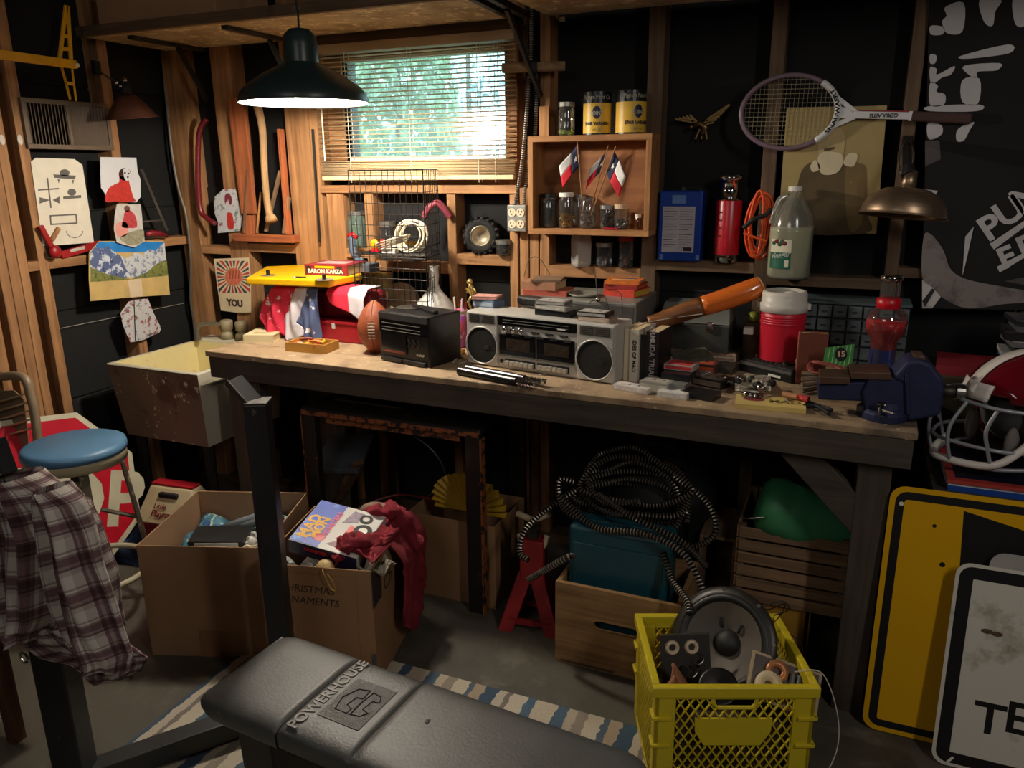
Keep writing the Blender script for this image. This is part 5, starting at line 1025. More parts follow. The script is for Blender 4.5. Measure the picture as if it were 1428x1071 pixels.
# silver boombox
o, an, w, h = boxframe((652.5, 506), (856, 536.5), (652, 433)); d = .135
h = (h+ (at(856, 453.5, Y=at(856, 536.5, Z=.9).y).z-.9))/2
bb = thing('silver_boombox', 'silver twin-cassette boombox standing in the middle of the bench', 'radio', o, an)
MB().b2((0, 0, 0), (w, d, h)).build('body', SILVER, bb, bevel=.006)
SD = M('silver_dark', (104, 102, 98), .4, .4); wsp = w*.235
for i, x0 in enumerate((0, w-wsp)):
    MB().b2((x0+.003, -.006, .004), (x0+wsp-.003, -.0005, h-.004)).build('speaker_panel', SILVER, bb, bevel=.003)
    r = h*.345; cx_ = x0+wsp/2; cz = h*.385
    g = MB().lathe([(r, 0), (r*1.03, .001), (r*1.03, .004), (r*.97, .005), (r*.95, .002)], (cx_, -.006, cz), 40, (0, -1, 0)).build('speaker_ring', SILVER, bb, smooth=True)
    MB().lathe([(0, .002), (r*.35, .0015), (r*.7, .0025), (r*.95, .001)], (cx_, -.006, cz), 40, (0, -1, 0)).build('speaker_grille', M('black_grille', (18, 18, 20), .55, .3, bump=.5, bs=500), bb, smooth=True)
    MB().b2((cx_+.012, -.0105, cz-.012), (cx_+.032, -.0085, cz+.002)).build('grille_badge', M('dark_badge', (70, 68, 66), .3, .6), bb)
    p0, p1 = x0+wsp*.1, x0+wsp*.9
    MB().b2((p0, -.0075, h*.8), (p1, -.006, h*.955)).build('badge_panel', SD, bb)
    for k in range(4): MB().b2((p0+.006, -.0086, h*(.82+.035*k)), (p0+(p1-p0)*.42, -.0076, h*(.82+.035*k)+.003)).build('badge_line', STEEL, bb)
    for k in range(4): MB().b2((p0+(p1-p0)*.52, -.0086, h*(.82+.035*k)), (p1-.006, -.0076, h*(.82+.035*k)+.003)).build('badge_line', STEEL, bb)
c0_, c1_ = wsp, w-wsp; cw = c1_-c0_
MB().b2((c0_, -.0045, h*.80), (c1_, -.0005, h*.96)).build('tuner_window', BG, bb)
for z_ in (.85, .90): MB().b2((c0_+.02, -.0055, h*z_), (c1_-.03, -.0045, h*z_+.0015)).build('tuner_scale', M('radio_line', 0), bb)
MB().b2((c1_-.07, -.006, h*.83), (c1_-.04, -.0045, h*.85)).build('tuner_light', WHITE, bb)
for k in range(3): MB().cyl((c0_+cw*(.1+.1*k), -.012, h*.735), (c0_+cw*(.1+.1*k), -.0005, h*.735), .0085, .011, 18).build('knob', CHROME, bb, smooth=True)
for k in range(3): MB().b2((c0_+cw*(.43+.18*k), -.002, h*.705), (c0_+cw*(.53+.18*k), -.0005, h*.735)).build('slot', BLK, bb); MB().b2((c0_+cw*(.44+.18*k), -.008, h*.71), (c0_+cw*(.52+.18*k), -.002, h*.73)).build('slider', STEEL, bb)
for i in range(2):
    x0 = c0_+cw*(.015+.49*i); x1 = x0+cw*.475
    MB().b2((x0, -.006, h*.26), (x1, -.0005, h*.66)).build('cassette_door', BG, bb, bevel=.002)
    MB().b2((x0+.03, -.0072, h*.36), (x1-.02, -.006, h*.57)).build('cassette_window', M('smoky_window', (52, 44, 38), .15, var=.5, vs=60), bb)
    for k in range(3): MB().b2((x0+.004+.05*k, -.009, h*.63), (x0+.03+.05*k, -.005, h*.65)).build('door_tab', STEEL, bb)
    MB().b2((x0+.0, -.0072, h*.24), (x1, -.006, h*.27)).build('door_trim', SD, bb)
    k0 = c0_+cw*(.10 if i == 0 else .53); 
    MB().b2((k0-.005, -.003, h*.07), (k0+cw*.38, -.0005, h*.19)).build('key_well', BLK, bb)
    for k in range(6): MB().b2((k0+cw*.063*k, -.016, h*.085), (k0+cw*.063*k+cw*.055, -.003, h*.165)).build('transport_key', M('key_silver', (196, 190, 180), .3, .5), bb, bevel=.002)
MB().cyl((c0_+.012, -.004, h*.14), (c0_+.012, -.0005, h*.14), .007, n=14).build('phone_jack', BLK, bb)
BBM = WM(bb)
# things on the boombox
def on(px, py, z): return at(px, py, Z=z)
ztb = ZB+h
CT = [(30, 30, 32), (190, 190, 186), (214, 206, 190), (160, 40, 36), (60, 60, 62), (120, 110, 96)]
def cassette(label, x, y, z, rz, c, c2=None, w=.109, d=.070, h_=.016, case=True, group=None, rot=None, name='cassette_case', cat='cassette'):
    t = thing(name, label, cat, (x, y, z), rz, group=group)
    if rot: t.rotation_euler = rot
    MB().b2((-w/2, -d/2, 0), (w/2, d/2, h_)).build('case_shell', M('cass_%d_%d_%d' % c, c, .3, var=.05), t, bevel=.001)
    if c2:
        MB().b2((-w*.42, -d*.42, h_), (w*.40, d*.42, h_+.0006)).build('inlay_card', M('card_%d_%d_%d' % c2, c2, .5, var=.25, vs=50), t)
        MB().b2((-w*.45, -d/2-.0006, h_*.2), (w*.45, -d/2, h_*.8)).build('edge_card', M('card_%d_%d_%d' % c2, c2), t)
        for sx in (-.012, .02): MB().cyl((sx, 0, h_+.0006), (sx, 0, h_+.001), .005, n=10).build('reel_mark', INK, t)
    return t
q = on(678, 428, ztb); cassette('blue-grey cassette case on the left of the silver boombox', q.x, q.y+.02, ztb, an, (90, 110, 140), (150, 160, 170), .09, .07, .024)
cassette('pink card box on top of the blue-grey cassette case', q.x-.005, q.y+.02, ztb+.026, an+.3, (120, 80, 72), (206, 150, 140), .1, .07, .012)
q = on(744, 430, ztb); t = thing('cordless_handset', 'black cordless handset lying across the silver boombox', 'phone', (q.x, q.y+.03, ztb), an-.12); MB().b2((-.075, -.022, .006), (.075, .022, .036)).build('handset_body', BLK, t, bevel=.008)
for k in range(2): MB().box((-.04+.075*k, -.0225, .024), (.006, .002, .006)).build('screw_dot', STEEL, t)
MB().b2((-.06, -.03, 0), (.03, .015, .006)).build('cradle', DSTEEL, t)
q = on(775, 440, ztb); cassette('black cassette box under the two clear cases on the silver boombox', q.x, q.y+.015, ztb, an, (26, 26, 28), None, .135, .07, .02)
cassette('clear cassette case on the black box on the silver boombox', q.x-.004, q.y+.012, ztb+.02, an-.1, (150, 146, 140), (196, 190, 180), .125, .07, .014)
cassette('uppermost silvery cassette case on the silver boombox', q.x-.014, q.y+.02, ztb+.0352, an+.1, (120, 116, 112), (180, 176, 170), .108, .068, .013)
q = on(832, 448, ztb); cassette('pale cassette case under the black tape at the right of the silver boombox', q.x, q.y+.015, ztb, an, (176, 150, 136), (200, 180, 160), .11, .068, .013)
cassette('black tape with a white edge at the right of the silver boombox', q.x-.012, q.y+.02, ztb+.0145, an+.05, (24, 24, 26), (180, 176, 168), .106, .066, .015)
# telescopic steel tubes in front (dumbbell bars)
a, b = at(640, 517, Z=ZB+.014), at(735, 535, Z=ZB+.014)
t = thing('dumbbell_handle', 'front black tube with a chrome threaded end before the boombox', 'tube', (a+b)/2); m_ = a.lerp(b, .86)
kid(MB().cyl(a, m_, .0145, n=18), 'tube_body', M('satin_black', (26, 26, 27), .3, .3), t, bevel=.002, smooth=False)
def thr(m_, b, t):
    kid(MB().cyl(m_, b, .010, n=14), 'chrome_end', CHROME, t)
    for k in range(5): p_ = m_.lerp(b, .2+.2*k); kid(MB().cyl(p_, p_+(b-m_).normalized()*.003, .0135, n=14), 'chrome_ring', CHROME, t)
    kid(MB().tube([b+V((.0, -.006, .006)), b+V((.012, .004, .01)), b+V((.006, .012, -.006))], .003, 6), 'chrome_clip', CHROME, t)
b2_ = b+(b-a).normalized()*.028; thr(m_, b2_, t)
dy = V((.012, .036, .0)); t = thing('dumbbell_handle', 'rear black tube with a chrome threaded end before the boombox', 'tube', (a+b)/2+dy); kid(MB().cyl(a+dy, m_+dy, .0145, n=18), 'tube_body', M('satin_black', 0), t); thr(m_+dy, b2_+dy, t)
# cream cable stub / cord beneath black radio
t = thing('looped_cord', 'dull pale cord lying between the two radios', 'cord', at(640, 503, Z=ZB)); kid(MB().tube(spline([at(632, 505, Z=.905), at(642, 497, Z=.905), at(650, 503, Z=.905), at(640, 508, Z=.905)], 6), .004, 6), 'cord_length', M('dull_cord', (170, 160, 140), .6), t)
# grey metal cabinet behind the boombox, with paperbacks and antenna
kx0, kx1 = at(745, 420, Y=2.64).x, at(888, 420, Y=2.56).x; kz = at(880, 424, Y=2.55).z-ZB
t = thing('grey_metal_box', 'grey metal receiver box behind the silver boombox', 'box', ((kx0+kx1)/2, 2.66, ZB)); GMB = M('grey_metal', (140, 138, 130), .45, .4, var=.08)
kid(MB().b2((kx0, 2.56, ZB), (kx1, 2.86, ZB+kz)), 'cabinet_shell', GMB, t, bevel=.005); kid(MB().b2((kx0+.01, 2.555, ZB+.01), (kx1-.01, 2.5598, ZB+kz-.012)), 'front_panel', M('grey_metal_dark', (96, 94, 90), .5, .3), t)
q = at(812, 414, Z=ZB+kz); t = thing('metal_saucer', 'shallow pale metal dish on the grey metal box', 'dish', (q.x, q.y+.02, ZB+kz)); MB().lathe([(0, 0), (.045, 0), (.06, .012), (.057, .012), (.043, .003), (0, .003)], n=28).build('dish_body', M('pewter', (176, 172, 160), .35, .6), t, smooth=True)
q = at(834, 421, Z=ZB+kz); t = thing('wire_antenna', 'thin telescopic antenna with trailing wires on the grey metal box', 'antenna', (q.x, q.y, ZB+kz)); e = at(829, 370, Y=q.y)-t.location
MB().cyl((0, 0, 0), e, .0022, .0014, 8).build('rod', STEEL, t); MB().ball((0, 0, .008), .009).build('pivot', STEEL, t, smooth=True)
for P_ in ([(0, 0, .01), (.03, -.02, .02), (.06, -.06, -.03), (.07, -.08, -.11), (.03, -.1, -.1)], [(0, 0, .01), (-.02, -.03, .0), (-.025, -.05, -.04)], [(.06, .0, .04), (.09, -.03, .03), (.10, -.06, -.06), (.07, -.1, -.10)]): MB().tube(spline(P_, 6), .0014, 5).build('loose_wire', DSTEEL, t)
PB = [(at(758, 405, Z=ZB+kz), 'reddish paperback at the bottom of the left stack behind the boombox', (168, 84, 68), .135, .018, .22), (None, 'tan paperback on top of the left stack behind the boombox', (150, 110, 92), .115, .03, .10), (None, 'thin dark paperback topmost on the left stack behind the boombox', (104, 82, 70), .10, .008, .3)]
z_ = ZB+kz; q = at(752, 412, Z=z_); q.y += .03
for i, (dx, lb, c, w_, h_, rz_) in enumerate(((.02, PB[0][1], (176, 84, 66), .165, .02, .05), (0, PB[1][1], (160, 112, 84), .135, .030, -.05), (.015, PB[2][1], (120, 96, 76), .11, .008, .2))):
    book('paperback_book', lb, q.x+dx, q.y+.02, z_, w_, .11, h_, rz_, M('pb_%d' % i, c, .6, var=.2, vs=30)); z_ += h_
z_ = ZB+kz; q = at(872, 412, Z=z_); q.y += .02
for i, (lb, c, h_, rz_, pg) in enumerate((('yellow-edged paperback at the bottom of the right stack on the grey box', (196, 60, 40), .026, -.25, (206, 170, 60)), ('red-edged paperback in the right stack on the grey box', (150, 40, 36), .018, -.1, (200, 90, 60)), ('orange-covered paperback on top of the right stack on the grey box', (222, 120, 50), .012, .05, (206, 180, 140)))):
    bk = book('paperback_book', lb, q.x-.004*i, q.y, z_, .125, .12, h_, rz_, M('pbo_%d' % i, c, .5, var=.25, vs=30), pages=M('pg_%d' % i, pg, .8, var=.1)); z_ += h_
for k in range(2): MB().b2((-.045, .01-.03*k, .0121), (.04, .025-.03*k, .0126)).build('title_band', M('pale_print', (226, 190, 120), .6) if k else M('blue_print', (60, 90, 130), .6), bk)
# upright books
def upright(px0, px1, pyb, pyt, label, c, title, tc, yoff=0, dd=.13, cream=False):
    A = at(px0, pyb, Z=ZB); B = at(px1, pyb+2, Z=ZB); w_ = (B-A).length; an_ = -.12
    h_ = at(px0, pyt, Y=A.y).z-ZB; t = thing('upright_book', label, 'book', A, an_); c_ = .002
    cm = M('ub_'+label[:12], c, .5, var=.08)
    mb = MB(); mb.b2((0, 0, 0), (w_, c_, h_)); mb.b2((0, c_, 0), (c_, dd, h_)); mb.b2((w_-c_, c_, 0), (w_, dd, h_)); mb.build('cover', cm, t)
    MB().b2((c_, c_, .002), (w_-c_, dd-.003, h_-.002)).build('page_block', PAGES, t)
    if title: text(title, w_*.42, frame((w_*.5, -.0008, h_*.5), (0, 0, -1), (1, 0, 0)), tc, t, 'spine_lettering', bold=.0005)
    return t
upright(869, 877, 530, 458, 'thin cream book standing against the boombox side', (206, 192, 160), None, None)
upright(877, 888, 532, 459, 'white-spined paperback with black spine lettering', (216, 206, 184), 'IDES OF MAD', INK)
upright(890, 899, 532, 466, 'slim black book standing second from the right of the row', (24, 22, 24), None, None)
t = upright(899, 916, 534, 462, 'thick black book with grey spine lettering at the right of the row', (30, 26, 30), 'BERMUDA TRIANGLE', M('grey_letters', (170, 160, 160), .5)); 
# small boxes/cassettes on the right half of the bench
items = [  # px, py(base), z, w, d, h, rz, colour, card, label, cat
 (880, 547, 0, .118, .05, .016, -.2, (206, 196, 190), (220, 212, 206), 'white cassette case at the bench edge before the upright books', 'cassette'),
 (914, 549, 0, .095, .07, .034, -.2, (150, 146, 138), (176, 170, 156), 'clear plastic case at the bench edge, second from the boombox', 'case'),
 (938, 556, 0, .09, .07, .018, -.1, (216, 212, 204), (220, 216, 208), 'white cassette case printed with black marks at the bench edge', 'cassette'),
 (938, 550, .019, .08, .07, .014, -.1, (120, 118, 114), None, 'clear grey case sandwiched under the black tape box', 'case'),
 (942, 546, .034, .088, .075, .022, -.08, (30, 30, 32), None, 'black tape box in the middle of the front pile', 'cassette'),
 (946, 542, .057, .092, .068, .018, -.12, (170, 160, 156), (196, 60, 60), 'clear cassette case with a red inlay topmost on the front pile', 'cassette'),
 (975, 558, 0, .10, .065, .02, -.25, (28, 28, 30), None, 'black cassette case at the bench edge right of the white case', 'cassette'),
 (962, 535, 0, .10, .07, .03, -.3, (72, 62, 54), (100, 86, 70), 'dark brown box behind the front cassette pile', 'box'),
 (990, 541, 0, .105, .07, .028, -.35, (40, 36, 34), (120, 104, 88), 'black box with a tan card behind the edge cassettes', 'box'),
 (925, 520, 0, .12, .08, .022, -.2, (52, 46, 42), None, 'dark flat box behind the thick black book', 'box'),
 (922, 512, .023, .11, .08, .03, -.15, (112, 94, 76), (126, 106, 86), 'tan carton stacked behind the thick black book', 'box'),
 (930, 500, .054, .08, .05, .014, -.2, (60, 48, 40), (150, 124, 92), 'small brown case on the tan carton', 'case'),
 (975, 522, 0, .11, .08, .034, -.1, (84, 60, 52), (190, 90, 60), 'orange-labelled box among the stacks behind the cassettes', 'box'),
 (968, 510, .035, .085, .06, .010, -.2, (180, 110, 96), None, 'thin salmon case on the orange-labelled box', 'case'),
 (1000, 520, 0, .12, .08, .02, -.2, (60, 52, 46), None, 'dark brown case left of the black tape deck', 'case'),
 (1000, 512, .021, .11, .07, .016, .15, (196, 180, 160), (150, 120, 96), 'cream case topmost left of the black tape deck', 'case'),
]
for px, py, z_, w_, d_, h_, rz_, c, c2, lb, ct in items:
    q = at(px, py, Z=ZB); t = cassette(lb, q.x, q.y+d_/2, ZB+z_, rz_, c, c2, w_, d_, h_, name={'box': 'small_box', 'case': 'plastic_case', 'cassette': 'cassette_case'}[ct], cat=ct)
q = at(962, 497, Z=ZB+.08); t = book('tilted_paperback', 'pale-edged paperback tilted on top of the stacks before the dark toolbox', q.x, q.y+.03, ZB+.07, .115, .09, .012, .5, M('tilted_cover', (70, 74, 60), .5, var=.4, vs=40)); t.rotation_euler = (.12, -.12, .45)
# tape deck / black gadget
o, an2, w_, h_ = boxframe((1030, 517), (1104, 536), (1028, 498)); t = thing('black_tape_deck', 'black flat tape deck with raised keys before the red water cooler', 'recorder', o, an2)
MB().b2((0, 0, 0), (w_, .085, .034)).build('deck_body', BLK, t, bevel=.006); MB().b2((.006, .004, .034), (w_-.006, .082, .045)).build('deck_lid', BLKM, t, bevel=.003); MB().b2((0.004, -.003, .028), (w_-.004, .006, .038)).build('edge_strip', SD, t)
for k in range(9): MB().b2((.02+.017*k, .02, .045), (.030+.017*k, .07, .049)).build('key', DSTEEL, t)
for x in (.04, .15): MB().b2((x, .03, .045), (x+.006, .036, .062)).build('raised_pin', STEEL, t)
MB().b2((w_*.58, -.0036, .010), (w_*.8, -.001, .017)).build('white_label', WHITE, t)
# watch band, pliers, chain
q = at(1047, 560, Z=ZB); t = thing('metal_ring', 'chrome watch case resting on the yellow paperback at the bench edge', 'watch', (q.x+.0, q.y+.02, ZB+.014)); MB().lathe([(.026, 0), (.03, 0), (.031, .012), (.027, .016), (.024, .012)], n=28).build('bezel', CHROME, t, smooth=True); MB().cyl((0, 0, .002), (0, 0, .008), .025, n=24).build('dial', M('dial_pale', (190, 186, 176), .3), t)
for k in range(6): MB().box((math.cos(k*.5-2.2)*.035, math.sin(k*.5-2.2)*.035, .005), (.012, .008, .006), rotm(0, 0, k*.5)).build('band_link', STEEL, t)
o, an3, w_, h_ = boxframe((1021, 569), (1122, 577), (1021, 560)); 
def yb_(t): 
    MB().ball((-.045, .01, .0145), .03, sc=(1, .7, .04)).build('cover_art', M('art_maroon', (130, 50, 50), .6, var=.3), t, smooth=True); text('MAD', .028, topT(.04, .0, .0145, .0), M('olive_ink', (120, 104, 40), .6), t, 'title_lettering', bold=.001)
m_ = at(1071, 573, Z=ZB); book('yellow_paperback', 'yellow-covered paperback at the bench edge left of the blue vise', m_.x, m_.y+.05, ZB, w_*.98, .10, .014, an3, M('yellow_cover', (212, 186, 110), .6, var=.15), pages=M('pinkish_pages', (196, 140, 116), .8), tfn=yb_)
t = thing('socket_chain', 'dark metal chain and sockets heaped behind the watch', 'chain', at(1020, 540, Z=ZB))
r = random.Random(5)
for k in range(9):
    q = at(1008+k*9, 530+5*math.sin(k*1.3)+k*1.2, Z=ZB+.02); kid(MB().lathe([(.006, 0), (.010, 0), (.010, .018), (.006, .018)], q, 10, (r.uniform(-1, 1), r.uniform(-1, 1), .4)), 'chain_piece', DSTEEL if k % 3 else STEEL, t, smooth=True)
for (a_, b_, lb, m, rr) in (((1092, 549), (1112, 554), 'small brown cork-ended marker beside the yellow paperback', M('cork', (170, 120, 80), .7), .008), ((1112, 553), (1128, 557), 'red-capped marker pointing at the vise base', M('marker_red', (190, 60, 60), .4), .009)):
    t = thing('marker_pen', lb, 'pen', at(*a_, Z=ZB+.03)); kid(MB().cyl(at(*a_, Z=ZB+.024), at(*b_, Z=ZB+.024), rr, n=12), 'barrel', m, t, bevel=.001)
t = thing('pliers', 'black-gripped pliers lying between the paperback and the vise', 'pliers', at(1140, 565, Z=ZB))
for P_ in ([(1110, 553), (1130, 562), (1160, 572)], [(1120, 566), (1138, 566), (1156, 577)]): kid(MB().tube(spline([at(*p_, Z=ZB+.012) for p_ in P_], 5), .006, 8), 'grip', BLKM, t, smooth=True)
kid(MB().bar(at(1112, 556, Z=ZB+.012), at(1096, 560, Z=ZB+.012), .018, .01), 'jaw', STEEL, t, bevel=.002)
t = thing('pale_scrap', 'crumpled pale paper scrap behind the watch', 'paper', at(1050, 528, Z=ZB)); kid(MB().grid(lambda u, v: at(1025+50*u, 545-22*v, Z=ZB+.018+.012*math.sin(u*7+v*5)), 8, 5), 'scrap_sheet', M('scrap', (170, 164, 146), .8, var=.1), t, solid=.001)
t = thing('rag_strap', 'grey canvas strap bundle between the red cord and the tape deck', 'strap', at(1125, 520, Z=ZB)); 
for k in range(4): kid(MB().tube(spline([at(1118, 545-k*8, Z=ZB+.01+.01*k), at(1140, 540-k*6, Z=ZB+.012+.01*k), at(1160, 530-k*3, Z=ZB+.01+.01*k)], 5), .008, 6), 'strap_fold', M('canvas_grey', (120, 104, 84), .9, var=.2), t)
# orange horn-shaped bat on dark toolbox
t = thing('dark_toolbox', 'dark grey metal toolbox with chrome latch under the orange bat', 'toolbox', (at(975, 480, Y=2.72).x, 2.72, ZB))
a, b = at(915, 500, Y=2.70).x, at(1016, 480, Y=2.70).x; z1 = at(970, 452, Y=2.7).z; z2 = at(970, 420, Y=2.80).z; TG = M('toolbox_grey', (70, 72, 66), .45, .4, var=.15)
kid(MB().b2((a, 2.70, ZB), (b, 2.86, z1)), 'case_body', TG, t, bevel=.004)
kid(MB().add([(a, 2.70, z1+.002), (b, 2.70, z1+.002), (b, 2.86, z1+.002), (a, 2.86, z1+.002), (a+.01, 2.76, z2), (b-.01, 2.76, z2), (b-.01, 2.86, z2), (a+.01, 2.86, z2)], [(3, 2, 1, 0), (4, 5, 6, 7), (0, 1, 5, 4), (1, 2, 6, 5), (2, 3, 7, 6), (3, 0, 4, 7)]), 'case_lid', M('toolbox_lid_grey', (128, 132, 126), .4, .4, var=.1), t, bevel=.004)
q = at(990, 456, Y=2.695); kid(MB().box(q, (.022, .01, .034)), 'latch', CHROME, t, bevel=.003)
t = thing('orange_bat', 'orange and brown carved horn-shaped club lying across the dark toolbox', 'club', at(960, 430, Y=2.62))
BP = [at(905, 452, Y=2.56), at(930, 444, Y=2.58), at(960, 433, Y=2.60), at(1000, 421, Y=2.63), at(1040, 407, Y=2.66), at(1062, 398, Y=2.68)]
sp1 = spline(BP, 6); nB = len(sp1)
kid(MB().tube(sp1[:16], 0, 14, rf=lambda i: .026+.008*i/16), 'brown_grip', wood('dark_bat', (150, 96, 52), (96, 56, 30), 'X', .4, .6), t, smooth=True)
kid(MB().tube(sp1[15:nB-1], 0, 18, rf=lambda i: .0335+.003*math.sin(i/14*3.1)), 'orange_barrel', M('orange_lacquer', (222, 112, 42), .2, var=.06, coat=.5), t, smooth=True)
kid(MB().tube([sp1[nB-2], sp1[nB-1], sp1[nB-1]+(sp1[nB-1]-sp1[nB-3])*.25], 0, 14, rf=lambda i: (.034, .030, .016)[i]), 'chipped_tip', M('chipped_pale', (214, 170, 120), .7, var=.2, vs=40), t, smooth=True)
kid(MB().tube([at(882, 453, Y=2.5), at(940, 443, Y=2.56), at(980, 438, Y=2.575)], .0015, 5), 'thin_string', M('string_pale', (200, 190, 170), .7), t)
# red water cooler
xq = 2.66; cxl, cxr = at(1055, 470, Y=xq), at(1124, 470, Y=xq); r = (cxr.x-cxl.x)/2*.93; cxm = (cxl.x+cxr.x)/2
hc = at(1094, 405, Y=xq+.0).z-ZB
t = thing('water_cooler', 'red round water cooler with a white lid at the back of the bench', 'cooler', (cxm, xq, ZB)); RC = M('cooler_red', (204, 26, 50), .4, var=.04)
pr = [(0, 0), (r*.9, 0), (r*.93, hc*.08), (r*1.0, hc*.60)]
for k in range(4): pr += [(r*1.0, hc*(.61+.028*k)), (r*1.02, hc*(.62+.028*k)), (r*1.02, hc*(.63+.028*k)), (r, hc*(.635+.028*k))]
pr += [(r*.99, hc*.76)]
MB().lathe(pr, n=40).build('body', RC, t, smooth=True)
MB().lathe([(r*1.0, hc*.755), (r*1.06, hc*.76), (r*1.07, hc*.86), (r*1.0, hc*.87), (r*.99, hc*.96), (r*.95, hc), (r*.8, hc), (r*.76, hc*.985), (0, hc*.985)], n=40).build('lid', M('cooler_white', (216, 210, 198), .4, var=.02), t, smooth=True)
for s in (-1, 1): MB().box((s*r*1.09, 0, hc*.82), (.012, .02, .02)).build('handle_pivot', M('cooler_white', 0), t, bevel=.003)
MB().ball((r*.3, -r*.3, hc*.985), .02, sc=(1, 1, .3)).build('spout_cap', M('cooler_white', 0), t, smooth=True)
MB().box((-r-.03, -.02, hc*.5), (.03, .03, .02)).build('tap', M('tap_clear', (200, 196, 180), .3), t)
# green pear-like bits behind
tag(MB().ball(at(1051, 442, Y=2.80), .022, sc=(1, 1, .9)).build('lime_ball', M('lime', (130, 140, 50), .4, var=.15), smooth=True), 'small lime green ball left of the water cooler', 'ball')
t = thing('mug_of_bits', 'clear brown jar under the lime green ball behind the clutter', 'jar', (at(1048, 470, Y=2.80).x, 2.80, ZB)); zz_ = at(1050, 448, Y=2.80).z-ZB; MB().lathe([(0, 0), (.03, 0), (.032, zz_*.9), (.026, zz_-.002), (.0, zz_-.003)], n=18).build('jar_body', M('brown_jar', (92, 76, 60), .3), t, smooth=True)
# parts organiser behind the cooler
o_ = thing('parts_organizer', 'dark plastic parts organizer with rows of small clear drawers at the bench back', 'organizer', (at(1180, 470, Y=2.75).x, 2.75, ZB))
a, b = at(1118, 450, Y=2.72).x, at(1268, 450, Y=2.72).x; z1 = at(1160, 424, Y=2.72).z; DG = M('organizer_dark', (44, 50, 52), .5, var=.1)
kid(MB().b2((a, 2.73, ZB), (b, 2.87, z1)), 'housing', DG, o_, bevel=.003); kid(MB().b2((a-.004, 2.72, z1), (b+.004, 2.87, z1+.008)), 'top_panel', M('organizer_top', (70, 84, 86), .5), o_)
nr, nc = 5, 7
for i in range(nr):
    for j in range(nc):
        u0, u1 = a+(b-a)*(j+.06)/nc, a+(b-a)*(j+.94)/nc; v0, v1 = ZB+(z1-ZB)*(i+.08)/nr, ZB+(z1-ZB)*(i+.9)/nr
        dr_ = kid(MB().b2((u0, 2.716, v0), (u1, 2.7298, v1)), 'drawer', M('drawer_smoke', (96, 104, 106), .2, var=.3, vs=30), o_, bevel=.0015)
        if i > 1: MB().box((0, -.010, 0), (.014, .006, .004)).build('drawer_pull', DG, dr_, center=False)
# maroon upright book & football card
A = at(1113, 515, Z=ZB); t = thing('upright_book', 'brown-red hardback standing beside the water cooler', 'book', (at(1112, 500, Y=2.52).x, 2.52, ZB), .12); h_ = at(1120, 466, Y=2.5).z-ZB; w_ = .085
MB().b2((0, 0, 0), (w_, .003, h_)).build('cover', M('brown_red_cover', (120, 62, 44), .5, var=.12), t); MB().b2((0, .025, 0), (w_, .028, h_)).build('cover', M('brown_red_cover', 0), t); MB().b2((.002, .003, .003), (w_-.002, .025, h_-.003)).build('page_block', PAGES, t)
MB().b2((-.001, 0, 0), (.003, .028, h_)).build('spine', M('salmon_spine', (176, 100, 84), .5), t)
# football card
yc_ = 2.45; pts = [(1151, 485), (1192, 480), (1188, 509), (1147, 511)]
t, L = paper('football_card', 'green game card with yard lines and a dark medallion behind the vise', pts, Y=yc_, mat=M('card_green', (70, 150, 70), .5, var=.05), cat='card')
for k in range(1, 7): art(t, L, [(1151+k*6, 485-k*.7), (1151.8+k*6, 485-k*.7), (1147.6+k*6, 510.5-k*.3), (1146.8+k*6, 510.5-k*.3)], M('yard_line', (190, 220, 180), .6), name='yard_line')
art(t, L, ell(1173, 494, 8.5, 10), INK, z=.0008); text('15', .016, frame(at(1173, 494, Y=yc_-.0016), (1, 0, .1), (0, 0, 1)), M('card_orange', (230, 190, 150), .5), t, bold=.0008, world=True)
t = thing('coiled_red_wire', 'coil of thin dull red wire lying over the vise jaw plate', 'wire', at(1150, 512, Z=ZB+.05))
for k in range(4): kid(MB().tube(spline([at(1130+k, 505, Z=1.0-.006*k), at(1128+k*2, 516, Z=.99-.006*k), at(1148, 522+k, Z=.985-.004*k), at(1176, 520-k, Z=.99-.006*k), at(1165, 512-k, Z=.992), at(1140, 507-k, Z=1.0)], 5, closed=True), .0028, 6, closed=True), 'wire_loop', M('dull_red_wire', (150, 74, 62), .5), t, smooth=True)
t = thing('wicker_box', 'small tan woven box under the coiled red wire', 'box', (at(1135, 530, Z=ZB).x, at(1135, 530, Z=ZB).y+.03, ZB), -.1); MB().b2((-.06, -.03, 0), (.1, .05, .06)).build('box_body', M('tan_weave', (150, 124, 88), .8, var=.3, vs=60), t, bevel=.003)
# blender-like lantern jar (red and blue)
yl = 2.48; xm = at(1236, 450, Y=yl).x; zf = lambda py: at(1236, py, Y=yl).z; rf2 = lambda a_, b_, py: (at(b_, py, Y=yl).x-at(a_, py, Y=yl).x)/2*.93
t = thing('candy_dispenser', 'glass globe dispenser of red liquid on a blue base behind the vise', 'dispenser', (xm, yl, ZB)); Zr = lambda py: zf(py)-ZB
rb_, rg_, rn, rt = rf2(1217, 1257, 500), rf2(1205, 1269, 450), rf2(1222, 1258, 420), rf2(1224, 1258, 400)
MB().lathe([(0, 0), (rb_, 0), (rb_, Zr(486)), (0, Zr(486))], n=28).build('blue_base', M('deep_blue', (24, 44, 120), .25, var=.1), t)
MB().lathe([(rb_+.001, 0.0), (rb_+.001, Zr(486))], n=28).build('base_glass', GLASS, t, smooth=True)
MB().lathe([(0, Zr(486)), (rb_*.95, Zr(486)), (rb_*.98, Zr(474)), (rg_*.90, Zr(464)), (rg_*.985, Zr(452)), (rg_*.97, Zr(447)), (0, Zr(447))], n=32).build('red_liquid', M('red_liquid', (206, 20, 30), .2, var=.05), t, smooth=True)
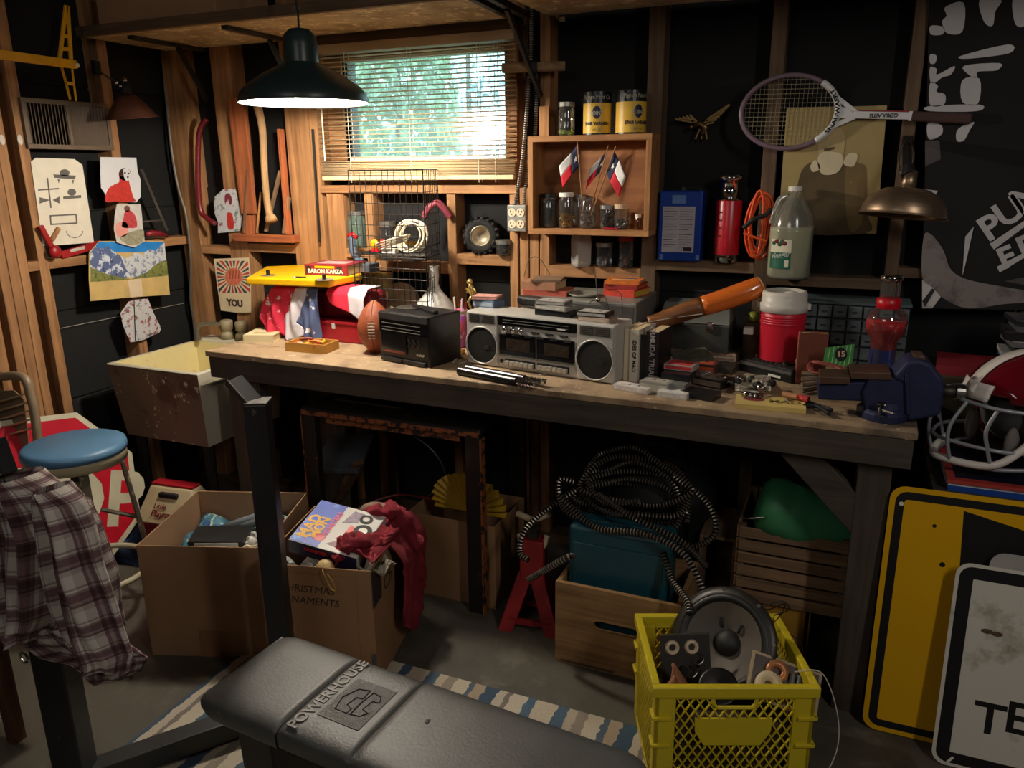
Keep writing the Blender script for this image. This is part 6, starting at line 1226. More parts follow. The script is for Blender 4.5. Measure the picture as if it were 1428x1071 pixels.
MB().lathe([(rb_, Zr(486)), (rb_*1.02, Zr(474)), (rg_*.93, Zr(464)), (rg_, Zr(450)), (rg_*.93, Zr(436)), (rn*.98, Zr(428))], n=32).build('glass_globe', GLASS, t, smooth=True)
MB().lathe([(rn*.9, Zr(430)), (rn*1.05, Zr(429)), (rn*1.05, Zr(416)), (rn*.9, Zr(415))], n=28).build('red_collar', REDP, t, smooth=True)
MB().lathe([(rt*.9, Zr(416)), (rt*.92, Zr(392)), (rt*.95, Zr(388))], n=24).build('glass_neck', GLASS, t, smooth=True)
MB().lathe([(0, Zr(384)), (rt, Zr(384)), (rt*1.04, Zr(386)), (rt*1.04, Zr(391)), (rt*.9, Zr(391))], n=24).build('lid', CHROME, t, smooth=True)
# ---------------------------------------------------------------- blue bench vise
VB = M('vise_blue', (34, 40, 74), .6, .2, var=.2, vs=20, bump=.2, bs=60); VW = M('vise_worn_steel', (110, 84, 70), .45, .7, var=.3)
q = at(1232, 590, Z=ZB); vs_ = thing('bench_vise', 'heavy dark blue bench vise bolted to the right end of the bench', 'vise', (q.x, q.y+.07, ZB), .06)
VI = WM(vs_).inverted()
def vq(px, py, y): # local point on plane through vise local y
    P_ = at(px, py, Y=vs_.location.y+y); return VI @ P_
MB().lathe([(0, 0), (.078, 0), (.078, .02), (.066, .032), (0, .032)], (0, 0, 0), 28, sc=(1, .85)).build('swivel_base', VB, vs_, bevel=.002)
for s in (-1, 1): MB().cyl((s*.062, -.035, .02), (s*.062, -.035, .034), .010, n=6).build('base_bolt', DSTEEL, vs_)
MB().lathe([(.058, .032), (.054, .05), (0, .05)], n=24).build('turntable', VB, vs_)
x_l = vq(1188, 540, -.045).x; x_r = vq(1268, 540, -.045).x
# body: profile in xz extruded in y
def prof(name, pts, y0, y1, mat, bev=.006):
    P_ = [vq(px, py, (y0+y1)/2-.0) for px, py in pts]; T_ = frame((0, y1, 0), (1, 0, 0), (0, 0, 1)); return MB().prism([(p_.x, p_.z) for p_ in P_], y1-y0, T_).build(name, mat, vs_, bevel=bev, seg=3)
prof('fixed_body', [(1206, 572), (1262, 572), (1268, 545), (1262, 520), (1210, 522), (1200, 540)], -.045, .045, VB)
prof('jaw_tower', [(1262, 582), (1308, 574), (1313, 540), (1312, 524), (1296, 502), (1278, 495), (1262, 498), (1240, 522), (1258, 530)], -.05, .05, VB, .01)
prof('slide_bar', [(1140, 528), (1215, 528), (1215, 556), (1140, 552)], -.032, .032, VB)
prof('jaw_plate', [(1142, 518), (1184, 520), (1184, 529), (1142, 528)], -.048, .048, VW, .002)
prof('jaw_plate', [(1184, 512), (1240, 514), (1242, 524), (1186, 522)], -.05, .05, VW, .002)
prof('anvil_top', [(1273, 492), (1288, 494), (1290, 503), (1272, 502)], -.03, .03, VW, .002)
a = vq(1300, 545, 0); MB().cyl((a.x, 0, a.z), (a.x+.075, 0, a.z), .016, n=18).build('screw_end', DSTEEL, vs_, smooth=True); MB().cyl((a.x+.055, 0, a.z), (a.x+.078, 0, a.z), .022, n=18).build('screw_collar', STEEL, vs_, bevel=.002)
a = vq(1230, 572, -.075); b = vq(1247, 576, -.10); c = vq(1229, 563, -.075)
MB().bar(a, b, .006, .006).build('swivel_lever', CHROME, vs_, bevel=.001); MB().cyl(c, (c.x, c.y, c.z-.03), .006, n=10).build('lever_bolt', CHROME, vs_); MB().cyl(c-V((.010, 0, 0)), c+V((.010, 0, 0)), .005, n=8).build('bolt_head', CHROME, vs_)
prof('side_rib', [(1262, 520), (1268, 524), (1270, 578), (1264, 580)], -.056, -.046, VB, .003)
# ---------------------------------------------------------------- side stand with helmet and books
sx_ = .27; st = thing('side_stand', 'dark low stand behind the yellow sign carrying the helmet and magazines', 'stand', (.75, 2.5, 0)); SZ_ = .735
DK = M('stand_dark', (44, 36, 30), .7, var=.2)
kid(MB().b2((sx_, 2.19, SZ_-.03), (1.3, 2.86, SZ_)), 'stand_top', DK, st, bevel=.003)
for x in (sx_+.02, 1.25):
    for y in (2.22, 2.82): kid(MB().b2((x, y-.02, 0), (x+.04, y+.02, SZ_-.03)), 'leg', DK, st)
def slab(name, label, y0, z0, h_, x0, dd, rz_, c, c2, cat='magazine', w_=.32):
    t = thing(name, label, cat, (x0, y0, z0), rz_); MB().b2((0, 0, 0), (w_, dd, .0015)).build('cover', c, t); MB().b2((.001, .002, .0015), (w_-.001, dd-.001, h_-.0015)).build('page_block', c2, t); MB().b2((0, 0, h_-.0015), (w_, dd, h_)).build('cover', c, t); MB().b2((0, -.0008, 0), (w_, .0008, h_)).build('spine', c, t); return t
BLM = M('mag_blue', (30, 70, 150), .4, var=.1); MRD = M('mag_red', (176, 62, 54), .4, var=.15)
x0_ = .305
slab('magazine', 'blue-spined album at the bottom of the pile under the helmet', 2.195, SZ_, .014, x0_, .28, 0, BLM, PW)
slab('magazine', 'white-edged album in the middle of the pile under the helmet', 2.197, SZ_+.0145, .008, x0_+.0, .28, .01, PW, PW)
mt = slab('magazine', 'red-bordered magazine with a dark cover directly under the helmet', 2.19, SZ_+.023, .010, x0_-.004, .30, -.0, MRD, PW, w_=.34)
MB().b2((.02, .02, .010), (.32, .28, .0106)).build('cover_picture', M('mag_dark', (28, 28, 44), .3), mt)
# helmet
hx, hy, hz = .485, 2.37, SZ_+.034
hm = thing('football_helmet', 'glossy maroon football helmet with a white stripe and grey face mask', 'helmet', (hx, hy, hz)); hm.rotation_euler = (0, 0, .42); hm.scale = (1.15, 1.15, 1.15)
HR = M('helmet_maroon', (98, 12, 24), .12, var=.03, coat=.8); HWm = M('helmet_white', (226, 218, 208), .4, var=.03); MSK = M('mask_grey', (150, 152, 158), .35, .2)
ra, rb2, rc2 = .145, .118, .125   # half length (x), half width (y), half height
def hp(u, v):
    th = u*2*math.pi; ph = v*math.pi*.80
    x = math.sin(ph)*math.cos(th)*ra; y = math.sin(ph)*math.sin(th)*rb2; z = math.cos(ph)*rc2+.15
    return V((x, y, z))
mb = MB(); NU, NV = 48, 24; vs = [hp(i/NU, j/NV) for j in range(NV+1) for i in range(NU)]
fs = []
for j in range(NV):
    for i in range(NU):
        c_ = (hp((i+.5)/NU, (j+.5)/NV)); 
        if c_.x < -.05 and c_.z < .185 and not (c_.x > -.0): 
            if c_.z < .175 or c_.x < -.1: continue
        fs.append((j*NU+i, j*NU+(i+1) % NU, (j+1)*NU+(i+1) % NU, (j+1)*NU+i))
mb.add(vs, fs).build('shell', HR, hm, smooth=True, solid=.005, center=False)
mb = MB(); mb.grid(lambda u, v: (-(ra+.005)*math.cos(u*math.pi*.98), (v-.5)*.034, (rc2+.005)*math.sin(u*math.pi*.98)+.15) if u > .09 else (-(ra+.005)*math.cos(.09*math.pi), (v-.5)*.034, (rc2+.005)*math.sin(.09*math.pi)+.15), 30, 2); mb.build('centre_stripe', HWm, hm, smooth=True, solid=.001, center=False)
MB().grid(lambda u, v: (-(ra+.004)*math.cos((u-.5)*.9)*1.0+.004-.012*v*-1, (rb2+.0)*math.sin((u-.5)*.9), .172+.038*v), 10, 3).build('brow_plate', HWm, hm, smooth=True, solid=.006, center=False)
def mk(P_): MB().tube(spline(P_, 6), .0045, 8).build('mask_bar', MSK, hm, smooth=True, center=False)
mk([(-.08, -.118, .165), (-.14, -.09, .17), (-.175, 0, .172), (-.14, .09, .17), (-.08, .118, .165)])
mk([(-.06, -.118, .07), (-.14, -.095, .075), (-.205, 0, .078), (-.14, .095, .075), (-.06, .118, .07)])
mk([(-.05, -.112, .03), (-.13, -.085, .025), (-.195, 0, .022), (-.13, .085, .025), (-.05, .112, .03)])
for y in (-.04, .04): mk([(-.168, y, .172), (-.198, y, .12), (-.200, y, .076), (-.186, y, .024)])
for y in (-.095, .095): mk([(-.13, y, .170), (-.15, y, .12), (-.14, y, .074), (-.125, y, .026)])
MB().ball((0, -.0, .13), .095, sc=(1, .95, .8)).build('inner_padding', M('pad_grey', (64, 62, 60), .8, var=.1), hm, smooth=True, center=False)
for y in (-.075, .075): MB().ball((-.075, y, .08), .028, sc=(.6, .4, 1.4)).build('jaw_pad', M('jaw_pad_grey', (112, 106, 100), .8), hm, smooth=True, center=False)
MB().tube(spline([(-.05, -.118, .11), (-.12, -.1, .04), (-.19, -.03, .03), (-.19, .03, .03), (-.12, .1, .04)], 6), .009, 8).build('chin_strap', HWm, hm, smooth=True, center=False)
# red hardback, crate and stack behind
t = thing('low_carton', 'dark flat carton under the red hardback at the right of the bench', 'box', (.42, 2.66, SZ_)); zr_ = at(1330, 526, Y=2.56).z; MB().b2((-.14, -.10, 0), (.10, .17, zr_-SZ_)).build('carton_body', M('olive_dark_carton', (70, 62, 40), .8), t, bevel=.003)
book('red_hardback', 'dark red hardback with cream pages lying left of the helmet top', .42, 2.67, zr_, .26, .2, .028, -.1, M('hardback_red', (130, 28, 38), .5, var=.1), pages=M('cream_pages', (206, 180, 134), .8, var=.1))
z_ = zr_-.1; xs = at(1392, 500, Y=2.62).x
base_ = thing('stack_riser', 'dark box under the tall stack of cases at the right edge', 'box', (xs+.15, 2.66, SZ_)); zsb = at(1395, 530, Y=2.6).z; MB().b2((-.10, -.06, 0), (.2, .14, zsb-SZ_)).build('box_body', BLKM, base_, bevel=.003)
stk = [('yellow-edged thick book at the bottom of the right edge stack', (176, 140, 60), .034), ('pale book second from the bottom of the right edge stack', (150, 140, 128), .014), ('blue case in the lower half of the right edge stack', (50, 80, 130), .018), ('white sleeve in the middle of the right edge stack', (190, 188, 184), .012), ('black case in the upper half of the right edge stack', (26, 26, 28), .022), ('grey case near the top of the right edge stack', (110, 106, 104), .018), ('black video case second from the top of the right edge stack', (34, 32, 34), .026), ('grey video case next to the top of the right edge stack', (90, 88, 90), .020), ('black video case topmost on the right edge stack', (40, 40, 46), .016)]
z_ = zsb
for k, (lb, c, h_) in enumerate(stk):
    cassette(lb, xs+.13+.012*((k*5) % 3)-.0, 2.68, z_, .06*((k*7) % 3-1), c, None, .24, .15, h_-.0005, name='stacked_case', cat='case'); z_ += h_
# ---------------------------------------------------------------- small black side table under the bench
WRN = blotch('worn_black_paint', (26, 22, 20), [((150, 84, 44), 34, .66, .03), ((110, 60, 34), 6, .66, .04)], .5); WOE = blotch('worn_edge', (140, 78, 42), [((28, 24, 22), 30, .5, .05)], .6)
ta, tb_ = at(405, 572, Z=.71), at(662, 605, Z=.71)
tt = thing('small_table', 'small black-painted table with worn orange edges under the workbench', 'table', (ta.x, 2.25, 0)); tw = tb_.x-ta.x; td = .42; th = .71
MB().b2((0, 0, th-.028), (tw, td, th)).build('table_top', WRN, tt, bevel=.012, seg=3); MB().b2((.004, -.002, th-.03), (tw-.004, .003, th-.012)).build('front_edge', WOE, tt)
for x in (0, tw-.062):
    MB().b2((x, .0, 0), (x+.062, .035, th-.03)).build('leg', WRN, tt, bevel=.003); MB().b2((x+.058 if x else x-.001, -.001, .0), (x+.063 if x else x+.004, .036, th-.035)).build('worn_leg_edge', WOE, tt)
    MB().b2((x, td-.035, 0), (x+.062, td, th-.03)).build('leg', WRN, tt, bevel=.003)
MB().b2((.1, .02, th-.06), (tw-.09, .04, th-.031)).build('apron_rail', WOE, tt)
# step stool tilted behind the table
t = thing('step_stool', 'tilted wooden step stool with a dark top seen through the small table', 'stool', at(500, 640, Y=2.5)); 
a = at(480, 632, Y=2.5); kid(MB().box(a, (.2, .26, .022), rotm(.25, -.05, .25)), 'stool_top', M('slate_top', (74, 78, 84), .6, var=.1), t, bevel=.003)
kid(MB().bar(at(500, 645, Y=2.42), at(470, 700, Y=2.48), .05, .02), 'leg', wood('stool_leg', (120, 90, 60), (84, 60, 40), 'Z'), t); kid(MB().bar(at(450, 635, Y=2.5), at(425, 700, Y=2.5), .05, .02), 'leg', MC['stool_leg'], t)
t = thing('bent_metal_rod', 'thin bluish metal rod arching inside the small table', 'rod', at(600, 640, Y=2.5)); kid(MB().tube(spline([at(578, 608, Y=2.5), at(600, 625, Y=2.5), at(618, 650, Y=2.5), at(628, 690, Y=2.5)], 6), .005, 8), 'rod_body', M('bluish_steel', (120, 124, 150), .3, .8), t, smooth=True)
t = thing('red_hose', 'dark red cable snaking on the clutter under the small table', 'hose', at(540, 700, Y=2.45)); kid(MB().tube(spline([at(500, 708, Y=2.4), at(530, 696, Y=2.45), at(560, 690, Y=2.5), at(600, 696, Y=2.4), at(620, 704, Y=2.4)], 6), .004, 6), 'hose_length', M('dull_red_wire2', (120, 40, 40), .5), t)
# ---------------------------------------------------------------- cardboard boxes
def carton(name, label, fl, ang, w, d, h, mat, th_=.004, flare=.0, cat='box'):
    t = thing(name, label, cat, (fl[0], fl[1], fl[2] if len(fl) > 2 else 0), ang)
    MB().b2((0, 0, 0), (w, d, th_)).build('bottom_panel', mat, t)
    MB().b2((0, 0, th_), (w, th_, h)).build('front_panel', mat, t, bevel=.001); MB().b2((0, d-th_, th_), (w, d, h)).build('back_panel', mat, t, bevel=.001)
    MB().b2((0, th_, th_), (th_, d-th_, h)).build('side_panel', mat, t, bevel=.001); MB().b2((w-th_, th_, th_), (w, d-th_, h)).build('side_panel', mat, t, bevel=.001)
    return t
A = at(213, 912, Z=0); B = at(370, 767, Z=.405); B0 = at(378, 918, Z=0); ang = math.atan2(B0.y-A.y, B0.x-A.x)
A = V((-2.015, 1.61, 0)); an1 = math.atan2(.135, .38); 
b1 = carton('cardboard_box', 'large plain open cardboard box at the left, holding a video tape', A, an1, .42, .44, .405, CARD)
MB().b2((.17, -.0012, .0), (.27, -.0004, .10)).build('tape_patch', M('brown_tape_dull', (150, 108, 74), .5), b1)
M1 = WM(b1)
def inbox(Mx, x, y, z): return Mx @ V((x, y, z))
fill = MB(); r = random.Random(8)
t = thing('bubble_wrap', 'blue patterned wrapping filling the large cardboard box', 'wrapping', inbox(M1, .22, .22, .006), an1); 
MB().grid(lambda u, v: (-.2+.385*u, -.2+.4*v, .285+.03*math.sin(u*9+v*4)*math.sin(v*11)), 20, 20).build('wrap_sheet', blotch('wrap_blue', (60, 110, 130), [((200, 210, 180), 40, .55, .04), ((40, 60, 120), 22, .6, .04)], .4), t, smooth=True, solid=.004)
MB().b2((-.19, -.2, 0), (.18, .2, .25)).build('packed_core', M('kraft_dull', (110, 90, 66), .9), t)
q = inbox(M1, .20, .17, .355); t = thing('video_tape', 'black video cassette with a white label on top in the left box', 'cassette', q, an1+.12); t.rotation_euler = (.12, .02, an1+.1)
MB().b2((-.094, -.052, -.012), (.094, .052, .013)).build('cassette_shell', BLK, t, bevel=.003); MB().b2((-.07, -.0535, -.008), (.075, -.0522, .009)).build('spine_label', WHITE, t)
for k in range(7):
    q = inbox(M1, .30+.03*(k % 3)+r.uniform(-.01, .01), .10+.06*(k//3), .33+.012*(k % 2)); lb = ['white plastic knob in the right corner of the left box', 'cream film spool beside the video tape', 'grey cap between the knobs in the left box', 'white ring-shaped knob near the rack upright', 'cream ball-ended knob behind the others in the left box', 'dark knob half buried in the left box', 'pale tube end at the back of the left box'][k]
    o_ = tag(MB().lathe([(0, -.01), (.016, -.01), (.02, 0), (.016, .02), (.008, .024), (.008, .012), (0, .01)], n=16, axis=(r.uniform(-.5, .5), -.6, .7)).build('knob', [WHITE, CREAM, SILVER, WHITE, CREAM, BLK, SILVER][k], smooth=True), lb, 'knob'); o_.location = q
for k in range(3):
    q0, q1 = inbox(M1, .16+.06*k, .30, .33), inbox(M1, .33+.02*k, .36-.03*k, .37); o_ = tag(MB().cyl(q0, q1, .012, .014, 10).build('plastic_tube', M('clear_grey_tube', (130, 136, 140), .3), smooth=True), ['grey tube lying at the back left of the left box', 'grey tube in the middle of the back of the left box', 'grey tube nearest the rack upright in the left box'][k], 'tube')
# box 2
A2 = V((-1.218, 1.752, 0)); e = (V((-1.24, 2.17, 0))-A2); FLx = at(400, 788, Z=.405); dirx = (A2-V((FLx.x, FLx.y, 0))).normalized(); w2_ = .36
an2_ = math.atan2(dirx.y, dirx.x); o2 = A2-dirx*w2_
b2_o = carton('cardboard_box', 'scribbled open cardboard box full of toys and a red sweater', o2, an2_, w2_, .42, .405, CARDD)
MB().b2((.02, .0-.0035, .05), (w2_-.05, -.0005, .38)).build('loose_flap', CARDD, b2_o); MB().b2((w2_+.0002, -.002, .28), (w2_+.003, .075, .40)).build('dark_tape', M('dark_tape', (60, 56, 52), .4), b2_o); MB().b2((w2_-.012, -.0046, .0), (w2_+.0006, -.0002, .12)).build('blue_tape', M('grey_blue_tape', (80, 90, 100), .4), b2_o)
r = random.Random(11)
MK = M('marker_ink', (48, 38, 30), .8, var=0)
for row, s_ in ((.33, 'CHRISTMAS'), (.29, 'ORNAMENTS')): text(s_, .024, frame((w2_*.42, -.0048, row), (1, 0, -.03), (.03, 0, 1)), MK, b2_o, 'marker_lettering', shear=.15, ex=.0001)
text('Ch', .05, frame((w2_+.0008, .14, .30), (0, 1, 0), (0, 0, 1)), MK, b2_o, 'marker_lettering', shear=.2, ex=.0001)
M2 = WM(b2_o)
t = thing('packing_fill', 'dark crumpled packing inside the scribbled box', 'packing', inbox(M2, .2, .21, .006), an2_); MB().b2((-.17, -.2, 0), (.15, .2, .28)).build('packing_block', M('dark_packing', (50, 42, 38), .9, var=.4, vs=20), t)
# toy kit box
kc = [at(427, 692, Z=.52), at(400, 752, Z=.45), at(495, 790, Z=.40), at(505, 722, Z=.47)]
c0_ = inbox(M2, .13, .15, .435)
t = thing('toy_kit_box', 'colourful monster car kit box lying tilted in the scribbled box', 'box', c0_); P0 = at(402, 752, Y=c0_.y-.10); P1 = at(487, 776, Y=c0_.y-.07); P2 = at(427, 694, Y=c0_.y+.09)
T_ = frame(P0, P1-P0, P2-P0); t.location = T_.translation; t.rotation_euler = T_.to_euler(); kw = (P1-P0).length*1.12; kh = (P2-P0).length*1.02
WB = M('kit_white', (226, 222, 214), .45, var=.04); VI_ = blotch('kit_blue_violet', (60, 90, 190), [((90, 60, 150), 9, .5, .2), ((120, 170, 220), 14, .58, .1)], .45, 0)
MB().b2((0, 0, -.05), (kw, kh, 0)).build('box_lid', WB, t, bevel=.002); MB().b2((0, -.0006, -.05), (kw, -.0001, -.001)).build('dark_side', M('kit_navy', (30, 26, 60), .4, var=.3, vs=30), t)
MB().b2((.002, .002, .0002), (kw*.42, kh-.002, .0008)).build('violet_panel', VI_, t)
YO = M('kit_yellow', (240, 180, 50), .5, var=0); PK = M('kit_pink', (210, 90, 130), .5, var=0)
text('MAD', .036, Matrix.Translation((kw*.13, kh*.38, .001)) @ rotm(0, 0, math.pi/2), YO, t, 'title_lettering', bold=.002); text('MON', .030, Matrix.Translation((kw*.27, kh*.40, .001)) @ rotm(0, 0, math.pi/2), YO, t, 'title_lettering', bold=.002); text('MONSTERS', .018, Matrix.Translation((kw*.40, kh*.52, .001)) @ rotm(0, 0, math.pi/2), PK, t, 'title_lettering', bold=.001)
CR = M('kit_car_red', (214, 40, 50), .4); MB().prism([(kw*.62, kh*.30), (kw*.96, kh*.1), (kw*.98, kh*.26), (kw*.86, kh*.5), (kw*.64, kh*.62)], .0006, Matrix.Translation((0, 0, .0003))).build('printed_car', CR, t)
for cx_, cy_, r_ in ((.84, .56, .03), (.78, .82, .022)): MB().cyl((kw*cx_, kh*cy_, .0006), (kw*cx_, kh*cy_, .0014), r_, n=20).build('printed_wheel', INK, t); MB().cyl((kw*cx_, kh*cy_, .0014), (kw*cx_, kh*cy_, .0018), r_*.5, n=16).build('printed_hub', SILVER, t)
MB().prism([(kw*.5, kh*.62), (kw*.7, kh*.72), (kw*.74, kh*.92), (kw*.56, kh*.94)], .0006, Matrix.Translation((0, 0, .0003))).build('printed_engine', M('kit_grey', (150, 130, 150), .5, var=.4, vs=60), t); MB().ball((kw*.36, kh*.2, .001), .016, sc=(1.2, 1, .06)).build('printed_face', CR, t)
MB().prism([(kw*.5, kh*.12), (kw*.62, kh*.26), (kw*.74, kh*.08)], .0005, Matrix.Translation((0, 0, .0003))).build('printed_figure', M('kit_brown', (120, 80, 90), .5, var=.3, vs=60), t)
text('MONSTER', .012, frame((kw*.4, -.0012, -.02), (1, 0, 0), (0, 0, 1)), CR, t, 'side_lettering', bold=.0005)
# sweater: heap over the right rim
SW = M('sweater_red', (124, 24, 38), .95, var=.12, vs=30, bump=.5, bs=260)
sw_ = thing('red_sweater', 'crumpled red sweater heaped over the right side of the scribbled box', 'sweater', inbox(M2, .32, .2, .40))
rim = lambda s: inbox(M2, w2_+.006, .10+.30*s, .405)
def swf(u, v):  # v: 0 inside the box -> 1 hanging outside
    if v < .5:
        s = v/.5; x = .20+(w2_-.20+.006)*s; y = .03+.36*u+.02*math.sin(v*9); z = .345+.055*math.sin(min(1, s*1.3)*math.pi*.6)+.02
        p = V((x, y, z)); k_ = min(1, s*3)*(1-.5*s); return inbox(M2, *(p+crump(p, .034, 17, 3)*k_+crump(p, .012, 40, 1)))
    s = (v-.5)/.5; ln = .22+.14*math.sin(u*2.6+.2)
    x = w2_+.012+.03*math.sin(min(1, s*3)*math.pi/2); y = .14+.25*u+.02*math.sin(s*5); z = .42-ln*s
    p = V((x, y, z)); return inbox(M2, x+.016*abs(math.sin(u*12+s*1.5))*min(1, s*4)+.006*noise.noise(p*30), y, z)
kid(MB().grid(swf, 70, 80), 'sweater_body', SW, sw_, smooth=True, solid=.005)
def slv(P_, r_):
    c_ = spline(P_, 10); mb = MB(); mb.tube(c_, 0, 20, rf=lambda i: r_*(1+.25*math.sin(i*.9))*min(1, .3+i*.12)); mb.v = [p+crump(p, .016, 26, 2) for p in mb.v]; return mb
kid(slv([inbox(M2, .235, .04, .40), inbox(M2, .25, .10, .43), inbox(M2, .29, .07, .45), inbox(M2, .33, .12, .43)], .026), 'sleeve', SW, sw_, smooth=True)
kid(slv([inbox(M2, .23, .30, .43), inbox(M2, .30, .26, .465), inbox(M2, w2_, .28, .45), inbox(M2, w2_+.045, .31, .33), inbox(M2, w2_+.05, .32, .2)], .024), 'sleeve', SW, sw_, smooth=True)
t = thing('beige_cap', 'grey-beige knit cap behind the red sweater in the scribbled box', 'cap', inbox(M2, .26, .36, .39)); MB().ball((0, 0, .02), .065, sc=(1.2, .6, .8)).build('cap_body', M('knit_beige', (140, 122, 102), .95, var=.3, vs=60, bump=.4, bs=200), t, smooth=True)
t = thing('cream_ornament', 'cream bauble with a gold cord at the front rim of the scribbled box', 'ornament', inbox(M2, .20, .035, .385)); MB().ball((0, 0, 0), .028).build('ball_body', M('bauble_cream', (222, 190, 130), .5, var=.15, vs=40), t, smooth=True)
MB().tube(spline([(.01, -.02, .01), (.03, -.05, .02), (.05, -.048, -.03), (.07, -.05, -.035), (.06, -.05, -.005), (.04, -.045, .012)], 5), .002, 5).build('gold_cord', M('gold_cord', (206, 164, 80), .4, .5), t)
t = thing('foil_scrap', 'crumpled white and black packaging at the front left of the scribbled box', 'packaging', inbox(M2, .08, .05, .37)); MB().grid(lambda u, v: (-.06+.13*u, -.03+.06*v, .018*math.sin(u*9)*math.cos(v*7)), 12, 8).build('scrap_sheet', blotch('foil', (200, 200, 196), [((30, 30, 34), 14, .5, .05)], .3), t, solid=.002)
t = thing('foil_scrap', 'pale crumpled tissue under the sweater at the right rim of the scribbled box', 'packaging', inbox(M2, .35, .06, .385)); MB().grid(lambda u, v: (-.04+.08*u, -.04+.1*v, .02*math.sin(u*8+1)*math.cos(v*9)), 10, 10).build('scrap_sheet', M('tissue', (170, 160, 140), .8, var=.1), t, solid=.002)
# box 3 with yellow pleated bag
t3 = carton('cardboard_box', 'smaller cardboard box inside the small table holding a yellow pleated fan', (-1.42, 2.30), 0, .36, .28, .33, CARDD)
t = thing('pleated_fan', 'mustard pleated paper fan standing in the box inside the small table', 'fan', (-1.22, 2.42, .33)); MF = M('mustard_paper', (176, 140, 30), .6, var=.15)
mb = MB(); n = 30; vs = [(0, 0, -.0)]
for k in range(n+1):
    a_ = math.pi*(-.08+1.16*k/n); vs += [(-.15*math.cos(a_), (.012 if k % 2 else -.012)-.03*math.sin(a_), .13*math.sin(a_)+.03)]
mb.add([(0, 0, .0)]+vs[1:], [(0, k, k+1) for k in range(1, n+1)]).build('pleated_leaf', MF, t, solid=.002)
t.location = (-1.20, 2.38, .335)
# ---------------------------------------------------------------- vacuum body, hoses
t = thing('shop_vacuum', 'dark round shop vacuum in the shadow under the bench behind the hose', 'vacuum', (-.52, 2.58, 0)); MB().lathe([(0, .05), (.17, .05), (.18, .1), (.17, .42), (.19, .44), (.19, .48), (.13, .58), (.06, .62), (0, .62)], n=32).build('drum', BLKM, t, smooth=True); MB().tube(spline([(-.08, -.1, .58), (-.04, -.12, .66), (.05, -.12, .66), (.09, -.1, .58)], 5), .012, 8).build('carry_handle', BLKM, t)
for k in range(4): a_ = k*1.57+.7; MB().ball((math.cos(a_)*.15, math.sin(a_)*.15, .03), .03).build('caster', DSTEEL, t)
FH = M('hose_steel', (150, 142, 130), .35, .8, var=.15)
ht = thing('ribbed_metal_hose', 'long coil of ribbed flexible steel conduit under the middle of the bench', 'hose', (-.6, 2.35, .45))
YH = 2.30
def hp_(*pts): return [at(px, py, Y=y_) for px, py, y_ in pts]
co = []
for k in range(56):
    a_ = k*2*math.pi/9.5; R0 = .155+.018*math.sin(k*1.9); co.append(V((-.57+R0*1.15*math.cos(a_), 2.34+.03*math.sin(k)+.07*math.sin(a_), .455+.0042*k*.6+R0*.42*math.sin(a_)+.012*math.sin(k*2.3))))
kid(flex(co, .0098, 8, .011, amp=.2), 'hose_coil', [FH, M('hose_groove_shade', (44, 40, 36), .5, .6)], ht)  # dark groove colour stands in for shade so the ribs show
for P_ in (hp_((780, 690, 2.2), (830, 735, 2.15), (900, 745, 2.12), (955, 775, 2.08), (985, 835, 2.02)), hp_((835, 690, 2.22), (880, 720, 2.15), (950, 755, 2.15), (985, 790, 2.2)), hp_((925, 770, 2.15), (938, 810, 2.08), (958, 838, 2.0), (962, 858, 1.95)),
           hp_((800, 672, 2.3), (780, 670, 2.28), (782, 700, 2.25), (795, 716, 2.22), (830, 735, 2.2)), hp_((802, 684, 2.3), (772, 704, 2.25), (745, 725, 2.2), (728, 748, 2.15), (726, 772, 2.12), (738, 782, 2.1)), hp_((738, 808, 2.08), (760, 795, 2.05), (790, 778, 2.04), (800, 776, 2.06)),
           hp_((940, 665, 2.35), (985, 700, 2.33), (998, 740, 2.3), (975, 760, 2.3), (930, 765, 2.28))):
    kid(flex(P_, .0108, 8, .011, amp=.2), 'hose_strand', [FH, M('hose_groove_shade', 0)], ht)
# ---------------------------------------------------------------- jack stand
jp = at(742, 872, Z=0); js = thing('jack_stand', 'red steel jack stand with a cream saddle under the bench', 'jack stand', (jp.x, 2.27, 0), .12); JR = M('jack_red', (150, 34, 40), .4, .2, var=.15)
def jleg(x0, x1, y0, y1): 
    return MB().add([(x0-.026, y0-.008, 0), (x0+.026, y0-.008, 0), (x0+.026, y0+.008, 0), (x0-.026, y0+.008, 0), (x1-.03, y1-.006, .21), (x1+.022, y1-.006, .21), (x1+.022, y1+.006, .21), (x1-.03, y1+.006, .21)], [(3, 2, 1, 0), (4, 5, 6, 7), (0, 1, 5, 4), (1, 2, 6, 5), (2, 3, 7, 6), (3, 0, 4, 7)])
for sx in (-1, 1):
    for sy in (-1, 1): jleg(sx*.085, sx*.018, sy*.07, sy*.018).build('leg', JR, js, bevel=.002)
for sy in (-1, 1): MB().b2((-.075, sy*.062-.005, .03), (.075, sy*.062+.005, .05)).build('cross_plate', JR, js)
MB().b2((-.042, -.03, .17), (.042, .03, .335)).build('collar', JR, js, bevel=.004); MB().b2((-.016, -.016, .33), (.016, .016, .40)).build('ratchet_post', DSTEEL, js)
CS = M('saddle_cream', (190, 172, 140), .6, var=.2)
MB().tube(spline([(-.05, 0, .345), (-.035, -.01, .31), (0, -.012, .325), (.035, -.01, .31), (.05, 0, .35)], 5), .011, 8).build('saddle', CS, js, smooth=True)
MB().tube([(-.06, 0, .42), (0, 0, .40), (.06, .01, .43)], .012, 8).build('top_arm', CS, js, smooth=True); MB().tube([(.0, -.03, .37), (.03, -.03, .40)], .01, 6).build('ratchet_lever', DSTEEL, js)
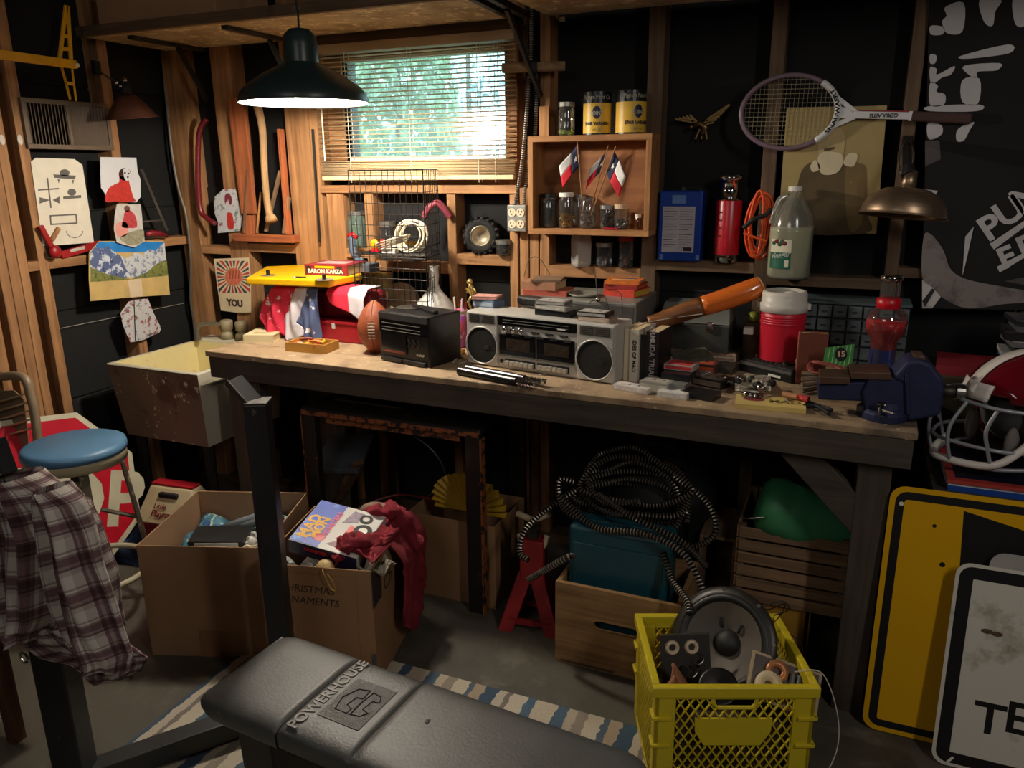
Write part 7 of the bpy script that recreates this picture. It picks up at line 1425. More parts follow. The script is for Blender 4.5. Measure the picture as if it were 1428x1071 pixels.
# ---------------------------------------------------------------- wooden crate with teal case
def crate(name, label, x, y, z, ang, w, d, h, mat, tk=.016, slot=True):
    t = thing(name, label, 'crate', (x, y, z), ang)
    MB().b2((tk, tk, 0), (w-tk, d-tk, .012)).build('bottom_board', mat, t)
    if slot:
        sx0, sx1, sz0, sz1 = w*.32, w*.68, h*.50, h*.62; r_ = (sz1-sz0)/2
        outer = [(0, 0), (w, 0), (w, h), (0, h)]; hole = [(sx1-r_+r_*math.cos(a_), (sz0+sz1)/2+r_*math.sin(a_)) for a_ in [-math.pi/2+math.pi*k/8 for k in range(9)]]+[(sx0+r_+r_*math.cos(a_), (sz0+sz1)/2+r_*math.sin(a_)) for a_ in [math.pi/2+math.pi*k/8 for k in range(9)]]
        bm = bmesh.new(); ov = [bm.verts.new((p[0], 0, p[1])) for p in outer]; hv = [bm.verts.new((p[0], 0, p[1])) for p in hole]
        eds = [bm.edges.new((ov[k], ov[(k+1) % 4])) for k in range(4)]+[bm.edges.new((hv[k], hv[(k+1) % len(hv)])) for k in range(len(hv))]
        bmesh.ops.triangle_fill(bm, edges=eds, use_beauty=True); ret = bmesh.ops.extrude_face_region(bm, geom=bm.faces[:]); bmesh.ops.translate(bm, vec=(0, tk, 0), verts=[v for v in ret['geom'] if isinstance(v, bmesh.types.BMVert)])
        bmesh.ops.recalc_face_normals(bm, faces=bm.faces[:]); me = bpy.data.meshes.new('front_board'); bm.to_mesh(me); bm.free(); me.materials.append(mat); o_ = bpy.data.objects.new('front_board', me); COL.objects.link(o_); o_.parent = t
    else: MB().b2((0, 0, 0), (w, tk, h)).build('front_board', mat, t, bevel=.002)
    MB().b2((0, d-tk, 0), (w, d, h)).build('back_board', mat, t, bevel=.002); MB().b2((0, tk, 0), (tk, d-tk, h)).build('side_board', mat, t, bevel=.002); MB().b2((w-tk, tk, 0), (w, d-tk, h)).build('side_board', mat, t, bevel=.002)
    return t
cr = crate('wooden_crate', 'solid wooden crate with a slotted hand hole holding a teal case', -.755, 2.095, 0, .0, .40, .30, .29, CRATEW)
MB().b2((.02, -.002, .005), (.2, .0, .012)).build('chipped_edge', DW[0], cr)
tc = thing('teal_case', 'teal plastic tool case standing in the wooden crate', 'case', (-.735, 2.15, .014), .0); TEAL = M('teal_plastic', (24, 74, 86), .45, var=.06)
MB().b2((.0, .0, 0), (.33, .12, .455)).build('case_body', TEAL, tc, bevel=.018, seg=4); MB().b2((.02, -.004, .03), (.31, .0, .40)).build('raised_panel', TEAL, tc, bevel=.003); MB().b2((.01, .055, .43), (.32, .065, .458)).build('seam_rib', TEAL, tc, bevel=.002)
# ---------------------------------------------------------------- slatted crate, green bucket, dark box
Ys = 2.36; zb_s, zt_s = .205, .46; xs0, xs1 = -.228, .074
sc_ = thing('slatted_crate', 'weathered slatted wooden crate under the right end of the bench', 'crate', (xs0, Ys, zb_s)); W_ = xs1-xs0+.02; D_ = .34; H_ = .262
for k in range(6):
    z0 = .002+k*.0437
    MB().b2((0, -.008+.002*(k % 2), z0), (W_, 0, z0+.036)).build('slat', GREYW, sc_, bevel=.0015); MB().b2((0, D_, z0), (W_, D_+.008, z0+.036)).build('slat', GREYW, sc_)
    for x in (-.008, W_): MB().b2((x, 0, z0), (x+.008, D_, z0+.036)).build('slat', MC.get('weathered_slat_y') or wood('weathered_slat_y', (150, 118, 86), (104, 78, 56), 'Y'), sc_)
for x in (0, W_-.02):
    for y in (0, D_-.02): MB().b2((x, y, 0), (x+.02, y+.02, H_)).build('corner_post', DW[2], sc_)
for k in range(5): MB().b2((.0, .02+k*.065, .0), (W_, .07+k*.065, .008)).build('bottom_slat', GREYW, sc_)
ys_ = thing('yellow_carton', 'yellow-brown carton supporting the slatted crate', 'box', (xs0+.02, Ys+.01, 0)); MB().b2((0, 0, 0), (.20, .3, .203)).build('carton_body', M('ochre_card', (170, 124, 40), .8), ys_, bevel=.003)
MB().b2((.21, .02, 0), (.215, .03, .2)).build('flap', M('ochre_card', 0), ys_)
db = thing('dark_wood_box', 'dark open wooden box between the hose and the slatted crate', 'box', (-.36, 2.42, .12)); 
for a, b, n_ in (((0, 0, 0), (.012, .25, .26), 'side_board'), ((.108, 0, 0), (.12, .25, .26), 'side_board'), ((0.012, .24, 0), (.108, .25, .26), 'back_board'), ((.012, 0, 0), (.108, .24, .012), 'bottom_board'), ((.012, 0, .25), (.108, .24, .26), 'top_board')): MB().b2(a, b).build(n_, DW[1], db)
tag(MB().b2((-.40, 2.42, 0), (-.235, 2.68, .119)).build('low_block', DW[0]), 'dark timber block under the dark open wooden box', 'block')
p0, p1 = at(1062, 700, Y=2.42), at(1178, 742, Y=2.44)
gb = thing('green_bucket', 'green plastic bucket lying on its side on the slatted crate', 'bucket', (p0+p1)/2); ax_ = (p1-p0).normalized(); Lb = (p1-p0).length
GB = M('bucket_green', (66, 140, 92), .5, var=.06)
gb.location = p0.lerp(p1, .5)
kid(MB().lathe([(.0, -.012), (.06, -.008), (.084, .006), (.094, .03), (.096, .06), (.092, .075), (.094, .085), (.092, Lb*.5), (.088, Lb*.54), (.088, Lb*.58), (.072, Lb*.86), (.062, Lb*1.04), (.05, Lb*1.08), (0, Lb*1.08)], p0, 36, ax_), 'bucket_body', GB, gb, smooth=True)
kid(MB().tube(spline([p0+V((.02, -.115, 0)), p0+V((-.05, -.10, -.02)), p0+V((-.07, 0, -.03))], 5), .003, 6), 'wire_bail', STEEL, gb)
# ---------------------------------------------------------------- yellow milk crate
YC = M('crate_yellow', (206, 184, 34), .45, var=.06); mA = at(915, 957, Z=.33); mB = at(1140, 957, Z=.33); mw = (mB-mA).length; man = math.atan2(mB.y-mA.y, mB.x-mA.x); md, mh = .32, .33
mc = thing('milk_crate', 'yellow plastic lattice crate full of speaker parts in the right foreground', 'crate', (mA.x, mA.y, 0), man)
def side(T, W, name='lattice', plate=True, front=True):
    mb = MB(); mb.T = T; z0, z1 = .02, mh-.035; cx0, cx1 = W*.13, W*.87
    n = 12; sp = (cx1-cx0)/n; slope = 1.25
    import_ = []
    def seg(x0, zz0, x1, zz1):
        mb.bar((x0, .004, zz0), (x1, .004, zz1), .003, .005, up=(0, 1, 0))
    def clip(x0, zz0, dx):
        # line from (x0,z0) going up with dx per dz, clip to [cx0,cx1]x[z0,z1]; cut out of the plate
        pts = []
        N_ = 60; prev = None; cur = None
        for k in range(N_+1):
            z_ = z0+(z1-z0)*k/N_; x_ = x0+dx*(z_-z0); ok = cx0 <= x_ <= cx1
            if plate and abs(x_-W/2) < W*.245-max(0, .20-z_)*.8 and .155 < z_ < .232: ok = False
            if front and abs(x_-W/2) < .05 and z_ > mh-.062: ok = False
            if ok and cur is None: cur = (x_, z_)
            if (not ok or k == N_) and cur is not None:
                if prev and (V(prev)-V(cur)).length > .008: seg(cur[0], cur[1], prev[0], prev[1])
                cur = None
            if ok: prev = (x_, z_)
    k = -12
    while k < 24:
        clip(cx0+k*sp, 0, .62); clip(cx0+k*sp, 0, -.62); k += 1
    o_ = mb.build(name, YC, mc); 
    for a, b, nm in (((0, 0, 0), (cx0, .012, mh-.03), 'corner_panel'), ((cx1, 0, 0), (W, .012, mh-.03), 'corner_panel'), ((cx0, 0, 0), (cx1, .010, .022), 'bottom_rail'), ((cx0, 0, z1-.004), (cx1, .010, mh-.03), 'top_rail')):
        m2 = MB(); m2.T = T; m2.b2(a, b).build(nm, YC, mc, bevel=.002)
    for z_ in (.155, .235):
        m2 = MB(); m2.T = T; m2.b2((-.006, -.008, z_), (cx0-.01, .0, z_+.008)).build('stack_rib', YC, mc, bevel=.001); m2 = MB(); m2.T = T; m2.b2((cx1+.01, -.008, z_), (W+.006, .0, z_+.008)).build('stack_rib', YC, mc, bevel=.001)
    if plate: m2 = MB(); m2.T = T; P_ = [(W*.5-W*.24, .195), (W*.5-W*.18, .154), (W*.5+W*.18, .154), (W*.5+W*.24, .195), (W*.5+W*.245, .234), (W*.5-W*.245, .234)]; m2.prism(P_, .006, frame((0, .008, 0), (1, 0, 0), (0, 0, 1))).build('name_plate', YC, mc, bevel=.001)
    if front:
        m2 = MB(); m2.T = T; m2.tube([(W/2-.055, .004, mh-.035), (W/2-.052, .004, mh-.055), (W/2-.042, .004, mh-.065), (W/2+.042, .004, mh-.065), (W/2+.052, .004, mh-.055), (W/2+.055, .004, mh-.035)], .005, 6).build('handle_frame', YC, mc)
side(Matrix(), mw); side(frame((mw, md, 0), (-1, 0, 0), (0, 0, 1)) @ Matrix(((1, 0, 0, 0), (0, 0, 1, 0), (0, 1, 0, 0), (0, 0, 0, 1))) if False else Matrix.Translation((mw, md, 0)) @ rotm(0, 0, math.pi), mw)
side(Matrix.Translation((0, md, 0)) @ rotm(0, 0, -math.pi/2), md, plate=False, front=False); side(Matrix.Translation((mw, 0, 0)) @ rotm(0, 0, math.pi/2), md, plate=False, front=False)
for a, b in (((-.008, -.008, mh-.03), (mw+.008, .012, mh)), ((-.008, md-.012, mh-.03), (mw+.008, md+.008, mh)), ((-.008, .012, mh-.03), (.012, md-.012, mh)), ((mw-.012, .012, mh-.03), (mw+.008, md-.012, mh))):
    MB().b2(a, b).build('rim', YC, mc, bevel=.004, seg=3)
MB().b2((.01, .01, .004), (mw-.01, md-.01, .012)).build('floor_grid', YC, mc)
MM = WM(mc)
def mm(x, y, z): return MM @ V((x, y, z))
# loudspeaker cone leaning in the crate
sc0 = mm(mw*.55, md*.66, .315); aim = (V((-.25, -.75, .55))).normalized()
t = thing('woofer', 'large round speaker driver with a grey cone leaning in the yellow crate', 'speaker', sc0); RS = .135
x_, y_, z_ = basis(aim)
def LT(prof, nm, mat, n=44): return kid(MB().lathe(prof, sc0, n, aim), nm, mat, t, smooth=True)
LT([(RS*.9, -.01), (RS, -.008), (RS+.012, .0), (RS+.012, .006), (RS*.93, .008)], 'basket_rim', M('speaker_rim', (46, 42, 38), .4, .3))
LT([(RS*.93, .006), (RS*.88, .012), (RS*.82, .008), (RS*.78, .002)], 'rubber_surround', M('surround', (24, 23, 23), .5))
LT([(RS*.79, .003), (RS*.5, -.02), (RS*.27, -.034)], 'paper_cone', M('cone_grey', (96, 88, 78), .7, var=.06, vs=20)); LT([(RS*.27, -.034), (RS*.26, -.028), (RS*.18, -.016), (RS*.08, -.010), (0, -.009)], 'dust_cap', M('dust_cap', (26, 24, 24), .6))
LT([(RS*.95, -.008), (RS*.6, -.05), (RS*.5, -.07), (0, -.07)], 'basket_back', DSTEEL)
for s in (-1, 1): kid(MB().tube(spline([sc0+x_*s*.022*1.0+y_*.035-aim*.028, sc0+x_*s*.026+y_*.045-aim*.02, sc0+x_*s*.030+y_*.06-aim*.018], 4), .0035, 6), 'lead_wire', INK, t)
for k in range(8): a_ = k*math.pi/4+.3; kid(MB().cyl(sc0+(x_*math.cos(a_)+y_*math.sin(a_))*(RS+.004)+aim*.006, sc0+(x_*math.cos(a_)+y_*math.sin(a_))*(RS+.004)+aim*.008, .005, n=8), 'rim_screw', STEEL, t)
# circuit board left
o_ = mm(.045, md*.50, .235)
t = thing('crossover_board', 'black electronics panel with two sockets standing in the left of the yellow crate', 'circuit board', o_); t.rotation_euler = (math.radians(68), 0, man+.06)
MB().b2((0, -.05, 0), (.135, .115, .004)).build('panel_plate', M('panel_black', (40, 37, 35), .45, var=.15), t, bevel=.001)
MB().b2((-.001, .112, -.001), (.136, .116, .006)).build('panel_edge', STEEL, t)
for x, y in ((.032, .08), (.085, .08)):
    MB().lathe([(.0, .004), (.009, .004), (.010, .010), (.016, .014), (.018, .008), (.020, .004)], (x, y, 0), 20).build('round_socket', M('socket_cream', (206, 186, 160), .4, var=.1), t, smooth=True)
r = random.Random(4)
for k in range(9): x, y = r.uniform(.03, .12), r.uniform(-.03, .055); MB().cyl((x, y, .004), (x, y, .016+.01*r.random()), .006+.005*r.random(), n=12).build('capacitor', BLK if k % 2 else DSTEEL, t)
for k in range(5): a_, b_ = r.uniform(.02, .09), r.uniform(-.02, .06); MB().tube(spline([(a_, b_, .006), (a_+.015, b_-.01, .022), (a_+.03, b_+.005, .024), (a_+.02, b_+.02, .006)], 5), .0012, 5).build('loose_wire', STEEL if k % 2 else INK, t)
for k in range(3):
    q0 = mm(.035+.025*k, .06+.02*k, .22); o2_ = tag(MB().lathe([(0, -.03), (.022, -.028), (.020, .0), (.006, .055), (0, .056)], q0+V((0, .0, .045)), 7, (.35-.4*k, .1, .8), sc=(1, .5)).build('leather_glove_finger', M('tan_leather', (150, 96, 66), .7, var=.2), smooth=True), ['tan leather scrap at the left in the yellow crate', 'tan leather scrap in the middle below the electronics panel', 'tan leather scrap nearest the speaker cone'][k], 'leather'); o2_.name = 'leather_scrap'
# crossover right
t = thing('crossover_board', 'small square board with a cream coil at the right front of the yellow crate', 'circuit board', mm(mw*.66, md*.20, .27)); t.rotation_euler = (math.radians(38), math.radians(14), man-.25)
MB().b2((-.02, -.02, 0), (.16, .10, .008)).build('backing_board', M('fibre_board', (172, 150, 116), .7), t, bevel=.001); MB().b2((-.012, -.012, .008), (.152, .092, .0095)).build('panel_face', M('panel_brown', (66, 56, 52), .5), t)
MB().lathe([(.012, .0), (.034, 0), (.034, .018), (.012, .018), (.012, 0)], (.03, .02, .0095), 28).build('cream_coil', M('coil_cream', (216, 196, 156), .5, var=.08), t, smooth=True); MB().lathe([(.012, .0), (.028, 0), (.028, .016), (.012, .016), (.012, 0)], (.045, .062, .0095), 28).build('copper_coil', M('coil_copper', (180, 120, 76), .4, .3), t, smooth=True)
for k in range(3): MB().cyl((.085+.018*k, .03, .016), (.085+.018*k, .07, .016), .007, n=10).build('capacitor', M('cap_grey', (96, 100, 100), .4), t)
MB().tube(spline([(.06, .03, .015), (.09, .02, .03), (.13, .03, .02), (.15, .05, .012)], 5), .0012, 5).build('loose_wire', STEEL, t)
t = thing('tweeter', 'small black round speaker at the front rim of the yellow crate', 'speaker', mm(mw*.43, .06, .285)); MB().lathe([(0, .008), (.02, .004), (.045, .0), (.05, .0), (.05, -.006), (0, -.006)], n=28, axis=(0, -.5, .8)).build('driver_face', BLK, t, smooth=True)
t = thing('stray_wires', 'dark wires springing from behind the speaker cone', 'wire', mm(mw*.8, md*.8, .33))
for P_ in ([(1040, 842), (1070, 850), (1095, 842), (1085, 862), (1070, 875)], [(1060, 848), (1090, 838), (1100, 850), (1080, 858)], [(1085, 880), (1110, 890), (1120, 910), (1112, 930)]): kid(MB().tube(spline([at(px, py, Y=2.03) for px, py in P_], 6), .0016, 5), 'wire_strand', INK, t)
t = thing('white_wire', 'thin white wire hanging over the right side of the yellow crate', 'wire', mm(mw, .1, .3)); kid(MB().tube(spline([mm(mw*.9, .05, .335), mm(mw+.03, .05, .33), mm(mw+.075, .04, .22), mm(mw+.075, .02, .12), mm(mw+.02, -.01, .02)], 8), .0016, 5), 'wire_strand', M('wire_white', (206, 200, 180), .4), t)
t = thing('crate_contents', 'dark parts packed in the bottom of the yellow crate', 'parts', mm(mw*.5, md*.5, .014), man); MB().b2((-mw*.42, -md*.38, 0), (mw*.42, md*.38, .17)).build('packed_core', M('dark_parts', (60, 44, 36), .8, var=.5, vs=18), t, bevel=.01)
# ---------------------------------------------------------------- road signs
YS_ = M('sign_yellow', (224, 168, 8), .4, var=.04, vs=3); SBK = M('sign_black', (22, 22, 24), .5, var=.08); SWH = blotch('sign_white', (216, 210, 196), [((160, 152, 132), 5, .55, .1), ((96, 88, 76), 20, .74, .02)], .45, 0)
def rrect(x0, y0, x1, y1, r_, n=6):
    P_ = []
    for cx_, cy_, a0 in ((x1-r_, y0+r_, -math.pi/2), (x1-r_, y1-r_, 0), (x0+r_, y1-r_, math.pi/2), (x0+r_, y0+r_, math.pi)):
        P_ += [(cx_+r_*math.cos(a0+math.pi/2*k/n), cy_+r_*math.sin(a0+math.pi/2*k/n)) for k in range(n+1)]
    return P_
S0 = at(1203, 1008, Z=0.0); tp_ = at(1243, 676, Y=2.175); Hs = math.hypot(tp_.z, .0)*1.0
def signf(o, top, name, label): # leaning sign frame: local x right, y up along face, z toward viewer
    t = thing(name, label, 'sign', o); T_ = frame(o, (1, 0, 0), V((0, top.y-o.y, top.z-o.z))); t.rotation_euler = T_.to_euler(); return t
o_ = V((S0.x-.004, 2.135, .003)); top = V((0, 2.178, tp_.z)); sg = signf(o_, top, 'warning_sign', 'large yellow road sign with a black border and arrow leaning by the bench leg'); hs_ = (V((0, o_.y, o_.z))-top).length; ws = .76
MB().prism(rrect(0, 0, ws, hs_, .038), .002, Matrix()).build('sign_plate', YS_, sg)
def ring(t, x0, y0, x1, y1, r_, b_, mat, z=.0022, nm='border'):
    A_, B_ = rrect(x0, y0, x1, y1, r_), rrect(x0+b_, y0+b_, x1-b_, y1-b_, max(.003, r_-b_)); n = len(A_)
    MB().add([(p[0], p[1], z) for p in A_]+[(p[0], p[1], z) for p in B_], [(k, (k+1) % n, n+(k+1) % n, n+k) for k in range(n)]).build(nm, mat, t)
ring(sg, .014, .014, ws-.014, hs_-.014, .03, .022, SBK)
SI_ = WM(sg).inverted()
def sp2(t, px, py):
    T_ = WM(t); n_ = T_.to_3x3() @ V((0, 0, 1)); d = c_w+c_r*((px-CX)/F)-c_u*((py-CY)/F); k = (T_.translation-CAM).dot(n_)/d.dot(n_); q = T_.inverted() @ (CAM+d*k); return (q.x, q.y)
a = sp2(sg, 1344, 712); b = sp2(sg, 1428, 732); c = sp2(sg, 1350, 790)
MB().prism([a, (a[0]+.34, a[1]-.075), (a[0]+.34, a[1]-.20), (a[0]+.12, a[1]-.20), (a[0]+.02, a[1]-.34)], .0004, Matrix.Translation((0, 0, .002))).build('arrow', SBK, sg)
for px, py, r_ in ((1303, 733, .005), (1314, 787, .007), (1257, 702, .006)): q = sp2(sg, px, py); MB().cyl((q[0], q[1], .002), (q[0], q[1], .003), r_, n=12).build('bolt_hole', SBK if py != 702 else WHITE, sg)
W0 = at(1297, 1062, Z=0.0); o_ = V((W0.x, W0.y, .003)); Yt = o_.y+.07; tz = at(1336, 784, Y=Yt).z
wg = signf(o_, V((0, Yt, tz)), 'route_sign', 'white rectangular sign lettered TE, in front of the yellow sign'); hs2 = math.hypot(.07, tz); ws2 = .61
MB().prism(rrect(0, 0, ws2, hs2, .035), .002, Matrix()).build('sign_plate', SWH, wg); ring(wg, .009, .009, ws2-.009, hs2-.009, .03, .032, SBK)
q = sp2(wg, 1359, 982); q2 = sp2(wg, 1359, 1028); hh = abs(q[1]-q2[1])
for ch, px in (('T', 1379), ('E', 1419)):
    qq = sp2(wg, px, 1004); text(ch, hh*.93, Matrix.Translation((qq[0], qq[1], .0024)), SBK, wg, 'sign_letter', bold=.002, ex=.0002)
for px, py in ((1376, 880), (1390, 884)): q = sp2(wg, px, py); MB().ball((q[0], q[1], .002), .010, sc=(1.4, .7, .05)).build('rust_mark', M('rust_mark', (90, 70, 50), .8), wg)
q = sp2(wg, 1329, 1055); MB().bar((q[0], q[1], .003), (q[0]-.012, q[1]-.018, .003), .006, .001, up=(0, 0, 1)).build('white_chip', WHITE, wg)
o_ = V((W0.x+.075, W0.y+.03, .003)); tz3 = at(1380, 776, Y=2.12).z
ng = signf(o_, V((0, o_.y+.06, tz3)), 'rear_sign', 'white-edged sign mostly hidden between the yellow and white signs'); MB().prism(rrect(0, 0, .6, math.hypot(.06, tz3), .035), .002, Matrix()).build('sign_plate', M('sign_back_white', (170, 166, 158), .5), ng)
# ---------------------------------------------------------------- stop sign, stool, chair, cooler at the left
st_o = at(95, 690, X=-2.76)
sn = thing('stop_sign', 'red octagonal stop sign leaning on the left wall behind the blue stool', 'sign', (-2.80, 1.86, .33)); n_ = V((1, -.25, .25)).normalized(); xx = V((0, 0, 1)).cross(n_).normalized(); T_ = frame(sn.location, xx, n_.cross(xx)); sn.rotation_euler = (T_ @ rotm(0, 0, -.52+math.pi/8)).to_euler()
SRD = M('sign_red', (196, 20, 42), .4, var=.05); SLT = M('sign_cream', (214, 208, 180), .5)
oc = lambda R_: [(R_*math.cos(math.pi/8+k*math.pi/4), R_*math.sin(math.pi/8+k*math.pi/4)) for k in range(8)]
sn.location = at(70, 700, X=-2.74)
MB().prism(oc(.36), .002, Matrix()).build('sign_plate', SLT, sn); MB().prism(oc(.338), .0005, Matrix.Translation((0, 0, .002))).build('red_face', SRD, sn)
text('STOP', .22, Matrix.Translation((.0, 0, .0026)) @ rotm(0, 0, -.2), SLT, sn, 'sign_lettering', bold=.008, wscale=.95, ex=.0002)
# stool
sz = .66; c0_ = (at(22, 630, Z=sz)+at(178, 605, Z=sz))/2; Rst = (at(22, 630, Z=sz)-at(178, 605, Z=sz)).length/2*.98
so = thing('shop_stool', 'round metal shop stool with a chipped light blue seat', 'stool', (c0_.x, c0_.y, 0)); BS_ = M('seat_blue', (84, 126, 160), .4, var=.06, vs=5); SM = blotch('stool_chipped_metal', (90, 80, 64), [((176, 164, 136), 18, .55, .05)], .5)
MB().lathe([(0, sz+.002), (Rst*.9, sz), (Rst*.98, sz-.006), (Rst, sz-.02), (Rst*.99, sz-.034), (0, sz-.034)], n=44).build('seat', BS_, so, smooth=True)
MB().lathe([(Rst*.97, sz-.034), (Rst*.97, sz-.07), (Rst*.93, sz-.07)], n=44).build('seat_skirt', M('stool_cream', (196, 184, 150), .5, var=.12), so, smooth=True)
for k in range(4):
    a_ = math.pi/4+k*math.pi/2+.25; p0 = V((math.cos(a_)*Rst*.82, math.sin(a_)*Rst*.82, sz-.06)); p1 = V((math.cos(a_)*Rst*1.22, math.sin(a_)*Rst*1.22, 0)); MB().bar(p0, p1, .030, .016, up=(math.cos(a_), math.sin(a_), 0)).build('leg', SM, so, bevel=.003)
    MB().tube([p0.lerp(p1, .45)*1.0, V((0, 0, .42)).lerp(p0.lerp(p1, .45), .3)], .008, 6).build('brace', SM, so); MB().ball(p0.lerp(p1, .45), .013).build('rivet_knob', M('rivet_pale', (190, 180, 150), .5), so, smooth=True)
MB().tube([(math.cos(t_)*Rst*1.12, math.sin(t_)*Rst*1.12, .17) for t_ in [2*math.pi*k/40 for k in range(40)]], .011, 8, closed=True).build('foot_ring', M('ring_cream', (186, 178, 150), .5, var=.15), so, smooth=True)
# jeans on the floor
jn = thing('blue_jeans', 'crumpled dark blue jeans on the floor under the stool', 'jeans', (-2.5, 1.95, 0)); DEN = M('denim', (42, 58, 92), .95, var=.35, vs=30, bump=.5, bs=200)
cj = at(178, 745, Z=.06)
kid(MB().grid(lambda u, v: V((cj.x-.16+.34*u, cj.y-.12+.26*v, .004+.15*math.sin(u*math.pi)*math.sin(v*math.pi)+.02*(1+math.sin(u*17+v*7))*math.sin(u*math.pi)*math.sin(v*math.pi)+.014*math.sin(v*19)*math.sin(u*math.pi))), 36, 30), 'denim_heap', DEN, jn, smooth=True, solid=.004)
kid(MB().tube(spline([V((cj.x-.1, cj.y, .06)), V((cj.x, cj.y-.1, .08)), V((cj.x+.12, cj.y-.08, .05)), V((cj.x+.16, cj.y+.04, .04))], 6), 0, 12, rf=lambda i: .042+.006*math.sin(i*1.7)), 'trouser_leg', DEN, jn, smooth=True)
# small picnic cooler
pc = at(240, 745, Z=.0); cl = thing('picnic_cooler', 'small cream and maroon picnic cooler with red script behind the large box', 'cooler', (-2.42, 2.16, 0), .1); CM = M('cooler_maroon', (120, 22, 36), .4); CRM = M('cooler_cream', (216, 200, 158), .5, var=.04)
MB().b2((-.13, -.09, 0), (.13, .09, .20)).build('cooler_body', CM, cl, bevel=.015)
MB().add([(-.14, -.10, .20), (.14, -.10, .20), (.14, .10, .20), (-.14, .10, .20), (-.10, -.03, .335), (.10, -.03, .335), (.10, .03, .335), (-.10, .03, .335)], [(3, 2, 1, 0), (4, 5, 6, 7), (0, 1, 5, 4), (1, 2, 6, 5), (2, 3, 7, 6), (3, 0, 4, 7)]).build('tent_lid', CRM, cl, bevel=.006)
MB().b2((-.10, -.026, .335), (.10, .026, .345)).build('lid_top', M('lid_red', (170, 30, 44), .4), cl, bevel=.002); 
NT = frame((.0, -.072, .262), (1, 0, 0), (0, .07, .135)); text('Little', .020, NT @ Matrix.Translation((-.03, .005, .001)), CM, cl, shear=.2, bold=.0003); text('Playmate', .026, NT @ Matrix.Translation((0, -.026, .001)), CM, cl, shear=.2, bold=.0006)
MB().b2((-.045, -.056, .296), (.045, -.036, .318)).build('grip_hole', INK, cl, bevel=.006)
# folding chair at the left edge
ch = thing('folding_chair', 'tan metal chair back with wire slats at the left edge', 'chair', at(10, 600, Y=1.75)); TN = M('tan_metal', (150, 130, 104), .45, .2, var=.1); YH_ = 1.80
kid(MB().tube(spline([at(-60, 524, Y=YH_), at(-10, 526, Y=YH_), at(22, 524, Y=YH_), at(36, 530, Y=YH_), at(42, 550, Y=YH_), at(50, 590, Y=YH_), at(70, 760, Y=YH_)], 6), .016, 10), 'frame_tube', TN, ch, smooth=True)
P_ = [at(-60, 548, Y=YH_+.02), at(20, 544, Y=YH_+.02), at(34, 556, Y=YH_+.02), at(46, 660, Y=YH_+.02), at(-60, 680, Y=YH_+.02)]; kid(MB().prism([(p.x, p.z) for p in P_], .004, frame((0, YH_+.02, 0), (1, 0, 0), (0, 0, 1))), 'back_panel', M('tan_panel', (120, 104, 84), .5), ch)
for k in range(5): kid(MB().cyl(at(-60, 578+k*12, Y=YH_-.005), at(37+k*2, 549+k*12, Y=YH_-.005), .004, n=6), 'wire_slat', M('wire_tan', (196, 180, 150), .35, .5), ch)
# ---------------------------------------------------------------- weight bench, rack and rug
rug = thing('striped_rug', 'blue, cream and grey striped woven rug under the weight bench', 'rug', (-.72, 1.30, 0))
RC_ = [((204, 190, 166), 1.6), ((70, 92, 112), 1), ((190, 176, 154), .7), ((150, 138, 124), .8), ((206, 194, 172), 1.2), ((84, 100, 116), .5), ((180, 160, 136), .9), ((62, 84, 104), 1.1), ((200, 188, 168), .7), ((128, 118, 108), .4), ((212, 200, 178), 1.3), ((76, 100, 120), .8)]
MB().b2((-1.02, -.9, .0), (.50, .58, .007)).build('woven_body', stripes('rug_stripes', RC_, 2.3, 'X', noise=.05, bs=420, bump=.8), rug, center=False)
PZ = .45; pd = thing('weight_bench', 'black padded weight bench with embossed lettering in the foreground', 'bench', (-1.22, 1.06, 0), 0)
pn, pf, pe = at(270, 968, Z=PZ), at(400, 878, Z=PZ), at(925, 1058, Z=PZ)
# pad as one rounded slab with seams: local x along length
pdir = (V((pe.x, pe.y, 0))-V((pf.x, pf.y, 0))); pang = math.atan2(pdir.y, pdir.x); pd.location = (pn.x, pn.y, 0); pd.rotation_euler = (0, 0, pang); PI_ = WM(pd).inverted()
PL = (PI_ @ pe).x+.01; PW_ = .285
LV = M('black_vinyl', (76, 76, 74), .46, var=.10, vs=12, bump=.15, bs=160)
seams = [ (PI_ @ at(500, 915, Z=PZ)).x, (PI_ @ at(594, 946, Z=PZ)).x ]
def padf(x0, x1, nm, mat, rise=0.0, inset=0, round_l=False, round_r=False):
    L_ = x1-x0
    def f(u, v):  # closed cross-section around y; v along x
        x = x0+L_*v; a_ = u*2*math.pi
        hw, hh_ = PW_/2-inset, .033-inset*.5
        cy, sy_ = math.cos(a_), math.sin(a_); k_ = 5
        y = hw*math.copysign(abs(cy)**(2/k_), cy); z = hh_*math.copysign(abs(sy_)**(2/k_), sy_)
        e_ = min(v*L_, (1-v)*L_); ed = min(1, e_/.012); z *= .82+.18*math.sqrt(ed) if sy_ > 0 else 1
        if round_r and x > PL-.09: q_ = (x-(PL-.09))/.09; y *= math.sqrt(max(0, 1-q_**2.4))*.98+.02
        if round_l and x < .07: q_ = (.07-x)/.07; y *= (1-.10*q_**2); z *= (1-.35*q_**3); 
        z += rise*max(0, (seams[0]-x))*1.0
        return (x, PW_/2+y, PZ-.033+z)
    return MB().grid(f, 48, 40, closeu=True).build(nm, mat, pd, smooth=True)
o_ = padf(0.0, seams[0], 'pad_section', LV, round_l=True); o_ = padf(seams[0], seams[1], 'pad_section', LV, inset=.003); o_ = padf(seams[1], PL, 'pad_section', LV, round_r=True)
for x0 in (.0,): MB().b2((.006, .02, PZ-.06), (.012, PW_-.02, PZ-.01)).build('end_cap', LV, pd)
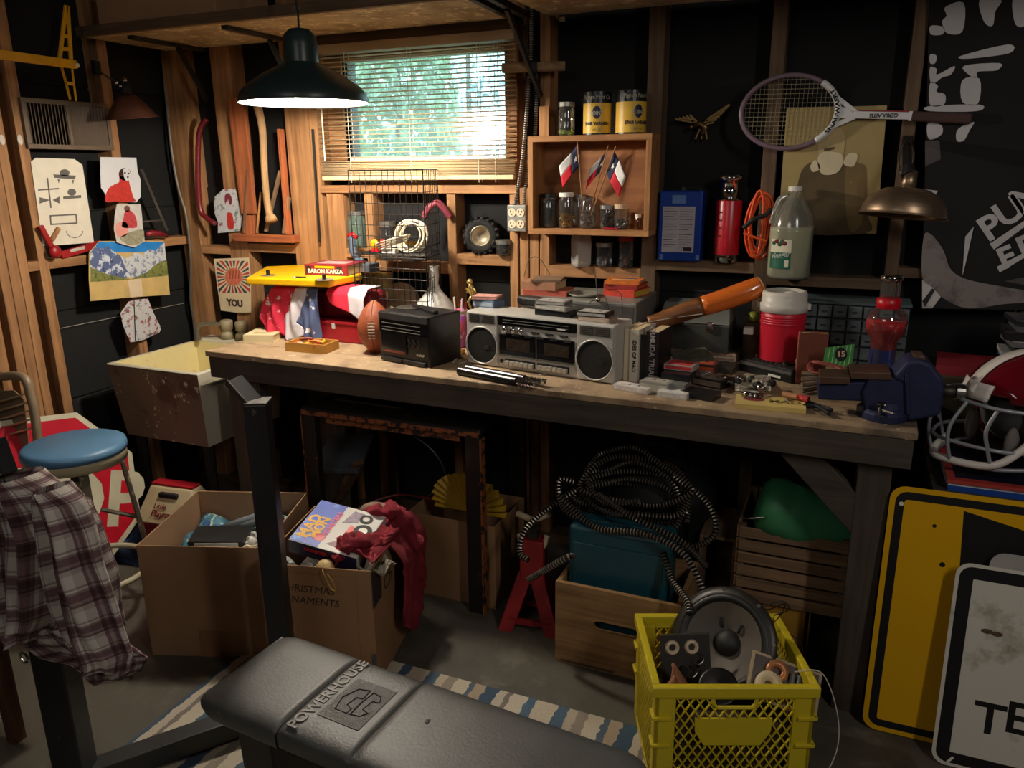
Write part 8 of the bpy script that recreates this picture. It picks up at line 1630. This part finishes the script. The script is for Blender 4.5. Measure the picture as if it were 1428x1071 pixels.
MB().b2((.03, .03, PZ-.085), (PL-.05, PW_-.03, PZ-.062)).build('pad_board', BLKM, pd)
mx = (seams[0]+seams[1])/2; EMB = M('embossed_grey', (120, 118, 112), .5, var=.1)
text('POWERHOUSE', .026, Matrix.Translation((seams[0]+.028, PW_/2, PZ-.0006)) @ rotm(0, 0, math.pi/2), EMB, pd, 'embossed_lettering', bold=.001, wscale=1.0, ex=.0012)
MB().b2((seams[0]+.05, PW_*.26, PZ-.005), (seams[1]-.03, PW_*.74, PZ-.0004)).build('logo_patch', M('logo_patch', (64, 64, 62), .4, bump=.4, bs=400), pd)
LG = [[(.2, .2), (.5, .1), (.8, .25), (.85, .5), (.62, .52), (.6, .38), (.38, .34), (.32, .5), (.2, .5)], [(.2, .58), (.5, .56), (.84, .6), (.8, .82), (.66, .9), (.64, .74), (.4, .72), (.36, .88), (.24, .8)]]
x0_, x1_, y0_, y1_ = seams[0]+.052, seams[1]-.032, PW_*.28, PW_*.72
for P_ in LG: MB().tube([(x0_+(x1_-x0_)*q[1], y0_+(y1_-y0_)*q[0], PZ+.0002) for q in P_], .0014, 5, closed=True).build('logo_outline', INK, pd)
BM = BLKP
MB().add([(.05, .06, PZ-.09), (.15, .06, PZ-.09), (.15, PW_-.06, PZ-.09), (.05, PW_-.06, PZ-.09), (.10, .04, .008), (.20, .04, .008), (.20, PW_-.04, .008), (.10, PW_-.04, .008)], [(0, 1, 2, 3), (7, 6, 5, 4), (4, 5, 1, 0), (5, 6, 2, 1), (6, 7, 3, 2), (7, 4, 0, 3)]).build('front_leg', BM, pd, bevel=.003)
MB().b2((.15, PW_/2-.03, PZ-.13), (PL-.15, PW_/2+.03, PZ-.086)).build('spine_beam', BM, pd, bevel=.003)
MB().b2((PL-.2, PW_/2-.035, .008), (PL-.13, PW_/2+.035, PZ-.13)).build('rear_leg', BM, pd, bevel=.003)
tag(MB().prism([(.0, 0), (.006, .003), (.004, .016), (-.004, .012)], .001, Matrix()).build('pad_nick', INK, pd), '', ''); o_ = [x for x in bpy.data.objects if x.name.startswith('pad_nick')][0]; del o_['label'], o_['category']; o_.location = PI_ @ at(596, 1006, Z=PZ+.001)
# rack uprights
uc = V((-1.385, 1.53, 0)); ul = V((-1.70, 1.085, 0))
rk = thing('weight_rack', 'black steel barbell rack with two uprights standing by the cardboard boxes', 'rack', (uc+ul)/2); 
S_ = .06
def sq(p0, p1, s, nm, rz_=.45, b=.004):
    d = (V(p1)-V(p0)); return kid(MB().bar(p0, p1, s, s, up=(math.cos(rz_), math.sin(rz_), 0)), nm, BM, rk, bevel=b)
zc = at(373, 562, Y=uc.y).z
sq((uc.x, uc.y, .03), (uc.x, uc.y, zc), S_, 'upright'); ztl = at(20, 676, Y=ul.y).z
sq((ul.x, ul.y, .03), (ul.x, ul.y, ztl), .075, 'upright')
a = at(326, 529, Y=uc.y-.0); b = at(366, 574, Y=uc.y); kid(MB().bar(a, b, .05, .010, up=(.7, -.2, .7)), 'bar_catch', BLKM, rk, bevel=.001); kid(MB().bar(a+V((0, -.028, 0)), b+V((0, -.028, 0)), .004, .016), 'catch_lip', STEEL, rk)
kid(MB().box((uc.x, uc.y, zc+.002), (S_+.004, S_+.004, .004), rotm(0, 0, .45)), 'end_plate', DSTEEL, rk)
a = at(-4, 612, Y=ul.y-.0); b = at(18, 672, Y=ul.y); kid(MB().bar(a, b, .035, .010, up=(.7, -.2, .7)), 'bar_catch', BLKM, rk, bevel=.001); kid(MB().bar(a+V((0, -.03, 0)), b+V((0, -.03, 0)), .004, .016), 'catch_lip', STEEL, rk)
d_ = (ul-uc).normalized(); kid(MB().bar(uc-d_*.15+V((0, 0, .05)), ul+d_*.02+V((0, 0, .05)), .06, .06), 'base_beam', BM, rk, bevel=.003)
p_ = V((-d_.y, d_.x, 0))
for q in (uc, ul): kid(MB().bar(q-p_*.22+V((0, 0, .025)), q+p_*.22+V((0, 0, .025)), .06, .035), 'base_foot', BM, rk, bevel=.003)
for k in range(5): kid(MB().cyl((uc.x-.0, uc.y-.034, .45+.09*k), (uc.x, uc.y-.028, .45+.09*k), .004, n=8), 'adjust_hole', INK, rk)
q = V((ul.x, ul.y, .45)); kid(MB().tube([(ul.x-.05, ul.y-.03, .42+.02*math.sin(t_)) for t_ in (0,)]+[(ul.x-.045+.014*math.cos(t_*.9), ul.y-.045, .43+.014*math.sin(t_*.9)) for t_ in range(7)], .003, 6), 'wire_ring', STEEL, rk)
t = thing('wooden_chair_seat', 'brown wooden chair leg and seat corner at the far left edge', 'chair', at(5, 850, Y=1.1)); a, b = at(-30, 835, Y=1.12), at(12, 893, Y=1.12); BRW = wood('brown_chair', (110, 66, 40), (76, 44, 28), 'Z')
kid(MB().b2((a.x-.1, 1.12, b.z), (b.x, 1.4, a.z)), 'seat_block', BRW, t, bevel=.006); kid(MB().bar(at(-6, 893, Y=1.16), V((at(-6, 893, Y=1.16).x, 1.16, 0)), .035, .035), 'leg', BRW, t)
# plaid shirt on the left upright
def plaid():
    m = bpy.data.materials.new('plaid_flannel'); m.use_nodes = True; N, L = nt(m); p = N['Principled BSDF']; p.inputs['Roughness'].default_value = .95
    tc = N.new('ShaderNodeTexCoord'); sx = N.new('ShaderNodeSeparateXYZ'); L.new(tc.outputs['UV'], sx.inputs[0]); outs = []
    for ax_, sc in (('X', 5.5), ('Y', 7.0)):
        mu = N.new('ShaderNodeMath'); mu.operation = 'MULTIPLY'; mu.inputs[1].default_value = sc; L.new(sx.outputs[ax_], mu.inputs[0]); fr = N.new('ShaderNodeMath'); fr.operation = 'FRACT'; L.new(mu.outputs[0], fr.inputs[0])
        r_ = N.new('ShaderNodeValToRGB'); r_.color_ramp.interpolation = 'CONSTANT'; e = r_.color_ramp.elements
        st_ = [(0, (214, 206, 198)), (.34, (150, 136, 132)), (.40, (214, 206, 198)), (.46, (132, 112, 108)), (.52, (96, 66, 70)), (.72, (132, 112, 108)), (.80, (96, 66, 70)), (.86, (180, 168, 162))]
        for i, (ps, c) in enumerate(st_):
            el = e[i] if i < 2 else e.new(ps); el.position = ps; el.color = lin(c)
        L.new(fr.outputs[0], r_.inputs[0]); outs.append(r_)
    mx = N.new('ShaderNodeMix'); mx.data_type = 'RGBA'; mx.blend_type = 'MULTIPLY'; mx.inputs[0].default_value = 1; L.new(outs[0].outputs[0], mx.inputs[6]); L.new(outs[1].outputs[0], mx.inputs[7])
    ga = N.new('ShaderNodeGamma'); ga.inputs[1].default_value = .7; L.new(mx.outputs[2], ga.inputs[0]); L.new(ga.outputs[0], p.inputs['Base Color'])
    n = N.new('ShaderNodeTexNoise'); n.inputs['Scale'].default_value = 300; b = N.new('ShaderNodeBump'); b.inputs['Strength'].default_value = .3; b.inputs['Distance'].default_value = .002
    L.new(tc.outputs['Object'], n.inputs['Vector']); L.new(n.outputs['Fac'], b.inputs['Height']); L.new(b.outputs[0], p.inputs['Normal']); return m
PLD = plaid()
shp = thing('plaid_shirt', 'brown, white and maroon plaid flannel shirt draped over the left rack upright', 'shirt', (ul.x, ul.y-.05, .75))
def drape(rows, Y0, depth, name, ua=0, ub=1, fr_=9, amp=.022, ph=0):
    n = len(rows)-1
    def edge(v):
        s = v*n; i = min(int(s), n-1); t_ = s-i; a_, b_ = rows[i], rows[i+1]; return [a_[k]+(b_[k]-a_[k])*t_ for k in range(3)]
    def f(u, v):
        l_, r_, y_ = edge(v); a_ = u*2*math.pi; c_ = -math.cos(a_); s_ = (c_+1)/2; q = at(l_+(r_-l_)*s_, y_+ (6*math.sin(s_*7+ph) if v > .93 else 0), Y=Y0)
        fold = amp*(math.sin(s_*fr_+ph+v*2.2)+.5*math.sin(s_*fr_*2.3-v*3+ph))*min(1, .35+v*1.4)
        dd = math.sin(a_)
        return q+V((0, -depth*dd*(1-.3*v)-(fold if dd > 0 else -.3*fold)*abs(dd)**.5, 0))
    mb = MB(); mb.grid(f, 72, 60, closeu=True)
    for fi in mb.uv: mb.uv[fi] = [(ua+(ub-ua)*(abs(((uu % 1)*2)-1)), vv) for uu, vv in mb.uv[fi]]
    return kid(mb, name, PLD, shp, smooth=True)
drape([(2, 44, 662), (-30, 72, 676), (-34, 96, 700), (-30, 118, 740), (-26, 112, 800), (-12, 100, 850), (10, 70, 890)], 1.03, .055, 'shirt_back', 0, .8, 10, .02)
drape([(60, 84, 680), (56, 112, 700), (62, 130, 740), (66, 142, 790), (74, 160, 840), (88, 172, 880), (108, 184, 915), (112, 178, 932)], .97, .04, 'hanging_sleeve', 0, .55, 9, .016, 1.2)
drape([(96, 116, 700), (110, 132, 730), (130, 146, 770), (140, 158, 800), (150, 161, 850), (160, 166, 880)], 1.06, .03, 'hanging_tail', .2, .6, 6, .01, 2.)
drape([(40, 120, 868), (38, 160, 890), (60, 190, 908), (100, 205, 918), (118, 196, 936), (124, 178, 944)], 1.045, .035, 'shirt_hem', .1, .9, 9, .016, .5)
# ---------------------------------------------------------------- last small marks and bits
PMK = M('white_filler', (206, 196, 182), .7, var=.1)
for px, py in ((28, 195), (3, 195)):
    q = at(px, py, X=XF+.0015); kid(MB().ball(q, .016, sc=(.12, .7, 1.2)), 'filler_patch', PMK, wl, smooth=True)
t = thing('taut_string', 'thin white string stretched across the black boards above the sink', 'string', at(170, 442, X=XF+.01))
kid(MB().cyl(at(84, 458, X=XF-.07), at(256, 423, X=XF-.07), .0012, n=5), 'string_length', M('string_white', (170, 164, 150), .8), t)
t = thing('white_tag', 'small white tag pinned near the top of the stud above the varnish cans', 'tag', at(784, 27, Y=YF-.004)); kid(MB().box(at(784, 27, Y=2.9), (.022, .002, .016)), 'tag_face', WHITE, t)
t = thing('loose_twine', 'loop of thin brown twine hanging over the left paperback stack behind the boombox', 'twine', at(745, 365, Y=2.72)); kid(MB().tube(spline([at(731, 386, Y=2.72), at(738, 362, Y=2.72), at(752, 360, Y=2.72), at(764, 378, Y=2.72), at(770, 388, Y=2.70)], 6), .002, 5), 'twine_length', M('twine', (110, 86, 60), .9), t)
for k, (px, py, c, lb) in enumerate(((1010, 505, (96, 70, 52), 'small brown carton right of the tilted paperback'), (1030, 500, (60, 54, 48), 'dark little case behind the black tape deck'), (1002, 490, (150, 116, 90), 'pale tan card box on the clutter before the dark toolbox'))):
    q = at(px, py, Z=ZB); cassette(lb, q.x, q.y+.05, ZB+.0, -.2+.3*k, c, None, .10, .07, .03+.02*(k == 2), name='small_box', cat='box')
